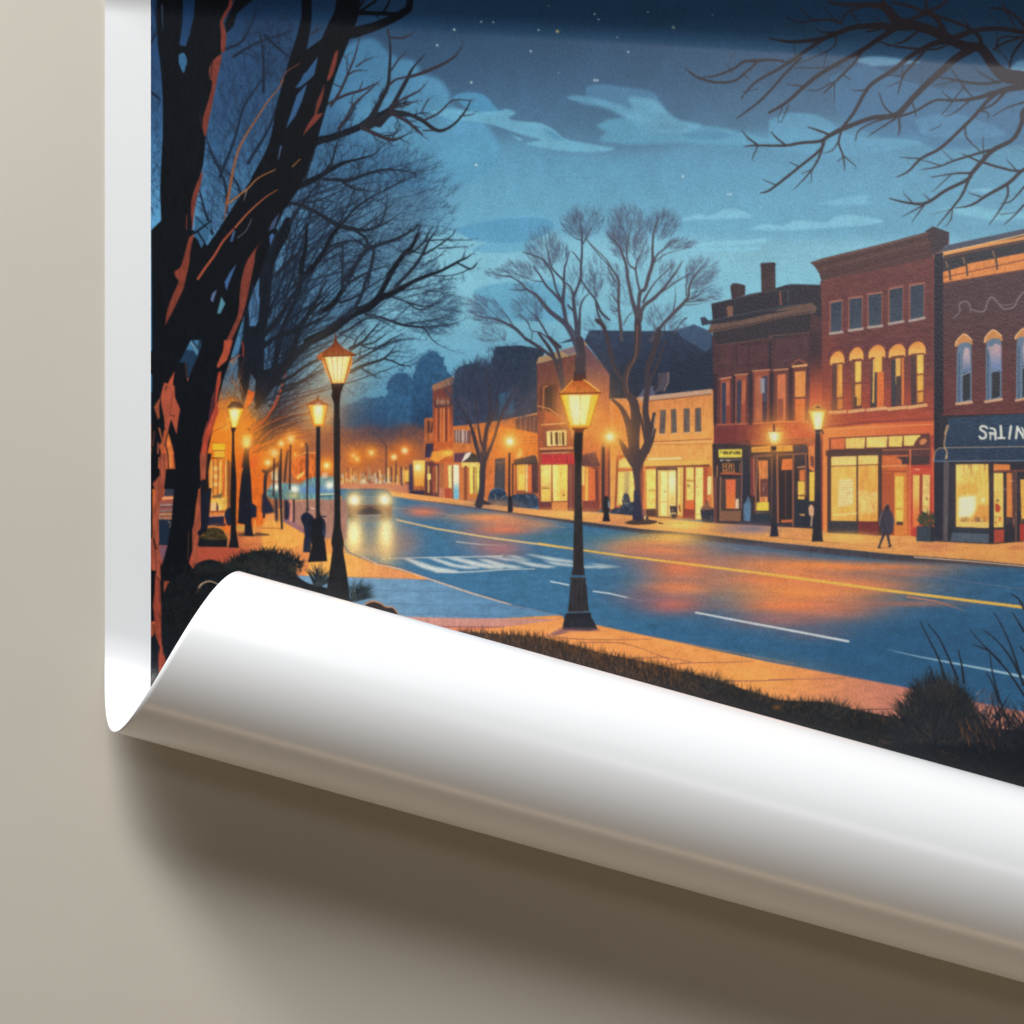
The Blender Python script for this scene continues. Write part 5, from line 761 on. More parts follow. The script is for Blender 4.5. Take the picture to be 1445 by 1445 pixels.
poly(FL([(700, 480), (810, 450), (800, 510), (690, 500)]), (116, 96, 66)); poly(FL([(690, 520), (860, 490), (860, 620), (760, 660), (690, 640)]), (244, 186, 84), tex=.2); tint(*FL([(770, 610)])[0], 2.4, (255, 240, 190), .9); poly(FL([(680, 560), (745, 560), (745, 650), (680, 650)]), (244, 186, 130)); poly(FL([(745, 540), (770, 600), (760, 660), (740, 650)]), (90, 56, 46)); line(FL([(660, 660), (840, 655)]), 2, (150, 74, 56)); line(FL([(655, 708), (830, 695)]), 2.4, (214, 140, 110)); poly(FL([(650, 720), (830, 710), (830, 790), (640, 800)]), (36, 40, 62)); poly(FL([(640, 800), (850, 790), (850, 820), (640, 830)]), (60, 50, 60))
poly(FL([(100, 0), (290, 0), (280, 340), (180, 320), (150, 500), (90, 520)]), (196, 88, 50), tex=.2, texcell=(18, 4)); poly(FL([(215, 0), (270, 0), (240, 300), (210, 290)]), (240, 158, 76)); poly(FL([(180, 310), (280, 345), (270, 480), (145, 485)]), (56, 58, 74)); line(FL([(135, 505), (260, 502)]), 2.6, (236, 170, 140)); poly(FL([(100, 530), (260, 520), (255, 650), (95, 650)]), (150, 84, 74))
for y, c in ((585, (236, 214, 206)), (605, (90, 60, 80)), (650, (150, 160, 190)), (690, (206, 196, 190)), (668, (70, 66, 90)), (712, (60, 84, 120)), (738, (130, 150, 180)), (760, (40, 60, 90))): line(FL([(95, y), (260, y-6)]), 2.0, [int(v*.62+26) for v in c], None, .8)
poly(FL([(90, 745), (250, 750), (240, 1040), (90, 1040)]), (28, 42, 62)); line(FL([(200, 770), (235, 800), (215, 830)]), 2, (110, 104, 96)); poly(FL([(90, 1040), (200, 1045), (150, 1260), (110, 1180)]), (120, 84, 96), soft=1)
motif('printed_car', 'pale blue and teal cars with lit headlamps in the distance on the left')
blob(FN([(50, 960), (60, 890), (120, 840), (250, 815), (420, 830), (520, 770), (620, 745), (760, 740), (830, 770), (830, 990), (600, 1000), (300, 1005), (120, 990)]), (104, 146, 152), soft=1, tex=.2, ident=True); poly(FN([(400, 860), (830, 860), (830, 930), (420, 930)]), (96, 136, 176), soft=1); poly(FN([(60, 910), (430, 905), (420, 990), (70, 985)]), (88, 118, 116), soft=1, tex=.3, ident=True); line(FN([(60, 905), (240, 900)]), 1.4, (54, 80, 96)); line(FN([(640, 945), (830, 940)]), 1.6, (226, 226, 170)); line(FN([(640, 965), (830, 960)]), 1.4, (60, 90, 100))
poly(FN([(100, 700), (180, 640), (180, 790), (110, 780)]), (206, 190, 150)); poly(FN([(330, 540), (600, 470), (600, 740), (400, 800), (330, 700)]), (214, 106, 48), tex=.3, texcell=(8, 3)); poly(FN([(390, 740), (480, 680), (470, 720), (400, 780)]), (246, 196, 96)); line(FN([(330, 545), (480, 475), (620, 470)]), 1.6, (246, 172, 84)); line(FN([(500, 490), (500, 740)]), 2.4, (96, 56, 52)); poly(FN([(680, 700), (740, 690), (740, 760), (680, 760)]), (226, 206, 190), alpha=.7)
for x, y in ((370, 885), (765, 840), (160, 860)): tint(*FN([(x, y)])[0], 7, (226, 232, 206), .8, 6); tint(*FN([(x, y)])[0], 4, (255, 252, 226), .95, 4)
tint(*FN([(360, 960)])[0], 9, (246, 214, 130), .6, 4); tint(*FN([(730, 615)])[0], 5, (246, 176, 40), 1)
for x, y, r in ((325, 330, 6), (135, 470, 7), (212, 370, 4.5), (370, 490, 2), (450, 380, 2.4)):
    q = FN([(x, y)])[0]; tint(*q, r*2.6, (232, 126, 40), .7); tint(*q, r*1.2, (248, 180, 66), .9); tint(*q, r*.6, (255, 230, 140), 1)
for p, w in (([(500, 370), (515, 500), (510, 900), (515, 1130)], 3.4), ([(205, 500), (200, 800), (210, 1000), (225, 1330)], 5), ([(290, 450), (270, 600), (255, 800)], 4), ([(180, 600), (90, 660), (40, 740), (30, 1000), (20, 1200)], 6), ([(20, 680), (60, 700)], 5)): line(FN(p), w, (46, 42, 50), w*.6, n=3)
line(FN([(360, 1010), (360, 1250)]), 2.6, (60, 46, 56)); line(FN([(320, 1020), (325, 1240)]), 4, (226, 140, 120), None, .8); poly(FN([(300, 1040), (320, 1040), (300, 1240), (280, 1220)]), (120, 80, 96))
motif('printed_person', 'couple of dark figures standing under the lamps on the left')
for a in ([(250, 1020), (300, 1030), (305, 1200), (250, 1220)], [(140, 1000), (170, 1000), (180, 1230), (150, 1230)], [(0, 960), (40, 950), (140, 1130), (130, 1150), (0, 1150)]): blob(FN(a), (38, 38, 56), soft=.5, ident=True)
motif('printed_person', 'person in a dark blue coat beside the lamp post')
blob(FN([(440, 1230), (450, 1180), (500, 1145), (550, 1170), (585, 1220), (570, 1320), (555, 1445), (545, 1560), (490, 1550), (480, 1400), (470, 1300)]), (28, 34, 52), tex=.15); tint(*FN([(512, 1120)])[0], 2.6, (60, 50, 56), .9); line(FN([(560, 1100), (590, 1110)]), 2, (236, 190, 150)); line(FN([(590, 1230), (560, 1400)]), .9, (206, 170, 150), .5)
poly(F1([(1160, 400), (1205, 400), (1195, 480), (1155, 478)]), (34, 40, 58))
motif('printed_person', 'second dark figure half hidden by the lamp post')
blob(FN([(655, 1230), (690, 1215), (715, 1260), (720, 1340), (715, 1420), (680, 1480), (655, 1450)]), (30, 36, 52)); line(FN([(650, 1195), (720, 1195)]), 2.4, (56, 56, 70)); tint(*FN([(690, 1400)])[0], 4, (70, 90, 130), .6, 6)
motif('printed_planter', 'round clipped shrub in a dark box at the foot of the trees')
poly(FL([(535, 920), (560, 880), (620, 860), (700, 830), (800, 850), (870, 920), (880, 1060), (535, 1055)]), (24, 28, 34)); poly(curve(FL([(560, 940), (600, 870), (700, 835), (800, 855), (860, 930), (860, 970), (700, 980), (560, 960)]), 3), (66, 56, 36), tex=.4, texcell=(3, 3)); line(FL([(650, 830), (740, 828), (820, 860), (860, 930), (900, 970)]), 3, (206, 124, 60), 1.6, n=3); poly(FL([(555, 880), (605, 875), (600, 930), (550, 935)]), (196, 110, 50)); line(FL([(880, 840), (870, 1060)]), 1.6, (206, 130, 70)); poly(FL([(970, 810), (1070, 810), (1060, 880), (975, 880)]), (206, 150, 76)); poly(curve(FL([(980, 910), (1100, 890), (1320, 910), (1320, 930), (1000, 940)]), 3), (70, 54, 46), alpha=.8)
blob(FL([(835, 700), (860, 630), (900, 620), (905, 800), (860, 800)]), (27, 36, 54)); 
# ---------------------------------------------------------------- bare crowns on the left
BK = (15, 21, 30)
G1 = fr(340, 150, 240); G2 = fr(480, 330, 200); Z2 = fr(440, 0, 360); Z1 = fr(140, 0, 360); Z5 = fr(140, 330, 360)
motif('printed_tree', 'bare dark trees along the left pavement, a haze of fine twigs against the blue sky')
def haze(poly_pts, n, L, cols, w=.9, a=.55, ang=(.3, 2.6), src=None):
    """fine twigs all over an outline; with src they all run outward from that point"""
    xs = [p[0] for p in poly_pts]; ys = [p[1] for p in poly_pts]
    def inside(x, y):
        r = False; j = len(poly_pts)-1
        for i in range(len(poly_pts)):
            xi, yi = poly_pts[i]; xj, yj = poly_pts[j]
            if (yi > y) != (yj > y) and x < (xj-xi)*(y-yi)/(yj-yi)+xi: r = not r
            j = i
        return r
    k = 0
    while k < n:
        x, y = rng.uniform(min(xs), max(xs)), rng.uniform(min(ys), max(ys))
        if not inside(x, y): continue
        k += 1; t = rng.uniform(*ang) if src is None else math.atan2(src[1]-y, x-src[0])+rng.gauss(0, .42)
        l = L*rng.uniform(.5, 1.5); b = t+rng.uniform(-.45, .45)
        c = rng.choice(cols); x -= math.cos(t)*l*.5; y += math.sin(t)*l*.5
        m = (x+math.cos(t)*l*.5, y-math.sin(t)*l*.5)
        line([(x, y), m, (m[0]+math.cos(b)*l*.5, m[1]-math.sin(b)*l*.5)], w, c, w*.4, a, ident=False)
        if rng.random() < .7:
            e = t+rng.choice((-1, 1))*rng.uniform(.4, .9); line([m, (m[0]+math.cos(e)*l*.45, m[1]-math.sin(e)*l*.45)], w*.7, c, .3, a, ident=False)
TW = [(26, 40, 62), (34, 52, 78), (22, 32, 48), (44, 66, 98)]
poly(curve([(300, 110), (350, 60), (400, 40), (430, 90), (470, 140), (510, 190), (560, 210), (600, 245), (620, 290), (600, 330), (560, 400), (480, 470), (400, 560), (350, 600), (290, 560), (270, 400), (285, 200)], 4), (34, 64, 102), alpha=.42, soft=22, ident=False)
haze([(310, 90), (360, 30), (400, 10), (425, 60), (400, 200), (330, 320), (280, 330), (295, 190)], 1500, 18, TW, .85, .6, src=(345, 380))
haze([(213, 60), (228, 110), (230, 280), (213, 300)], 160, 14, TW, .9, .6)
haze([(430, 190), (480, 170), (520, 190), (575, 205), (620, 225), (650, 260), (640, 330), (560, 360), (460, 400), (390, 420), (370, 330), (420, 240)], 1600, 17, TW, .8, .6, src=(395, 430))
haze([(380, 400), (480, 330), (600, 330), (640, 400), (650, 450), (600, 470), (520, 470), (440, 500), (380, 560)], 1000, 17, TW, .8, .6, src=(370, 520))
haze([(545, 370), (620, 380), (650, 440), (625, 470), (590, 475), (560, 440)], 520, 15, [(40, 66, 96), (30, 46, 68)], .75, .6, src=(520, 440))
haze([(596, 405), (660, 420), (640, 475), (600, 470)], 300, 13, [(44, 66, 92), (34, 48, 68)], .75, .6, src=(560, 450))
haze([(590, 368), (618, 365), (618, 385), (600, 392)], 120, 8, [(36, 62, 90)], .8, .55, (.1, 1.3))
haze([(340, 400), (420, 440), (420, 600), (370, 620), (340, 560)], 500, 16, [(20, 26, 38), (30, 40, 60)], 1.0, .6, (.3, 1.9))
haze([(480, 500), (580, 470), (600, 520), (560, 540), (500, 560), (470, 560)], 260, 13, [(30, 50, 74), (46, 76, 106)], .8, .55, (-.3, 1.2))
def B(f, pts, size, col=BK, fr_=None):
    kk = size/1445.0
    q = bough([f([(x, y)])[0]+(w*kk,) for x, y, w in pts], col)
    if fr_: fringe(q, *fr_)
    return q
for k in range(46):                        # upper part of the crowns
    x, y = rng.uniform(398, 440), rng.uniform(270, 390); a = rng.uniform(.2, 1.25); L = rng.uniform(110, 235)
    w0 = rng.uniform(1.2, 2.6); bnd = rng.uniform(-.5, .3); q = []
    for i in range(9):
        t = i/8; b = a+bnd*(t-.3); q.append((x, y, w0*(1-t)+.45*t)); x += math.cos(b)*L/8; y -= math.sin(b)*L/8
    if x > 650 or y < 185+max(0, x-500)*.25: continue
    q = bough(q, rng.choice([(24, 36, 54), (30, 44, 64)]), .8, 3); fringe(q, 12, 18, 1.0, 1, (32, 48, 72), .55, 0, .7, True)
for k in range(64):                        # the many parallel boughs of the row of trees
    x, y = rng.uniform(368, 402), rng.uniform(420, 575); a = rng.uniform(.22, 1.42); L = rng.uniform(110, 270)*(1.0 if a > .5 else .8)
    w0 = rng.uniform(1.6, 3.4); bnd = rng.uniform(-.45, .25); q = []
    for i in range(9):
        t = i/8; b = a+bnd*(t-.3); q.append((x, y, w0*(1-t)+.5*t)); x += math.cos(b)*L/8; y -= math.sin(b)*L/8
    if x > 655: continue
    q = bough(q, rng.choice([(24, 34, 50), (30, 42, 60), (20, 28, 42)]), .85, 3); fringe(q, 11, 20, 1.1, 1, (32, 46, 68), .55, 0, .75, True)
C1 = (26, 34, 46)
for p in [  # (read from the enlargement around 340,150)
    [(560, 360, 110), (640, 300, 70), (760, 270, 60), (900, 220, 56), (1020, 170, 54), (1100, 110, 50), (1210, 60, 44), (1300, 0, 30)],
    [(1020, 170, 30), (1130, 70, 34), (1170, 0, 24)], [(1040, 185, 20), (1160, 240, 26), (1260, 280, 22), (1340, 275, 14), (1420, 235, 5)], [(1220, 250, 12), (1300, 240, 8), (1340, 210, 4)], [(1250, 60, 34), (1320, 75, 26), (1445, 80, 18)], [(1300, 75, 18), (1400, 120, 16), (1445, 155, 14)],
    [(820, 230, 14), (870, 150, 14), (930, 80, 14), (970, 0, 10)],
    [(380, 740, 56), (450, 705, 46), (560, 650, 50), (660, 600, 44), (760, 540, 36), (880, 480, 24), (1000, 450, 16), (1130, 410, 10), (1180, 360, 6)], [(690, 580, 26), (770, 480, 20), (800, 360, 14), (830, 290, 8)], [(540, 640, 24), (590, 480, 18), (620, 400, 12)],
    [(700, 620, 26), (800, 625, 26), (920, 630, 26), (1050, 580, 20), (1180, 545, 18), (1300, 540, 14), (1445, 560, 7)], [(860, 640, 18), (960, 700, 14), (1080, 720, 8)],
    [(320, 820, 14), (420, 825, 26), (500, 840, 28), (620, 890, 30), (720, 950, 34), (830, 1010, 38), (960, 1045, 34), (1080, 1050, 22), (1200, 1010, 14), (1330, 930, 6)], [(530, 825, 14), (660, 800, 12), (800, 740, 8), (900, 700, 4)], [(860, 1000, 20), (960, 880, 16), (1100, 780, 14), (1250, 700, 10), (1445, 610, 6)], [(840, 990, 14), (900, 870, 10), (960, 720, 6)], [(980, 1060, 26), (1060, 1120, 20), (1100, 1190, 26), (1250, 1150, 24), (1380, 1100, 22), (1445, 1060, 18)], [(1100, 1190, 30), (1010, 1290, 34), (930, 1445, 34)], [(1130, 1210, 14), (1110, 1330, 20), (1090, 1445, 22)],
    [(830, 1030, 24), (760, 1120, 34), (720, 1210, 36), (640, 1330, 40), (540, 1445, 44)], [(540, 1200, 14), (440, 1290, 26), (330, 1400, 30)], [(560, 1010, 20), (550, 1200, 30), (520, 1330, 40), (510, 1445, 44)], [(720, 1210, 18), (850, 1160, 16), (960, 1140, 10)], [(700, 1280, 14), (790, 1210, 14), (880, 1170, 8)], [(860, 1445, 14), (865, 1290, 16), (870, 1180, 6)], [(1250, 1445, 44), (1320, 1340, 34), (1390, 1260, 30), (1445, 1210, 24)], [(400, 980, 70), (360, 1090, 90), (300, 1200, 90), (230, 1330, 100), (210, 1445, 110)], [(420, 1000, 30), (470, 900, 26), (560, 780, 20), (640, 680, 12)], [(1000, 1050, 10), (1140, 960, 9), (1260, 860, 6)], [(1040, 1070, 10), (1180, 1000, 10), (1230, 880, 8), (1250, 740, 4)]]:
    big = max(w for _, _, w in p)
    B(G1, p, 240, BK if big > 40 else C1, (9, 22 if big > 30 else 15, 1.6, 2 if big > 18 else 1, C1, .6, 0, .85, False))
for p in [  # around 480,330
    [(30, 560, 44), (-60, 700, 50), (-200, 800, 56)], [(-330, 1100, 90), (-200, 1040, 90), (-60, 960, 90), (40, 880, 80), (160, 800, 84), (300, 740, 84), (400, 660, 76), (500, 620, 60), (620, 560, 50), (740, 490, 40), (880, 430, 34), (1000, 390, 26), (1120, 330, 24), (1220, 275, 20), (1290, 245, 12), (1345, 205, 6)], [(1200, 300, 16), (1320, 355, 14), (1375, 330, 10), (1400, 290, 5)], [(1320, 355, 9), (1240, 395, 8), (1130, 425, 8), (960, 430, 8)], [(1240, 270, 10), (1275, 170, 5)], [(1400, 355, 5), (1445, 345, 4)],
    [(360, 690, 60), (420, 590, 50), (480, 480, 48), (540, 370, 44), (640, 220, 46), (730, 130, 36), (790, 0, 26)], [(650, 220, 24), (760, 170, 20), (860, 80, 20), (900, 0, 16)], [(640, 200, 20), (720, 185, 16), (830, 195, 8)], [(560, 540, 34), (660, 440, 32), (760, 330, 32), (840, 210, 26), (910, 60, 20), (960, 0, 14)], [(840, 220, 20), (960, 150, 16), (1060, 80, 14), (1150, 10, 9)], [(860, 80, 12), (960, 65, 12), (1180, 65, 8), (1350, 65, 5)], [(1000, 150, 10), (1130, 140, 9), (1300, 130, 5)], [(830, 330, 10), (980, 250, 9), (1080, 160, 5)],
    [(120, 800, 40), (180, 700, 36), (230, 590, 34), (260, 480, 30), (300, 380, 28), (330, 280, 24), (350, 180, 16)], [(0, 700, 26), (100, 670, 26), (220, 610, 20)], [(30, 560, 44), (30, 480, 40), (100, 390, 34), (200, 260, 36), (280, 150, 36)], [(40, 540, 24), (140, 470, 26), (270, 400, 20), (400, 350, 12), (540, 310, 6)], [(280, 150, 34), (220, 100, 22), (140, 50, 14)], [(300, 150, 34), (420, 110, 28), (560, 60, 26), (680, 0, 18)], [(20, 560, 26), (25, 300, 20), (25, 130, 12)], [(230, 580, 16), (400, 480, 12), (500, 420, 6)],
    [(260, 820, 26), (400, 850, 26), (520, 890, 26), (640, 930, 24), (740, 945, 18), (860, 970, 14), (940, 1080, 8), (1040, 1150, 5), (1170, 1205, 4)], [(640, 930, 10), (800, 900, 9), (1000, 870, 7), (1160, 800, 4)], [(740, 940, 10), (900, 950, 9), (1100, 930, 7), (1260, 880, 4)], [(680, 700, 10), (800, 770, 12), (920, 740, 9), (1080, 630, 5)], [(520, 640, 12), (700, 700, 12), (860, 740, 10), (1010, 700, 6)], [(580, 590, 12), (760, 560, 10), (900, 530, 5)], [(700, 640, 8), (860, 600, 8), (980, 560, 5)], [(860, 580, 7), (1000, 590, 7), (1090, 610, 4)], [(1030, 555, 5), (1085, 535, 6)], [(1110, 548, 4), (1180, 545, 5)], [(1010, 480, 7), (1120, 460, 6), (1210, 455, 3)], [(480, 580, 10), (700, 500, 10), (800, 470, 5)],
    [(0, 1020, 26), (120, 960, 20), (240, 880, 16), (330, 860, 12), (450, 900, 8), (560, 970, 4)], [(100, 1170, 36), (220, 1110, 26), (310, 1010, 18), (390, 920, 10)], [(130, 1150, 14), (180, 1060, 12), (250, 980, 8)], [(20, 1030, 10), (150, 1075, 9)], [(220, 1140, 16), (340, 1110, 14), (430, 1050, 9), (520, 985, 4)], [(100, 1340, 20), (240, 1250, 22), (400, 1160, 18), (520, 1080, 12), (640, 1020, 6)], [(230, 1150, 10), (360, 1170, 12), (500, 1120, 12), (620, 1080, 10), (780, 1070, 5)], [(200, 1290, 10), (205, 1180, 12)], [(100, 1410, 44), (220, 1350, 36), (340, 1310, 28), (450, 1270, 20), (540, 1180, 9)], [(450, 1275, 16), (540, 1300, 14), (640, 1345, 12), (750, 1335, 5)], [(220, 1370, 14), (290, 1410, 14), (370, 1460, 8)], [(520, 1220, 8), (600, 1200, 6), (700, 1220, 3)], [(480, 1250, 6), (620, 1250, 5), (680, 1260, 3)]]:
    big = max(w for _, _, w in p)
    B(G2, p, 200, BK if big > 50 else (28, 38, 52), (10, 15 if big > 20 else 10, 1.1, 1, (34, 48, 66), .6, 0, .8, big > 8))
for a in ([(40, 880), (160, 800), (290, 720)], [(480, 600), (620, 540)], [(640, 500), (760, 440)], [(280, 840), (420, 870), (560, 930)], [(100, 1370), (220, 1320)]): line([(x, y-2.2) for x, y in G2(a)], .8, (150, 160, 176), .5, .6, n=3, ident=False)
for p in [  # upper left, around 440,0
    [(380, 700, 46), (440, 645, 34), (520, 640, 20), (620, 680, 22), (690, 730, 20), (740, 740, 16), (810, 700, 12), (870, 630, 9), (900, 570, 5)], [(300, 720, 46), (370, 690, 40), (440, 640, 34), (480, 560, 24), (540, 450, 20), (570, 390, 12), (640, 310, 5)], [(560, 435, 16), (650, 405, 18), (760, 355, 14), (820, 310, 9), (850, 265, 5)], [(330, 680, 34), (390, 570, 26), (430, 490, 20), (440, 400, 16), (445, 290, 12), (440, 220, 6)], [(440, 480, 14), (480, 450, 10), (540, 435, 8)], [(450, 400, 9), (490, 340, 8), (530, 300, 4)], [(450, 215, 9), (520, 215, 9), (570, 190, 4)], [(430, 170, 12), (440, 220, 10)], [(445, 600, 12), (540, 550, 12), (600, 520, 8), (640, 485, 4)], [(440, 620, 9), (520, 600, 8), (600, 570, 4)], [(640, 680, 12), (720, 640, 9), (800, 570, 7), (900, 570, 4)], [(450, 640, 20), (540, 690, 16), (600, 740, 12), (630, 770, 5)], [(630, 740, 7), (700, 740, 7)], [(840, 660, 7), (910, 650, 4)], [(620, 640, 6), (650, 580, 6), (670, 560, 3)], [(280, 720, 20), (380, 770, 18), (460, 795, 14), (520, 770, 5)], [(430, 780, 7), (490, 745, 4)],
    [(0, 640, 14), (90, 590, 14), (190, 540, 14), (290, 510, 12), (350, 480, 6)], [(110, 600, 14), (160, 520, 14), (200, 430, 12), (240, 330, 9), (270, 220, 4)], [(200, 430, 9), (240, 405, 7), (290, 400, 4)], [(250, 380, 8), (300, 345, 7), (350, 325, 3)], [(200, 400, 6), (200, 310, 4)], [(270, 510, 7), (290, 460, 4)], [(150, 730, 12), (200, 660, 12), (240, 590, 10), (330, 510, 8), (385, 455, 3)], [(230, 620, 5), (230, 550, 5)], [(0, 190, 9), (60, 160, 5)], [(20, 180, 5), (40, 130, 4)], [(160, 280, 5), (190, 330, 5)], [(95, 460, 5), (160, 490, 5), (190, 470, 3)]]:
    B(Z2, p, 360, (46, 40, 48) if max(w for _, _, w in p) < 30 else (30, 34, 42), (15, 9, .9, 1, (48, 50, 62), .6, 0, .8, True) if max(w for _, _, w in p) < 30 else None)
# dim boughs close behind the big trunks
for p in [[(230, 110), (260, 90), (275, 70)], [(312, 72), (340, 60), (352, 40), (360, 20)], [(330, 80), (360, 62), (400, 48)], [(372, 130), (372, 90), (370, 60)], [(374, 50), (390, 66), (402, 76)], [(320, 300), (318, 260), (300, 220), (293, 200)], [(345, 300), (335, 260), (318, 240)], [(213, 60), (222, 40), (219, 10)], [(213, 130), (226, 140)], [(300, 330), (290, 300), (282, 270)], [(350, 230), (380, 180), (400, 120)], [(310, 250), (330, 200), (345, 150), (372, 110)]]:
    q = bough([(x, y, 4.2-3*i/len(p)) for i, (x, y) in enumerate(p)], (24, 36, 54)); fringe(q, 8, 20, 1.2, 2, (26, 40, 60), .7)
# dark boughs with rust lit edges over the street glow
for k in range(90):
    x0 = rng.uniform(352, 385); y0 = rng.uniform(598, 640); L = rng.uniform(40, 110); a = rng.uniform(.25, .95)
    q = curve([(x0, y0), (x0+L*.5*math.cos(a), y0-L*.5*math.sin(a)-rng.uniform(0, 5)), (x0+L*math.cos(a-.1), y0-L*math.sin(a-.1))], 4)
    line(q, rng.uniform(.8, 2.6), rng.choice([(34, 34, 46), (30, 36, 52), (46, 34, 42), (176, 84, 52), (60, 50, 66), (40, 44, 64)]), .6, .75)
for p, w in (([(352, 605), (378, 590), (394, 566), (402, 540)], 6), ([(354, 606), (372, 596), (390, 575)], 5), ([(360, 612), (380, 600), (410, 588), (440, 582)], 2.4), ([(366, 626), (390, 606), (420, 596)], 2)): line(p, w, (34, 34, 44), 1.4, n=4); line([(x-1, y-2) for x, y in p], 1.4, (196, 92, 56), .6, .9, n=4)
line([(356, 606), (376, 590), (392, 560), (404, 526)], 4.5, (150, 62, 46), 1.4, n=4)
# far trunk mass and the boughs that fan out of it
GT = fr(300, 440, 140)
poly(GT([(380, 600), (440, 350), (460, 100), (440, -300), (560, -800), (900, -1200), (960, -1200), (860, -500), (830, 0), (780, 300), (760, 480), (750, 850), (850, 820), (1000, 800), (1100, 690), (1190, 740), (1060, 900), (900, 1100), (800, 1230), (700, 1350), (650, 1420), (610, 1300), (630, 1000), (560, 900), (520, 1150), (440, 1350), (400, 1100), (370, 900)]), (21, 27, 38), tex=.2, texcell=(16, 3))
poly(GT([(540, -150), (620, -300), (690, -200), (660, 150), (600, 205), (540, 215)]), (64, 108, 146)); line(GT([(540, 100), (660, 20)]), 1.6, (26, 38, 54)); line(GT([(560, 0), (600, 190)]), 1, (26, 38, 54))
for p in [[(640, 1400, 60), (720, 1200, 100), (850, 1000, 110), (900, 800, 80), (960, 500, 80), (1000, 300, 70), (1080, 100, 60), (1180, -120, 50), (1300, -380, 40)], [(720, 520, 90), (850, 420, 60), (1000, 350, 50), (1200, 250, 50), (1330, 120, 46), (1445, 0, 40), (1620, -180, 36)], [(850, 1020, 120), (1000, 870, 130), (1130, 700, 120), (1300, 540, 90), (1445, 430, 80), (1700, 250, 70), (1950, 60, 60)], [(1130, 700, 90), (1190, 500, 90), (1260, 280, 80), (1350, 120, 60), (1480, -100, 44), (1600, -350, 36)], [(740, 340, 80), (880, 200, 70), (1000, 40, 60), (1150, -200, 40), (1330, -500, 26)], [(950, 1050, 60), (1150, 940, 46), (1300, 830, 44), (1445, 740, 40), (1700, 640, 26)], [(1040, 340, 40), (1200, 300, 40), (1445, 170, 40), (1650, 60, 26)], [(1000, 1110, 30), (1200, 1040, 24), (1445, 1000, 14)], [(960, 1200, 24), (1150, 1130, 20), (1330, 1090, 10)]]: B(GT, p, 140, (23, 29, 39), (9, 15, 1.1, 1, (28, 40, 58), .6, 0, .8, False))
# tangle lit from below behind the lantern
for k in range(70):
    x, y = rng.uniform(306, 346), rng.uniform(505, 566); a = rng.uniform(.8, 2.4); L = rng.uniform(6, 20)
    line([(x, y), (x+L*math.cos(a), y-L*math.sin(a))], 1.3, rng.choice([(140, 80, 46), (90, 52, 40), (40, 34, 40), (190, 120, 60), (56, 40, 44)]), .5, .8)
line(FM([(770, 340), (860, 250), (1000, 175)]), 2.4, (40, 34, 40)); line(FM([(870, 255), (1010, 172)]), 1.1, (206, 110, 80)); line(FM([(1035, 20), (1050, 100), (1045, 180)]), 2, (140, 56, 44)); poly(FM([(1100, 560), (1180, 590), (1150, 700), (1060, 800)]), (196, 84, 44)); poly(FM([(1090, 620), (1170, 610), (1120, 720), (1060, 760)]), (226, 110, 46), alpha=.7)
line(FM([(760, 680), (920, 650)]), 1.6, (120, 62, 40)); line(FM([(770, 780), (860, 775)]), 1.4, (130, 66, 36))
for x, y, r in ((410, 620, 6.5), (387, 639, 7), (397, 626, 4.5), (378, 653, 5), (461, 657, 5)):     # the lamps that recede along the left pavement
    tint(x, y, r*2.8, (232, 126, 48), .6); tint(x, y, r*1.3, (248, 182, 70), .85); tint(x, y, r*.65, (255, 240, 176), 1)
for x, y0, y1 in ((410, 628, 690), (387, 648, 700), (397, 634, 690)): line([(x, y0), (x-1, y1)], 2.2, (46, 40, 44), 3, .85)
# ---------------------------------------------------------------- lamps of the left pavement
motif('printed_street_lamp', 'lamp with a dark cone shaped post deep on the left pavement')
poly(FM([(1060, 1230), (1110, 1220), (1115, 1445), (1030, 1445)]), (40, 34, 40)); poly(FL([(1090, 20), (1110, 20), (1135, 300), (1150, 600), (1140, 780), (1160, 940), (1060, 930), (1065, 800), (985, 790), (1000, 500), (1030, 220)]), (25, 29, 40)); poly(FL([(1120, 540), (1200, 600), (1195, 720), (1140, 730)]), (30, 34, 54)); line(FL([(1180, 760), (1170, 900)]), 3, (230, 150, 70)); 
tint(348, 619, 30, (244, 146, 44), .7); poly(FM([(1045, 1075), (1140, 1065), (1115, 1210), (1050, 1215)]), (250, 190, 56), soft=.8, ident=True); tint(*FM([(1085, 1150)])[0], 6, (255, 240, 160), .95, 8)
motif('printed_street_lamp', 'lantern on a black post between the trunks on the left')
tint(331, 590, 36, (244, 142, 44), .7)
poly(FL([(915, 0), (950, 0), (970, 300), (965, 700), (965, 850), (985, 980), (998, 1070), (880, 1065), (900, 960), (905, 840), (900, 640), (905, 300)]), (24, 26, 32)); poly(FM([(905, 990), (970, 990), (945, 1050), (950, 1445), (915, 1445), (920, 1060)]), (46, 34, 36)); poly(FL([(865, 60), (905, 100), (900, 620), (865, 620)]), (84, 66, 50), alpha=.6)
poly(FM([(870, 750), (905, 700), (960, 690), (1020, 720), (1058, 772), (860, 775)]), (92, 60, 36)); line(FM([(980, 650), (1000, 700), (1050, 740)]), 2, (120, 76, 46)); line(FM([(860, 775), (1060, 775)]), 2.2, (196, 120, 40)); line(FM([(905, 700), (870, 745)]), 1.4, (214, 140, 50)); poly(FM([(870, 785), (1052, 780), (978, 988), (915, 990)]), (250, 186, 50)); poly(FM([(890, 790), (1010, 788), (965, 980), (925, 980)]), (255, 226, 110)); tint(*FM([(945, 840)])[0], 5, (255, 250, 200), .95, 9); line(FM([(870, 785), (915, 990)]), 1.4, (176, 110, 30)); line(FM([(1052, 780), (975, 990)]), 1.4, (196, 126, 36))
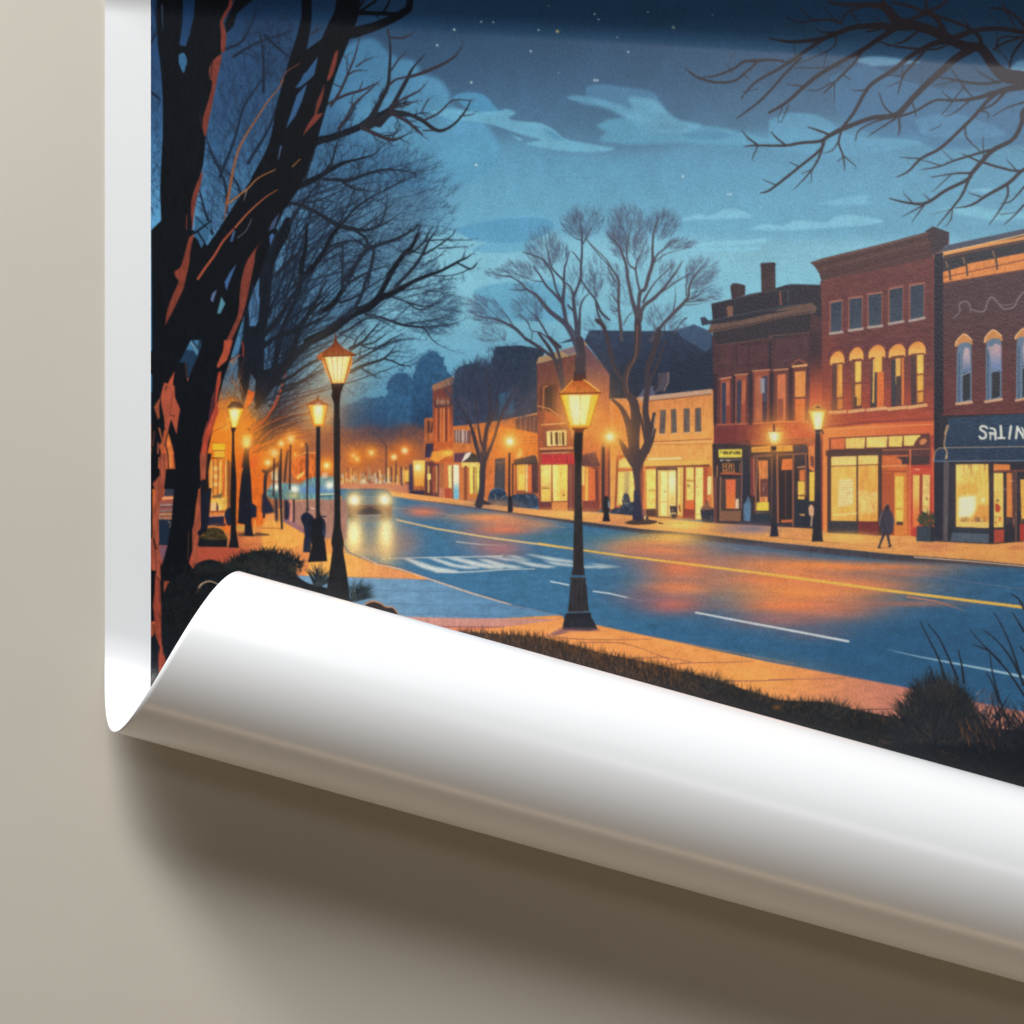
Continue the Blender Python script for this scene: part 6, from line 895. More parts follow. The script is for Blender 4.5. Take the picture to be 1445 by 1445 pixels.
for q in (FM([(900, 900)])[0],): tint(*q, 4, (250, 196, 70), .5)
# ---------------------------------------------------------------- the two great trunks
motif('printed_tree', 'great dark tree on the left edge whose trunk peels in rust red strips')
TK = (11, 16, 23); RU = (114, 54, 46); RU2 = (190, 84, 54)
poly(Z1([(320, -560), (328, 0), (326, 100), (332, 250), (345, 350), (355, 450), (362, 600), (360, 780), (350, 960), (346, 1080), (352, 1250), (300, 1300), (296, 1460), (640, 1460), (500, 1420), (525, 1290), (545, 1100), (590, 930), (605, 770), (640, 560), (668, 380), (690, 300), (700, 290), (718, 200), (695, 130), (740, 60), (760, 0), (770, -560), (560, -560), (545, 0), (535, 100), (512, 200), (490, 265), (455, 255), (472, 130), (476, 0), (474, -560)]), TK, tex=.25, texcell=(16, 3))
poly(curve(Z1([(452, 310), (480, 300), (498, 340), (492, 375), (478, 415), (460, 380), (450, 350)]), 3), (52, 98, 136)); line(Z1([(440, 262), (490, 290)]), 4, TK)
poly(Z1([(330, -20), (305, 30), (318, 120), (326, 200), (300, 120), (297, 0)]), (40, 74, 110), alpha=.6); line(Z1([(357, 30), (361, 180)]), 1.4, (70, 92, 122), .6)
poly(Z1([(720, 190), (760, 150), (780, 80), (870, 0), (900, -40), (790, -40), (745, 60), (712, 130)]), TK); 
poly(curve(Z1([(745, -40), (758, 20), (735, 65), (705, 120), (712, 160), (720, 200), (712, 290), (690, 290), (690, 200), (685, 130), (700, 90), (735, 30)]), 3), RU, tex=.15); poly(curve(Z1([(697, 305), (690, 350), (672, 430), (655, 520), (640, 600), (620, 690), (602, 775), (585, 720), (590, 660), (610, 600), (632, 520), (640, 460), (628, 450), (622, 400), (640, 350), (670, 320)]), 3), RU, tex=.15); line(Z1([(640, 350), (632, 440)]), 1, TK); line(Z1([(570, 640), (580, 720)]), .8, (100, 70, 70), .5)
poly(curve(Z1([(592, 960), (575, 1050), (555, 1120), (540, 1200), (530, 1290), (505, 1450), (480, 1460), (500, 1370), (525, 1300), (520, 1160), (545, 1060), (570, 1000)]), 3), RU, tex=.15); line(Z1([(497, 1220), (495, 1300)]), 1.6, (110, 50, 44))
# the merged foot
poly(Z5([(295, -20), (540, -20), (530, 60), (505, 160), (490, 260), (470, 350), (430, 480), (385, 600), (440, 640), (480, 620), (520, 540), (600, 420), (640, 330), (620, 420), (600, 480), (610, 660), (550, 800), (560, 900), (560, 1000), (600, 1150), (575, 1445), (440, 1445), (440, 1300), (380, 1100), (340, 1000), (300, 900)]), TK, tex=.2, texcell=(16, 3)); poly(Z5([(296, 900), (440, 640), (470, 850), (460, 1180), (440, 1445), (296, 1445)]), (12, 17, 24)); 
poly(FL([(0, 0), (110, 0), (100, 250), (20, 340), (20, 960), (0, 960)]), (11, 15, 22)); poly(FL([(280, 0), (556, 0), (560, 240), (540, 420), (510, 600), (490, 800), (470, 900), (470, 1100), (430, 1240), (500, 1340), (540, 1445), (120, 1445), (130, 1260), (190, 1040), (235, 760), (250, 560), (270, 340), (285, 200)]), (11, 16, 23), tex=.2, texcell=(16, 3)); poly(FL([(0, 1280), (140, 1260), (160, 1900), (0, 1900)]), (11, 15, 22))
FK = fr(240, 300, 160)
poly(FK([(200, 460), (300, 300), (480, 420), (560, 300), (700, 500), (400, 1200), (100, 1300), (0, 1000)]), TK)
poly(curve(Z5([(540, 0), (520, 80), (510, 170), (490, 260), (470, 350), (440, 460), (410, 560), (385, 590), (375, 510), (390, 420), (425, 330), (450, 270), (430, 240), (430, 210), (460, 190), (480, 130), (510, 20)]), 3), (124, 58, 46), tex=.15)
poly(FM([(385, 0), (410, 0), (370, 100), (300, 270), (270, 340), (250, 510), (190, 520), (200, 420), (150, 400), (95, 440), (120, 360), (200, 240), (300, 140)]), (176, 78, 54), tex=.15); line(FM([(225, 240), (270, 290), (225, 340)]), 4, (34, 28, 30), 2, n=3); line(FM([(190, 320), (165, 420)]), 1.2, (70, 46, 40)); poly(FM([(150, 480), (270, 515), (275, 650), (340, 800), (358, 900), (340, 1060), (325, 1150), (230, 900), (210, 960), (195, 1040), (160, 1010), (150, 880), (120, 740), (110, 640), (135, 540)]), (172, 82, 60), tex=.12); line(FM([(245, 620), (220, 800), (215, 860)]), .9, (120, 56, 44)); line(FM([(225, 850), (270, 860)]), 1.5, (90, 46, 42)); line(FM([(165, 560), (185, 520)]), 1.5, (60, 36, 36)); poly(FM([(110, 650), (70, 700), (35, 760), (60, 830), (80, 900), (100, 880), (95, 740)]), (150, 76, 52), tex=.2)
poly(FM([(150, 1010), (195, 1040), (240, 1180), (265, 1300), (280, 1460), (90, 1460), (120, 1300), (100, 1200), (140, 1100)]), (196, 92, 54), tex=.3, texcell=(18, 3)); poly(FM([(180, 1050), (210, 1080), (240, 1240), (250, 1445), (200, 1445), (190, 1250)]), (226, 126, 62), tex=.2); line(FM([(190, 1050), (165, 1180), (195, 1300), (200, 1445)]), 2, (70, 44, 38)); line(FM([(95, 1000), (120, 1100), (150, 1200), (130, 1250)]), 3, (150, 82, 56), 1.4); poly(FM([(75, 1150), (100, 1180), (90, 1300), (70, 1280)]), (150, 76, 54)); line(FM([(40, 1030), (25, 1200)]), 1.4, (110, 60, 50)); line(FM([(95, 1330), (90, 1445)]), 2, (190, 96, 60))
poly(FM([(410, 440), (470, 385), (510, 440), (490, 520), (465, 690), (430, 560)]), (186, 96, 66), tex=.15); line(FM([(440, 460), (430, 500), (450, 560)]), 2, (40, 34, 40)); line(FM([(390, 250), (405, 430)]), 1, (110, 60, 50)); poly(FM([(350, 110), (620, 130), (560, 330), (510, 430), (470, 385), (420, 430), (400, 250), (310, 260)]), (30, 54, 80), tex=.1); poly(FM([(385, 110), (410, 0), (620, 0), (600, 140), (545, 110), (525, 180), (480, 120)]), (60, 112, 148)); line(FM([(430, 10), (480, 60), (530, 150)]), 3, (110, 140, 160), 1.6, n=3); line(FM([(560, 0), (540, 80), (560, 130)]), 3, (30, 44, 62)); line(FM([(470, 0), (520, 80)]), 2, (30, 44, 62)); line(FM([(600, 40), (560, 130)]), 2.4, (26, 36, 52))
poly(FL([(110, 0), (190, 0), (165, 260), (140, 480), (105, 560), (90, 740), (95, 1000), (20, 1000), (25, 700), (40, 400), (20, 340), (100, 250)]), (160, 80, 58), tex=.25, texcell=(18, 3)); poly(FL([(0, 990), (90, 1020), (105, 1200), (115, 1445), (50, 1445), (60, 1330), (0, 1320)]), (160, 78, 58), tex=.25, texcell=(18, 3)); line(FL([(30, 970), (60, 1080)]), 3, (60, 34, 34)); line(FL([(60, 1100), (65, 1350)]), 1.2, (90, 44, 44))
poly(F1([(318, 600), (345, 640), (352, 800), (352, 900), (355, 1000), (375, 1080), (360, 1140), (335, 1060), (345, 1020), (320, 950), (318, 900), (305, 780), (315, 700)]), (158, 74, 54), tex=.2, texcell=(18, 3)); poly(F1([(300, 880), (330, 900), (330, 1040), (305, 1000)]), (104, 54, 36), alpha=.8)
motif('printed_tree', 'second great dark tree leaning right, orange light along its edges')
trunk([(430, -140, 15), (433, 0, 14), (430, 40, 16), (418, 90, 22), (406, 150, 30), (396, 210, 36), (376, 260, 46)], TK, tex=.2, texcell=(16, 3))
trunk([(498, -140, 40), (492, 0, 34), (478, 45, 36), (455, 100, 40), (434, 155, 50), (410, 215, 62), (388, 260, 64), (352, 310, 58), (318, 356, 50), (288, 402, 46), (262, 450, 42), (238, 495, 42), (218, 530, 44)], TK, tex=.2, texcell=(16, 3))
trunk([(385, 270, 50), (362, 330, 46), (342, 390, 44), (322, 440, 46), (304, 500, 44), (288, 545, 48), (276, 600, 50), (268, 660, 40)], TK, tex=.2, texcell=(16, 3)); trunk([(330, 390, 36), (306, 420, 30), (300, 470, 30), (296, 520, 30)], TK); 
poly(FM([(630, 0), (830, 0), (750, 300), (760, 500), (700, 700), (600, 1000), (560, 1240), (560, 1445), (280, 1445), (260, 1300), (330, 1150), (360, 880), (400, 640), (470, 700), (520, 430), (560, 330), (610, 150)]), TK, tex=.2, texcell=(16, 3))
B(Z2, [(90, 330, 130), (170, 210, 70), (260, 180, 60), (360, 150, 50), (450, 110, 46), (520, 70, 44), (555, 20, 38), (560, -200, 30)], 360, TK); B(Z2, [(190, 100, 34), (250, 75, 28), (340, 75, 24), (430, 78, 22), (490, 80, 24)], 360, TK); B(Z2, [(240, 85, 12), (310, 40, 14), (370, -10, 14), (400, -100, 12)], 360, TK); B(Z2, [(400, 75, 10), (430, 30, 10), (450, -20, 9)], 360, TK); B(Z2, [(215, 85, 10), (270, 40, 10), (300, -10, 9)], 360, TK); B(Z2, [(360, 80, 8), (380, 105, 5)], 360, TK)
poly(Z1([(1330, 180), (1290, 200), (1110, 330), (1040, 480), (1100, 500), (1160, 420), (1250, 330)]), TK); poly(Z1([(1240, 320), (1180, 400), (1130, 470), (1110, 500), (1160, 490), (1220, 420)]), (52, 92, 136), alpha=.9); poly(Z1([(1180, 470), (1120, 540), (1070, 690), (1058, 730), (1110, 660), (1150, 570)]), (56, 96, 140), alpha=.9); line(Z1([(1120, 520), (1200, 450)]), 4, TK, 2)
for p, w0, w1, c in (([(1135, 360), (1060, 410), (1030, 470)], 1.2, 1.4, (120, 66, 50)), ([(1045, 455), (1010, 510), (960, 570), (900, 660), (830, 770), (790, 850), (760, 960), (735, 1100), (722, 1160)], 1.2, 3.8, (140, 84, 54)), ([(722, 1160), (710, 1250)], 2.5, 1, (140, 80, 60)), ([(1000, 960), (900, 1010), (840, 1070), (735, 1150)], 1.3, 2.4, (160, 102, 58)), ([(1010, 1075), (940, 1120), (850, 1200), (770, 1290)], 1, 2.4, (176, 92, 58)), ([(760, 1300), (700, 1370), (655, 1445), (600, 1520), (560, 1580)], 2.6, 3.6, (160, 76, 54)), ([(1140, 900), (1095, 945)], 1, 1.4, (170, 110, 60)), ([(835, 1080), (820, 1140)], 1.4, .6, (160, 150, 150)), ([(865, 1240), (830, 1310), (780, 1350)], .8, .8, (130, 140, 160)), ([(1030, 830), (1015, 900)], 2.4, 1.4, (70, 92, 130))): line(Z1(p), w0, c, w1, n=4)
poly(curve(Z1([(1355, 280), (1345, 350), (1320, 430), (1290, 460), (1310, 380), (1335, 300)]), 3), RU); poly(curve(Z1([(1280, 470), (1265, 560), (1235, 640), (1215, 700), (1230, 590), (1260, 520)]), 3), RU, alpha=.9); poly(curve(Z1([(1270, 640), (1230, 690), (1180, 740), (1155, 770), (1180, 710), (1220, 650)]), 3), RU)
poly(curve(Z5([(940, 20), (890, 90), (880, 160), (860, 260), (835, 380), (810, 470), (770, 560), (730, 650), (700, 720), (670, 750), (690, 700), (720, 610), (760, 520), (790, 440), (800, 300), (830, 170), (880, 90)]), 3), (122, 58, 48), tex=.15)
poly(FM([(830, 0), (930, 0), (890, 150), (860, 230), (760, 320), (745, 290), (780, 210), (820, 120)]), (170, 76, 54), tex=.12); poly(FM([(760, 370), (800, 350), (790, 480), (770, 560), (750, 700), (770, 820), (740, 880), (700, 1010), (650, 1160), (630, 1300), (640, 1445), (560, 1445), (555, 1330), (580, 1190), (620, 1010), (690, 850), (725, 740), (735, 520)]), (176, 70, 50), tex=.2, texcell=(18, 3)); poly(FM([(650, 900), (690, 640), (740, 540), (720, 700), (690, 850), (620, 1050)]), (80, 40, 48)); line(FM([(580, 1150), (640, 930)]), 1.2, (150, 66, 50))
poly(FL([(556, 0), (640, 0), (620, 300), (580, 480), (560, 800), (530, 1100), (525, 1330), (500, 1320), (470, 1100), (470, 860), (490, 790), (520, 560), (565, 350)]), (152, 76, 56), tex=.25, texcell=(18, 3)); line(FL([(430, 880), (420, 1200)]), 1.2, (90, 54, 46)); line(FL([(600, 330), (600, 860), (560, 900)]), 9, (22, 26, 36), 8); poly(FL([(610, 400), (690, 390), (660, 720), (640, 850), (560, 870), (580, 650)]), (22, 28, 42)); poly(FL([(640, 0), (690, 0), (650, 200), (660, 420), (610, 420)]), (30, 24, 28))
poly(FK([(320, 30), (520, 130), (525, 200), (470, 370), (440, 380), (400, 460), (360, 360), (310, 290)]), (52, 96, 130)); line(FK([(320, 260), (520, 110)]), 3, TK, 1.6); line(FK([(350, 240), (450, 400)]), 2, TK); line(FK([(330, 60), (480, 200)]), 1.2, TK)
poly(FK([(560, 70), (600, 160), (570, 150)]), (70, 100, 150)); poly(FK([(800, 250), (840, 220), (800, 370), (765, 375)]), (60, 88, 130)); poly(FK([(850, 650), (790, 800), (740, 930), (720, 1000), (695, 890), (760, 770)]), (64, 100, 150)); poly(FK([(600, 980), (545, 1150), (515, 1110), (540, 1030)]), (90, 110, 150)); poly(FK([(655, 1070), (705, 1160), (640, 1290), (600, 1290)]), (78, 134, 152)); poly(FK([(1400, 0), (1330, 200), (1250, 240), (1300, 120)]), (70, 90, 124), alpha=.8); poly(FK([(1300, 260), (1330, 290), (1280, 430), (1265, 310)]), (80, 130, 190), alpha=.7); poly(FK([(1140, 820), (1130, 1100), (1100, 1445), (1020, 1445), (1000, 1200), (1060, 1000)]), (72, 116, 156))
for k in range(24): line(FK([(rng.uniform(1010, 1120), rng.uniform(850, 1400)), (rng.uniform(1010, 1130), rng.uniform(850, 1400))]), 1, (34, 46, 66), .5, .7)
# ---------------------------------------------------------------- foreground pavement and planting
motif('printed_pavement', 'foreground pavement slab glowing orange, fading to pink at the right')
poly([(794, 874), (838, 881), (866, 887), (1085, 934), (1279, 970), (1445, 1004), (1560, 1030), (1560, 1120), (1445, 1080), (1300, 1060), (1085, 990), (850, 930), (740, 905), (640, 893), (700, 886)], (234, 152, 84), tex=.06, texcell=(5, 14), grad=((1040, 950), (1290, 1010), (196, 124, 104)))
tint(1060, 955, 80, (244, 166, 82), .5, 20); tint(800, 890, 40, (240, 156, 96), .4, 10)
FGl = [([(340, 980), (700, 1050), (1100, 1125), (1445, 1190)], 1.2, (206, 140, 90)), ([(100, 1040), (250, 1052), (400, 1055), (640, 1052)], 1, (110, 70, 70)), ([(230, 1070), (400, 1070), (480, 1075), (600, 1110), (720, 1155), (850, 1175), (855, 1185)], 1, (120, 76, 72)), ([(480, 1162), (720, 1155), (720, 1195)], 1, (110, 66, 70)), ([(750, 1195), (850, 1185), (1100, 1182), (1230, 1172)], 1.1, (120, 76, 76)), ([(1010, 1285), (1200, 1288), (1445, 1280)], 1.3, (96, 70, 84))]
for a, w, c in FGl: line(FE(a), w, c, .7, .9, n=3)
line(FB([(0, 1200), (300, 1195), (470, 1190)]), 1, (140, 84, 84), .5); line(FB([(480, 1372), (560, 1370), (700, 1366)]), 1.5, (84, 62, 72), 1); line(FE([(140, 985), (330, 1005)]), 2, (84, 76, 100), .5, .7); poly(FE([(20, 1045), (90, 1010), (170, 1000), (140, 1020)]), (130, 92, 104), alpha=.6, soft=1)
line(FB([(0, 1098), (400, 1170), (780, 1245), (1445, 1385)]), 1.4, (120, 110, 130), None, .5)
motif('printed_shrub', 'dark leafy shrubs on the left behind the roll')
poly(curve(F1([(355, 1000), (350, 800), (400, 640), (520, 580), (560, 540), (640, 520), (740, 560), (760, 520), (820, 490), (900, 470), (990, 475), (1050, 520), (1100, 560), (1130, 620), (1200, 660), (1330, 700), (1500, 860), (1500, 1445), (360, 1445)]), 3), (18, 23, 29), tex=.3, texcell=(4, 4))
poly([(213, 900), (232, 880), (262, 900), (240, 1010), (213, 1010)], (19, 25, 34)); poly(F1([(318, 600), (345, 640), (352, 800), (352, 900), (355, 1000), (375, 1080), (380, 1160), (340, 1200), (335, 1060), (345, 1020), (320, 950), (318, 900), (305, 780), (315, 700)]), (150, 66, 50), tex=.2, texcell=(18, 3))
blades(278, 330, lambda x: 806-(x-278)*.1, 160, 14, (30, 34, 36), 1.5, .8, 5); blades(326, 425, lambda x: 786+((x-375)/50)**2*14, 420, 14, [(20, 27, 32), (28, 34, 36), (24, 32, 38), (44, 44, 40), (16, 21, 27)], 1.7, .9, 7); blades(330, 420, lambda x: 800+((x-375)/50)**2*10, 200, 10, [(34, 40, 40), (54, 50, 40)], 1.0, .9, 9)
blades(225, 300, lambda x: 850, 200, 16, [(24, 26, 28), (20, 23, 26), (40, 34, 30)], 1.0, .6, 50)
for k in range(300):
    x, y = rng.uniform(228, 290), rng.uniform(850, 930); line([(x, y), (x+rng.uniform(-2, 2), y-rng.uniform(2, 6))], .9, rng.choice([(50, 42, 34), (28, 30, 30), (36, 36, 34), (24, 28, 32)]), .5, .6)
line(F1([(565, 680), (580, 660), (610, 645), (640, 645), (680, 664)]), 2.2, (206, 170, 140), 1.2, n=4); line(F1([(555, 710), (570, 670)]), 1.2, (90, 70, 60), .6)
tuft(448, 826, 70, 34, [(24, 34, 42), (36, 48, 56), (20, 28, 36), (60, 66, 66)], .25, 2.2, 1.8); tuft(500, 846, 80, 32, [(30, 42, 48), (44, 58, 62), (24, 34, 40), (56, 66, 64)], .15, 2.0, 1.9)
motif('printed_rock', 'dark rounded stones with a pale rim beside the pavement')
poly(curve(FD([(300, 850), (330, 835), (380, 840), (420, 870), (460, 875), (490, 920), (440, 960), (330, 900)]), 3), (44, 36, 38), tex=.2); line(FD([(305, 850), (345, 836), (390, 848), (420, 868), (460, 872), (490, 910)]), 2.2, (196, 138, 100), 1.4, n=3)
motif('printed_grass', 'dark strip of grass along the pavement edge')
gt = [(640, 890), (680, 893), (760, 898), (800, 908), (847, 921), (900, 932), (934, 939), (980, 952), (1009, 959), (1060, 976), (1100, 988), (1160, 990), (1200, 1000), (1260, 1012), (1300, 1020), (1560, 1040)]
gy = lambda x: float(np.interp(x, [p[0] for p in gt], [p[1] for p in gt]))
poly(gt+[(1560, 1290), (213, 1290), (213, 960), (420, 860)], (56, 44, 38), tex=.35, texcell=(5, 2.5), grad=((780, 930), (1100, 1000), (28, 31, 35)))
blades(650, 1000, lambda x: gy(x)+6, 700, 13, [(70, 50, 38), (96, 64, 42), (48, 40, 38), (120, 80, 48), (40, 38, 38)], 1.2, .3, 5); blades(660, 1010, lambda x: gy(x)+18, 500, 11, [(60, 46, 38), (110, 74, 46), (40, 36, 36), (84, 60, 42)], 1.1, .35, 9)
blades(960, 1290, lambda x: gy(x)+7, 520, 15, [(34, 36, 38), (50, 46, 42), (28, 32, 36), (70, 56, 46)], 1.3, .5, 5); blades(960, 1500, lambda x: gy(x)+30, 500, 14, [(30, 32, 36), (44, 40, 38), (24, 28, 32), (70, 54, 40)], 1.2, .6, 18)
for x in (1003, 1180, 1170): tuft(x, gy(x)+18, 46, 34, [(36, 40, 42), (26, 32, 38), (60, 56, 52)], .4, 2.7, 1.2)
tint(1096, 998, 6, (150, 96, 44), .6, 3)
# ---------------------------------------------------------------- big lamps
LP = (34, 32, 38)
motif('printed_street_lamp', 'middle-sized lantern on a black post beside the dark figures')
tint(450, 586, 44, (236, 140, 70), .55); tint(450, 586, 20, (250, 170, 60), .55)
poly([(446.5, 598), (452, 598), (452, 640), (451.5, 720), (454, 735), (446, 735), (445.5, 700), (446, 640)], LP); poly(F1([(1205, 290), (1260, 280), (1265, 360), (1280, 420), (1292, 530), (1182, 535), (1205, 440), (1200, 380)]), (26, 28, 34))
poly(curve(F6([(35, 925), (60, 950), (105, 972), (70, 968), (0, 968), (-35, 970), (10, 945)]), 3), (150, 74, 40)); line(F6([(35, 918), (35, 935)]), 2, (120, 60, 36)); poly(F6([(-20, 970), (88, 970), (68, 1085), (8, 1085)]), (250, 176, 60)); poly(F6([(8, 975), (65, 975), (55, 1075), (20, 1075)]), (255, 230, 130)); tint(*F6([(38, 1000)])[0], 5, (255, 252, 214), .95, 9); line(F6([(-20, 970), (10, 1085)]), 1.2, (176, 90, 36)); line(F6([(88, 970), (68, 1085)]), 1.2, (176, 90, 36)); line(F6([(12, 1087), (64, 1087)]), 2.2, (214, 120, 44))
motif('printed_street_lamp', 'tall lantern with a flared roof in front of the left trees')
tint(476, 522, 44, (246, 190, 120), .4)
poly(FD([(125, -200), (160, -200), (162, 300), (165, 420), (182, 500), (178, 550), (195, 650), (222, 860), (80, 800), (105, 640), (118, 540), (110, 500), (124, 420), (128, 300)]), (30, 31, 36), tex=.15); poly(F6([(120, 870), (165, 870), (158, 960), (158, 1445), (125, 1445), (126, 960), (112, 920)]), (40, 34, 34)); poly(F6([(108, 845), (186, 845), (165, 900), (158, 950), (125, 950), (118, 900)]), (44, 30, 28))
poly(F6([(50, 688), (232, 684), (228, 740), (190, 845), (110, 848), (70, 760)]), (226, 138, 56)); poly(F6([(66, 690), (226, 688), (185, 842), (115, 844)]), (252, 206, 104)); poly(F6([(84, 692), (205, 690), (172, 825), (122, 828)]), (255, 232, 158)); tint(*F6([(140, 770)])[0], 13, (255, 244, 190), .7, 15)
for a in ([(66, 690), (115, 845)], [(226, 688), (185, 842)], [(145, 690), (146, 842)], [(112, 690), (130, 842)], [(178, 690), (165, 842)]): line(F6(a), 1.0 if 100 < a[0][0] < 200 else 1.7, (206, 130, 60) if 100 < a[0][0] < 200 else (130, 64, 34), None, .8)
poly(curve(F6([(135, 585), (150, 618), (185, 650), (252, 686), (200, 692), (140, 690), (70, 692), (22, 700), (60, 668), (105, 640), (124, 615)]), 3), (122, 56, 34), tex=.15, grad=(F6([(135, 600)])[0], F6([(140, 690)])[0], (150, 78, 40))); line(F6([(135, 572), (135, 600)]), 2.2, (110, 54, 36), 3); line(F6([(30, 696), (250, 688)]), 1.6, (84, 40, 28)); poly(F6([(28, 692), (60, 670), (62, 720), (40, 718)]), (176, 96, 48))
motif('printed_street_lamp', 'large glowing lantern on a black fluted post in the foreground')
tint(819, 580, 52, (246, 164, 74), .5); tint(819, 584, 28, (252, 186, 70), .4)
poly(F7([(200, 780), (265, 775), (268, 820), (200, 815)]), (66, 52, 54)); poly(F7([(205, 700), (255, 690), (258, 790), (208, 790)]), (70, 60, 66)); 
poly(FG([(205, -80), (243, -80), (245, 250), (255, 640), (195, 650), (203, 250)]), (46, 42, 44), tex=.2, texcell=(10, 3)); poly(F7([(205, 1115), (252, 1110), (248, 1220), (243, 1300), (208, 1300), (198, 1200)]), (40, 34, 36)); poly(FG([(195, 640), (256, 635), (262, 690), (185, 690)]), (44, 42, 46)); poly(FG([(176, 705), (268, 705), (266, 715), (275, 745), (180, 715)]), (38, 38, 44)); poly(FG([(182, 700), (266, 700), (276, 800), (284, 895), (165, 900), (176, 800)]), (46, 45, 50), tex=.2, texcell=(12, 3)); poly(FG([(155, 905), (295, 900), (300, 940), (145, 945)]), (36, 37, 44)); poly(FG([(145, 938), (302, 930), (322, 965), (335, 995), (290, 1005), (135, 998), (140, 960)]), (40, 42, 50), tex=.15); poly(FG([(130, 985), (70, 1020), (100, 1030), (180, 1008), (350, 1005), (340, 990)]), (120, 84, 96), alpha=.6, soft=1, ident=False)
for x in (190, 215, 240): line(FG([(x+6, 720), (x, 890)]), 1, (70, 66, 66), .6, .8)
line(FG([(168, 897), (285, 893)]), 1.2, (84, 78, 78)); line(FG([(178, 706), (268, 706)]), 1.1, (80, 74, 76)); line(FG([(268, 725), (272, 742)]), 1.6, (100, 110, 130))
poly(F7([(120, 905), (350, 900), (300, 1060), (282, 1105), (180, 1105), (165, 1060)]), (240, 160, 40)); poly(F7([(128, 908), (340, 904), (285, 1090), (185, 1090)]), (252, 196, 60)); poly(F7([(165, 910), (300, 908), (265, 1080), (200, 1080)]), (255, 236, 140), tex=.04); poly(F7([(160, 912), (228, 910), (230, 1078), (196, 1078)]), (255, 240, 160), alpha=.6, soft=1); line(F7([(236, 912), (234, 1082)]), 1.4, (226, 160, 60), None, .8); line(F7([(166, 910), (198, 1084)]), 1.1, (214, 150, 60), None, .8); line(F7([(300, 908), (272, 1084)]), 1.1, (214, 150, 60), None, .8); line(F7([(124, 906), (176, 1095)]), 1.4, (206, 120, 30)); line(F7([(344, 904), (290, 1090)]), 1.4, (206, 120, 30)); tint(*F7([(215, 1000)])[0], 10, (255, 250, 200), .6, 18)
poly(F7([(195, 825), (262, 825), (310, 865), (350, 898), (345, 912), (125, 912), (118, 905), (160, 860)]), (186, 92, 40), tex=.12, grad=(F7([(230, 830)])[0], F7([(230, 905)])[0], (206, 116, 48))); poly(F7([(205, 800), (260, 800), (270, 830), (192, 835)]), (84, 48, 42)); line(F7([(118, 906), (350, 900)]), 1.8, (110, 52, 28)); line(F7([(255, 825), (345, 892)]), 1.6, (252, 190, 90)); line(F7([(195, 830), (125, 900)]), 1.4, (236, 160, 70)); line(F7([(185, 1094), (285, 1092)]), 3.2, (226, 140, 40)); line(F7([(190, 1104), (280, 1102)]), 2, (120, 66, 34)); line(F7([(178, 1095), (192, 1120), (190, 1150)]), 1.2, (246, 180, 80)); line(F7([(292, 1092), (262, 1120), (258, 1150)]), 1.2, (240, 160, 70)); poly(F7([(200, 1105), (262, 1105), (250, 1125), (205, 1125)]), (110, 56, 34))
motif('printed_bush', 'dark spiky grass bush on the right')
poly(curve([(1258, 1040), (1272, 1012), (1284, 992), (1300, 976), (1318, 968), (1340, 966), (1358, 974), (1372, 996), (1382, 1020), (1392, 1060), (1380, 1130), (1264, 1110)], 4), (25, 30, 37), tex=.3, texcell=(6, 2), soft=1.5, ident=True)
for k in range(1300):
    t = rng.uniform(.05, 3.09); r = rng.random()**.6; x, y = 1322+62*r*math.cos(t), 1052-88*r*math.sin(t)*rng.uniform(.9, 1.06)
    a = math.atan2(1065-y, x-1322)+rng.gauss(0, .25); L = rng.uniform(10, 26)
    line([(x, y), (x+math.cos(a)*L*.5, y-math.sin(a)*L*.5), (x+math.cos(a+.2)*L, y-math.sin(a+.2)*L)], 1.4, rng.choice([(30, 36, 42), (40, 44, 48), (24, 28, 36), (56, 52, 50), (34, 40, 48)]), .3, .9)
for k in range(260):
    t = rng.uniform(.1, 3.05); r = rng.uniform(.8, 1.02); x, y = 1322+62*r*math.cos(t), 1048-86*r*math.sin(t)
    a = math.atan2(1075-y, x-1322)+rng.gauss(0, .22); L = rng.uniform(12, 28)
    line([(x, y), (x+math.cos(a)*L*.5, y-math.sin(a)*L*.5), (x+math.cos(a)*L, y-math.sin(a)*L+rng.uniform(0, 4))], 1.3, rng.choice([(26, 31, 38), (36, 40, 45), (52, 48, 48)]), .25, .9)
tint(1325, 970, 22, (60, 54, 52), .35, 14)
for k in range(26): 
    x, y = rng.uniform(1375, 1410), rng.uniform(975, 1010); line([(x, y), (x+rng.uniform(2, 7), y-rng.uniform(6, 14))], 1.6, rng.choice([(150, 120, 126), (60, 56, 66), (96, 82, 92)]), .5)
motif('printed_reed', 'tall thin reeds at the right edge')
for p in ([(855, 870), (900, 960), (960, 1080), (1000, 1200)], [(900, 885), (960, 960), (1010, 1060), (1070, 1200)], [(1070, 1030), (1090, 1110), (1105, 1220)], [(905, 1120), (930, 1180), (940, 1220)], [(1140, 920), (1200, 990), (1250, 1040), (1350, 1150), (1400, 1220), (1470, 1330)], [(1150, 1000), (1240, 1035), (1310, 1100)], [(1210, 915), (1290, 980), (1370, 1080), (1445, 1230)], [(1275, 820), (1340, 940), (1390, 1070), (1440, 1230)], [(1380, 820), (1445, 930)], [(1370, 715), (1410, 740), (1445, 800)], [(1250, 1050), (1270, 1180), (1330, 1380), (1390, 1480)], [(1230, 1160), (1270, 1230), (1300, 1330)], [(1420, 1010), (1445, 1040)]):
    line(FB(p), 1.0, (30, 34, 42), 3.0, n=5)
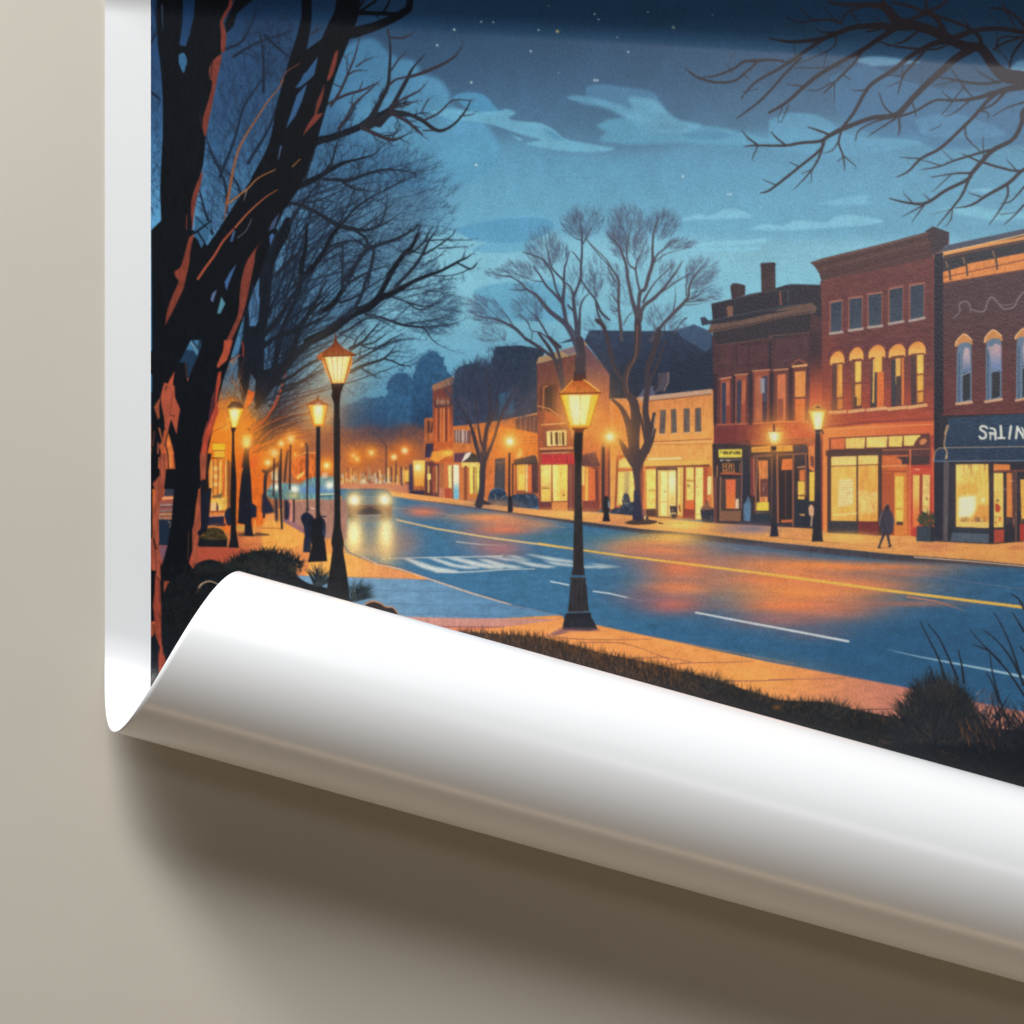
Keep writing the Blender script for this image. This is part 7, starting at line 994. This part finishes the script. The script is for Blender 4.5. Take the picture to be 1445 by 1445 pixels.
for k in range(60):
    x, y = rng.uniform(1400, 1560), rng.uniform(1020, 1080); a = rng.uniform(.9, 2.3); L = rng.uniform(20, 60)
    line([(x, y), (x+math.cos(a)*L*.6, y-math.sin(a)*L*.6), (x+math.cos(a)*L+rng.uniform(-8, 8), y-math.sin(a)*L)], 2.2, rng.choice([(26, 30, 38), (34, 38, 46), (44, 40, 46)]), .4)
poly([(1250, 1060), (1400, 1050), (1445, 1020), (1560, 1010), (1560, 1290), (1200, 1290)], (18, 23, 30), alpha=.8, soft=8, ident=False)
for k in range(240):
    x, y = rng.uniform(1382, 1500), rng.uniform(1010, 1062); a = rng.uniform(.7, 2.4); L = rng.uniform(14, 46)
    line([(x, y), (x+math.cos(a)*L*.55, y-math.sin(a)*L*.55), (x+math.cos(a)*L+rng.uniform(-5, 5), y-math.sin(a)*L)], 1.7, rng.choice([(24, 29, 37), (32, 36, 44), (42, 40, 46), (28, 33, 40)]), .3)
FH = fr(1085, 900, 360)
for k in range(16):
    x, y = FH([(rng.uniform(1080, 1330), rng.uniform(500, 640))])[0]; line([(x, y), (x-rng.uniform(3, 8), y-rng.uniform(10, 22))], 1.0, rng.choice([(150, 84, 46), (120, 70, 44), (96, 60, 44)]), .5, .9)
for k in range(22):
    x, y = FH([(rng.uniform(620, 1060), rng.uniform(580, 690))])[0]; line([(x, y), (x+rng.uniform(4, 12), y+rng.uniform(-3, 6))], 1.1, rng.choice([(120, 74, 44), (84, 60, 46), (70, 58, 50)]), .5, .8)
# ---------------------------------------------------------------- boughs hanging in from the upper right
motif('printed_branch', 'bare forked branches hanging in from the upper right')
Z4 = fr(1085, 0, 360); Z3 = fr(760, 0, 360)
BR = (46, 43, 50)
for p in [[(1900, 620, 130), (1600, 520, 110), (1445, 450, 90), (1340, 430, 80), (1280, 380, 66), (1230, 310, 60), (1190, 270, 56), (1090, 255, 56), (1010, 215, 60), (900, 160, 60), (790, 130, 60), (720, 110, 60), (650, 30, 50), (560, 15, 34), (420, 15, 24), (330, 0, 14)],
    [(800, 140, 60), (700, 145, 50), (600, 140, 40), (480, 150, 34), (400, 180, 34), (310, 215, 30), (230, 230, 26), (130, 238, 20), (60, 230, 14), (0, 218, 9)], [(310, 220, 26), (220, 280, 22), (120, 350, 22), (40, 400, 18), (-80, 470, 14), (-160, 560, 6)], [(120, 355, 14), (20, 340, 14), (-60, 345, 20), (-140, 350, 18), (-200, 390, 14), (-300, 430, 12), (-380, 440, 6)], [(-60, 345, 14), (-120, 400, 14), (-200, 460, 14), (-320, 465, 14), (-420, 430, 12), (-475, 385, 5)], [(180, 330, 16), (90, 420, 16), (20, 500, 14), (-60, 580, 14), (-180, 670, 8)],
    [(700, 160, 40), (620, 220, 34), (520, 290, 30), (410, 350, 28), (290, 420, 26), (200, 490, 24), (100, 580, 20), (0, 640, 14)], [(520, 300, 20), (480, 360, 16), (420, 420, 14), (370, 470, 12), (310, 530, 6)], [(420, 425, 9), (460, 450, 6)], [(370, 470, 8), (370, 575, 4)], [(360, 465, 8), (280, 510, 6), (210, 510, 3)], [(200, 490, 12), (110, 480, 5)],
    [(1000, 225, 40), (900, 260, 34), (800, 320, 30), (700, 400, 28), (590, 470, 24), (540, 530, 22), (480, 640, 20), (410, 730, 18)], [(560, 510, 12), (480, 515, 5)], [(880, 290, 18), (800, 380, 16), (760, 430, 12), (730, 530, 5)], [(760, 430, 9), (670, 430, 4)], [(750, 460, 7), (680, 490, 4)], [(755, 430, 8), (755, 360, 4)],
    [(1150, 275, 50), (1060, 330, 44), (980, 400, 40), (900, 470, 38), (820, 550, 36), (720, 650, 34), (580, 670, 28), (420, 730, 30), (340, 770, 26), (290, 800, 20), (180, 810, 18), (90, 825, 16), (-80, 825, 12), (-140, 830, 5)], [(345, 765, 14), (280, 740, 12), (220, 720, 5)], [(90, 820, 12), (40, 780, 9), (10, 745, 4)], [(-60, 825, 12), (-120, 780, 9), (-150, 745, 4)], [(-65, 830, 9), (-95, 900, 5)], [(310, 800, 22), (290, 850, 18), (180, 940, 16), (80, 1020, 16), (0, 1080, 12), (-50, 1095, 4)], [(170, 945, 9), (120, 920, 4)], [(40, 1050, 8), (-30, 1020, 4)], [(300, 850, 14), (270, 920, 12), (220, 990, 9), (145, 1070, 4)], [(240, 960, 7), (240, 1025, 4)], [(230, 965, 7), (185, 985, 4)], [(410, 740, 14), (395, 810, 12), (420, 885, 10), (430, 965, 4)], [(425, 885, 8), (490, 940, 4)], [(420, 890, 6), (390, 915, 4)], [(395, 800, 8), (360, 850, 6), (310, 870, 3)], [(700, 665, 14), (600, 690, 10), (510, 740, 8), (488, 800, 4)], [(720, 670, 12), (640, 720, 9), (560, 775, 4)], [(735, 660, 14), (740, 730, 9), (730, 772, 4)], [(700, 650, 12), (650, 600, 8), (620, 520, 4)], [(800, 560, 10), (825, 620, 8), (830, 655, 5)],
    [(740, 660, 16), (830, 630, 14), (940, 570, 14), (1040, 570, 16), (1160, 560, 24), (1300, 520, 34), (1445, 490, 40), (1700, 470, 50)], [(1040, 575, 10), (980, 520, 4)], [(1040, 575, 9), (1110, 480, 6)], [(1040, 575, 8), (980, 650, 4)], [(1160, 560, 8), (1100, 490, 10), (1030, 390, 4)], [(1130, 575, 12), (1050, 640, 6), (990, 660, 3)], [(1310, 465, 20), (1200, 475, 16), (1080, 460, 14), (1010, 445, 9), (950, 440, 4)], [(1050, 460, 7), (950, 485, 4)], [(1290, 465, 12), (1220, 430, 8), (1165, 385, 4)],
    [(1300, 520, 30), (1240, 570, 24), (1160, 660, 22), (1080, 740, 20), (970, 840, 20), (860, 900, 16), (790, 970, 12), (720, 1005, 4)], [(1330, 530, 20), (1270, 590, 14), (1190, 630, 10)], [(1200, 630, 9), (1240, 640, 6), (1240, 675, 4)], [(1110, 700, 10), (1120, 780, 8), (1200, 860, 5)], [(860, 900, 8), (800, 895, 6), (750, 892, 4)],
    [(1600, 560, 40), (1450, 620, 30), (1430, 700, 28), (1380, 790, 26), (1270, 850, 30), (1210, 910, 28), (1150, 980, 26), (1120, 1020, 22), (1000, 1080, 20), (890, 1150, 18), (790, 1150, 14), (680, 1125, 5)], [(880, 1160, 10), (815, 1250, 4)], [(870, 1165, 9), (760, 1225, 4)], [(810, 1145, 8), (765, 1100, 4)], [(910, 1135, 7), (875, 1100, 4)], [(1130, 1020, 18), (1090, 1110, 14), (1020, 1200, 10), (950, 1285, 4)], [(1040, 1170, 7), (1030, 1240, 5), (1000, 1285, 3)], [(1250, 850, 16), (1150, 880, 14), (1050, 910, 12), (960, 945, 9), (865, 962, 4)], [(980, 940, 8), (870, 908, 4)], [(1200, 920, 14), (1100, 875, 6)], [(1150, 980, 14), (1040, 985, 10), (915, 1005, 4)], [(1025, 995, 7), (930, 1085, 4)], [(1210, 920, 16), (1310, 950, 14), (1420, 968, 14), (1600, 930, 12)], [(1400, 965, 8), (1345, 905, 4)], [(1215, 900, 8), (1212, 780, 4)], [(1040, 910, 5), (975, 845, 3)],
    [(1600, 900, 26), (1445, 960, 22), (1360, 1035, 22), (1230, 1110, 18), (1150, 1160, 12), (1060, 1180, 5)], [(1350, 1040, 14), (1350, 1110, 12), (1300, 1200, 8), (1245, 1275, 4)], [(1200, 1115, 8), (1135, 1095, 4)], [(1500, 1000, 16), (1445, 1060, 12), (1370, 1140, 8), (1310, 1155, 3)], [(1445, 1160, 12), (1390, 1220, 8), (1330, 1275, 4)], [(1390, 1205, 4), (1310, 1215, 5)], [(1060, 1175, 4), (930, 1215, 3)],
    [(1050, 210, 40), (1150, 170, 34), (1250, 155, 30), (1350, 160, 30), (1445, 175, 34), (1700, 190, 40)], [(880, 60, 36), (940, 90, 34), (990, 180, 40), (1010, 210, 40)], [(720, 110, 24), (800, 100, 24), (880, 60, 26), (960, 20, 20), (1050, -60, 14)], [(890, 65, 22), (880, 0, 16), (870, -80, 12)], [(870, 55, 24), (780, 20, 20), (690, 0, 14)], [(920, 70, 20), (1030, 110, 18), (1140, 160, 22), (1190, 210, 26), (1200, 260, 30)], [(1130, 150, 12), (1085, 75, 5)], [(410, 130, 14), (350, 105, 14), (240, 110, 12), (170, 120, 10), (95, 92, 5)], [(270, 120, 10), (210, 75, 8), (165, 25, 4)], [(150, 150, 5), (75, 130, 6)], [(400, 120, 12), (440, 60, 14), (510, 30, 16), (600, 10, 14)], [(380, 120, 8), (400, 60, 4)], [(370, 110, 9), (310, 30, 4)], [(460, 60, 8), (510, 130, 8)], [(400, 180, 12), (300, 180, 9), (245, 145, 4)], [(205, 200, 4), (185, 130, 4)], [(640, 0, 34), (680, 60, 40), (720, 110, 50)], [(590, 90, 6), (640, 120, 8)], [(620, 235, 8), (700, 260, 12), (820, 275, 14), (940, 280, 14), (1010, 250, 12)], [(840, 170, 18), (770, 230, 14), (710, 248, 6)], [(550, 175, 14), (620, 165, 14)], [(380, 190, 9), (370, 260, 9), (290, 310, 8), (170, 360, 4)], [(330, 290, 6), (310, 380, 4)], [(300, 290, 4), (230, 230, 5)], [(150, 385, 6), (280, 385, 6), (420, 380, 4)], [(1270, 280, 12), (1330, 240, 14), (1445, 200, 14)], [(1300, 300, 7), (1285, 170, 5)], [(1360, 400, 12), (1380, 310, 14), (1440, 220, 16)], [(1370, 370, 9), (1310, 290, 5)], [(1240, 30, 12), (1330, 40, 14), (1400, 90, 18), (1445, 150, 20)], [(1300, 130, 6), (1230, 60, 5)], [(1390, 150, 8), (1340, 60, 12), (1310, 0, 12)], [(1280, 290, 7), (1310, 210, 10), (1445, 205, 12)], [(1060, 220, 8), (1200, 270, 14)], [(1445, 580, 12), (1350, 610, 8), (1265, 660, 4)], [(110, 600, 8), (70, 690, 4)], [(80, 600, 6), (50, 670, 4)], [(-150, 520, 4), (-70, 505, 5)], [(-210, 415, 8), (-240, 370, 4)], [(-220, 330, 4), (-195, 300, 4)], [(-120, 445, 6), (-150, 410, 4)], [(910, 742, 4), (970, 712, 5)], [(150, 350, 6), (140, 240, 4)]]:
    q = B(Z4, [(x, y, w*(.86 if w < 40 else .95)) for x, y, w in p], 360, BR, None)
    if max(w for _, _, w in p) < 34: fringe(q, 13, 8, .8, 0, BR, .6, 0, .8, True, False)
    if rng.random() < .35: line([(x+.6, y-.3) for x, y, w in q], .5, (84, 62, 56), .4, .4, ident=False)
# ---------------------------------------------------------------- pigment grain of the print
def grain():
    n1 = nrg.standard_normal((CH, CW)).astype(np.float32)
    n2 = fbm(CH, CW, (5, 1.6), 301, 2)-.5; n3 = fbm(CH, CW, (2.2, 2.2), 401, 2)-.5
    INK[:] = INK*.42+blur(INK.copy(), 1)*.58          # ink bleeds a little into the paper
    lit = np.clip(INK[..., 0]-.74, 0, 1)*np.clip((INK[..., 0]-INK[..., 2])*4, 0, 1)*np.clip((INK[..., 1]-.60)*6, 0, 1)          # lit windows and lamps, drawn with a soft halo
    h1, h2 = blur(lit, 5), blur(lit, 16)
    INK[:] = 1-(1-INK)*(1-np.clip(h1*.55+h2*.75, 0, .8)[..., None]*np.array([1.0, .56, .26], np.float32))
    n4 = fbm(CH, CW, (26, 20), 501, 2)-.5; n5 = fbm(CH, CW, (3, 9), 601, 2)-.5
    k = 1+.028*n1+.05*n2+.05*n3+.06*n4+.03*n5
    INK[:] = np.clip(INK*k[..., None]+(.005*n1+.006*n3)[..., None], .012, 1)
grain()
# ================================================================ the scene
U = 0.0005                                 # metres per unit of paper
sc = bpy.context.scene
col = sc.collection
for o in list(bpy.data.objects): bpy.data.objects.remove(o)
def W(px, py, h): return np.stack([(px-722.5)*U, -(h+LIFT)*U, (722.5-py)*U], -1)
LIFT = 3.0                                 # the sheet hangs a millimetre and a half off the wall
LEFT, RIGHT, TOP, BOTTOM = 148.3, 1625.0, -84.0, 1940.0
# ---- how the sheet bends: flat, then rolled about a slanting axis below and lifting gently above
def profile(radii, n=6000, length=1500.0):
    s = np.linspace(0, length, n); ds = s[1]-s[0]
    phi = np.zeros(n); u = np.zeros(n); h = np.zeros(n)
    for i in range(1, n):
        phi[i] = phi[i-1]+ds/radii(phi[i-1])
        m = (phi[i]+phi[i-1])/2
        u[i] = u[i-1]+math.cos(m)*ds; h[i] = h[i-1]+math.sin(m)*ds
    return s, phi, u, h
R0 = 130.0
ROLL = profile(lambda p: R0 if p < 4.85 else max(70.0, R0-16*(p-4.85)))
LIP = profile(lambda p: 70.0 if p < math.radians(25) else 4000.0)
TH = math.radians(15.4); CX, CY = 148.3, 886.0
T2 = math.atan2(76, 1232); TX, TY = 213.0, 23.0
def bend(px, py):
    """paper position -> wall position, height off the wall, and the surface normal (px, py, h)"""
    px = np.asarray(px, float); py = np.asarray(py, float)
    qx, qy = px.copy(), py.copy(); h = np.zeros_like(px); nx = np.zeros_like(px); ny = np.zeros_like(px); nh = np.ones_like(px)
    for (ox, oy, dx, dy, pr) in ((CX, CY, -math.sin(TH), math.cos(TH), ROLL), (TX, TY, math.sin(T2), -math.cos(T2), LIP)):
        s = (px-ox)*dx+(py-oy)*dy
        k = s > 0
        phi = np.interp(s, pr[0], pr[1]); u = np.interp(s, pr[0], pr[2]); hh = np.interp(s, pr[0], pr[3])
        qx = np.where(k, px+dx*(u-s), qx); qy = np.where(k, py+dy*(u-s), qy); h = np.where(k, hh, h)
        nx = np.where(k, -dx*np.sin(phi), nx); ny = np.where(k, -dy*np.sin(phi), ny); nh = np.where(k, np.cos(phi), nh)
    return qx, qy, h, nx, ny, nh
def sheet_points(xs, ys, off):
    X, Y = np.meshgrid(xs, ys)
    qx, qy, h, nx, ny, nh = bend(X, Y)
    return W(qx+nx*off, qy+ny*off, h+nh*off)
def make_mesh(name, co, quads, mat, parent=None, smooth=True, color=None):
    me = bpy.data.meshes.new(name)
    me.vertices.add(len(co)); me.vertices.foreach_set('co', np.ascontiguousarray(co, np.float32).ravel())
    n = len(quads)
    me.loops.add(n*4); me.loops.foreach_set('vertex_index', np.ascontiguousarray(quads, np.int32).ravel())
    me.polygons.add(n); me.polygons.foreach_set('loop_start', np.arange(0, n*4, 4, dtype=np.int32))
    me.polygons.foreach_set('use_smooth', np.full(n, smooth))
    if color is not None:
        at = me.color_attributes.new('ink', 'FLOAT_COLOR', 'POINT')
        at.data.foreach_set('color', np.ascontiguousarray(np.concatenate([color, np.ones((len(color), 1), np.float32)], 1), np.float32).ravel())
    me.update(calc_edges=True); me.validate()
    me.materials.append(mat)
    o = bpy.data.objects.new(name, me); col.objects.link(o)
    if parent: o.parent = parent
    return o
# ---- materials
def material(name):
    m = bpy.data.materials.new(name); m.use_nodes = True
    nt = m.node_tree; b = nt.nodes['Principled BSDF']
    return m, nt, b
def node(nt, kind, **k):
    n = nt.nodes.new(kind)
    for a, v in k.items():
        if a in n.inputs: n.inputs[a].default_value = v
        else: setattr(n, a, v)
    return n
def bump(nt, b, scale, strength, dist, detail=3.0):
    tc = node(nt, 'ShaderNodeTexCoord'); nz = node(nt, 'ShaderNodeTexNoise', Scale=scale, Detail=detail)
    nt.links.new(tc.outputs['Object'], nz.inputs['Vector'])
    bp = node(nt, 'ShaderNodeBump', Strength=strength, Distance=dist)
    nt.links.new(nz.outputs['Fac'], bp.inputs['Height']); nt.links.new(bp.outputs['Normal'], b.inputs['Normal'])
    return tc, nz
PAPER, nt, b = material('white_paper')
b.inputs['Base Color'].default_value = (.84, .862, .885, 1); b.inputs['Roughness'].default_value = .24; b.inputs['Specular IOR Level'].default_value = .5
bump(nt, b, 900, .04, .0002)
INKM, nt, b = material('printed_ink')
at = node(nt, 'ShaderNodeAttribute', attribute_name='ink')
nt.links.new(at.outputs['Color'], b.inputs['Base Color'])
b.inputs['Roughness'].default_value = .25; b.inputs['Specular IOR Level'].default_value = .42
bump(nt, b, 560, .17, .0004)
WALLM, nt, b = material('beige_wall_paint')
b.inputs['Roughness'].default_value = .75; b.inputs['Specular IOR Level'].default_value = .25
tc, nz = bump(nt, b, 1500, .12, .0003)
n2 = node(nt, 'ShaderNodeTexNoise', Scale=1150.0, Detail=2.0); n3 = node(nt, 'ShaderNodeTexNoise', Scale=9.0, Detail=3.0)
nt.links.new(tc.outputs['Object'], n2.inputs['Vector']); nt.links.new(tc.outputs['Object'], n3.inputs['Vector'])
mx = node(nt, 'ShaderNodeMix', data_type='RGBA'); mx.inputs['A'].default_value = (.545, .516, .452, 1); mx.inputs['B'].default_value = (.645, .612, .542, 1)
ad = node(nt, 'ShaderNodeMath', operation='MULTIPLY_ADD'); ad.inputs[1].default_value = .5
nt.links.new(n2.outputs['Fac'], ad.inputs[0]); ml = node(nt, 'ShaderNodeMath', operation='MULTIPLY'); ml.inputs[1].default_value = .5
nt.links.new(n3.outputs['Fac'], ml.inputs[0]); nt.links.new(ml.outputs[0], ad.inputs[2]); nt.links.new(ad.outputs[0], mx.inputs['Factor']); nt.links.new(mx.outputs['Result'], b.inputs['Base Color'])
# ---- wall
def grid_quads(nx, ny):
    i = np.arange(ny-1)[:, None]*nx+np.arange(nx-1)[None, :]
    return np.stack([i, i+nx, i+nx+1, i+1], -1).reshape(-1, 4)
wx, wz, wd = 2.6, 2.2, .12
co = np.array([(-wx, 0, -wz), (wx, 0, -wz), (wx, 0, wz), (-wx, 0, wz), (-wx, wd, -wz), (wx, wd, -wz), (wx, wd, wz), (-wx, wd, wz)])
wall = make_mesh('wall', co, np.array([(0, 1, 2, 3), (5, 4, 7, 6), (4, 5, 1, 0), (3, 2, 6, 7), (4, 0, 3, 7), (1, 5, 6, 2)]), WALLM, None, False)
wall['kind'] = 'structure'; wall['label'] = 'plain beige painted wall behind the poster'; wall['category'] = 'wall'
# ---- poster
poster = bpy.data.objects.new('poster', None); col.objects.link(poster)
poster['label'] = 'white bordered poster of a lamplit town street at night, lower edge rolled up'
poster['category'] = 'poster'
THICK = .55
def rng_steps(a, b, st): return np.linspace(a, b, int(math.ceil((b-a)/st))+1)
xs = rng_steps(LEFT, RIGHT, 7.0); ys = rng_steps(TOP, BOTTOM, 5.0); nx, ny = len(xs), len(ys)
F = sheet_points(xs, ys, 0.0).reshape(-1, 3); Bk = sheet_points(xs, ys, -THICK).reshape(-1, 3)
q = grid_quads(nx, ny); N = nx*ny
rim = []
idx = np.arange(N).reshape(ny, nx)
for e, flip in ((idx[0], 0), (idx[-1], 1), (idx[:, 0], 1), (idx[:, -1], 0)):
    a, c = e[:-1], e[1:]
    r = np.stack([a, c, c+N, a+N], -1); rim.append(r[:, ::-1] if flip else r)
sheet = make_mesh('paper_sheet', np.concatenate([F, Bk]), np.concatenate([q, q[:, ::-1]+N]+rim), PAPER, poster)
sheet['label'] = 'white paper sheet whose blank back shows where the bottom rolls up'
# front margin, a hair proud of the sheet, butting against the picture
GAP = .12
BX1, BY0, BY1 = PX1, -64.0, 1872.0
def strip(x0, x1, y0, y1):
    a = rng_steps(x0, x1, 7.0); c = rng_steps(y0, y1, 5.0)
    return sheet_points(a, c, GAP).reshape(-1, 3), grid_quads(len(a), len(c))
vs, fs, n0 = [], [], 0
for r in ((LEFT+.05, PX0, TOP+.05, BOTTOM-.05), (BX1, RIGHT-.05, TOP+.05, BOTTOM-.05), (PX0, BX1, TOP+.05, BY0), (PX0, BX1, BY1, BOTTOM-.05)):
    v, f = strip(*r); vs.append(v); fs.append(f+n0); n0 += len(v)
border = make_mesh('white_border', np.concatenate(vs), np.concatenate(fs), PAPER, poster)
border['label'] = 'white unprinted margin along the edge of the picture'
# the picture itself: a fine sheet of ink cells, each printed motif its own piece
st = 1.0/S
ci = np.unique(np.concatenate([np.arange(0, int((1452-PX0)*S)), np.arange(int((1452-PX0)*S), CW, 6), [CW-1]]))
ra = np.arange(int((BY0-PY0)*S), int((-16-PY0)*S), 4); rb = np.arange(int((-16-PY0)*S), int((1114-PY0)*S)); rc = np.arange(int((1114-PY0)*S), CH, 5)
ri = np.unique(np.concatenate([ra, rb, rc, [CH-1]]))
gx = PX0+ci/S; gx[-1] = PX1
ext = rng_steps(PY1, BY1, 6.0)[1:]
gy_ = np.concatenate([PY0+ri/S, ext]); gy_[len(ri)-1] = PY1; gy_[0] = BY0
rowsrc = np.concatenate([ri, [CH-1-int(abs(((e-PY1) % 160)-80)*S) for e in ext]]).astype(int)
lin = np.where(INK <= .04045, INK/12.92, ((INK+.055)/1.055)**2.4).astype(np.float32)
ALB = 1.13                                   # ink reflectance against the picture's own brightness
colr = np.clip(lin[rowsrc][:, ci]*ALB, 0, .92)
ids = IDS[rowsrc][:, ci]
ids[len(ri):] = IDS[CH-1, CW//2]
pts = sheet_points(gx, gy_, GAP).reshape(-1, 3); colr = colr.reshape(-1, 3)
nxg, nyg = len(gx), len(gy_)
Q = grid_quads(nxg, nyg); fid = ids[:-1, :-1].reshape(-1)
def piece(name, mask, parent):
    f = Q[mask]
    used, inv = np.unique(f, return_inverse=True)
    return make_mesh(name, pts[used], inv.reshape(-1, 4), INKM, parent, True, colr[used])
counts = np.bincount(fid, minlength=len(NAMES))
small = [i for i in range(1, len(NAMES)) if counts[i] < 60]
for i in small: fid[fid == i] = 0
picture = piece('printed_picture', fid == 0, poster)
picture['label'] = 'printed picture of a small town street at night under a starry blue sky'
for i in range(1, len(NAMES)):
    if i in small: continue
    o = piece(NAMES[i][0], fid == i, picture)
    if NAMES[i][1]: o['label'] = NAMES[i][1]
# ---- camera
DIST = 4.0
cam = bpy.data.cameras.new('camera'); co_ = bpy.data.objects.new('camera', cam); col.objects.link(co_)
cam.sensor_width = 36; cam.lens = 36*DIST/(1445*U); cam.clip_start = .1; cam.clip_end = 50
co_.location = (0, -DIST, 0); co_.rotation_euler = (math.pi/2, 0, 0)
sc.camera = co_
# ---- light: a soft box high on the left, a weaker one beside the camera, an added strip below
def lamp(name, loc, aim, w, h, power, colour, spread=180):
    l = bpy.data.lights.new(name, 'AREA'); l.shape = 'RECTANGLE'; l.size = w; l.size_y = h; l.energy = power; l.color = colour; l.spread = math.radians(spread)
    o = bpy.data.objects.new(name, l); col.objects.link(o); o.location = loc
    from mathutils import Vector
    o.rotation_euler = (Vector(aim)-Vector(loc)).to_track_quat('-Z', 'Y').to_euler()
    return o
lamp('key_softbox', (-1.5, -1.06, 2.5), (0, 0, -.05), 5.2, .62, 250, (1, .995, .985))
lamp('fill_softbox', (.75, -3.7, .64), (.2, 0, .1), .8, .5, 6.8, (1, .99, .98))
lamp('low_strip', (.1, -.50, -1.75), (.1, -.05, -.2), 2.6, .04, 6.0, (1, .75, .49))  # added warm lamp, brightens the roll's underside in place of studio floor bounce
WORLD = ((1.0, .80, .65, 1), .045)

w = bpy.data.worlds.new('World'); sc.world = w; w.use_nodes = True
w.node_tree.nodes['Background'].inputs['Color'].default_value = WORLD[0]; w.node_tree.nodes['Background'].inputs['Strength'].default_value = WORLD[1]
sc.view_settings.view_transform = 'Standard'; sc.view_settings.look = 'None'; sc.view_settings.exposure = 0; sc.view_settings.gamma = 1
sc.cycles.max_bounces = 8; sc.cycles.diffuse_bounces = 5
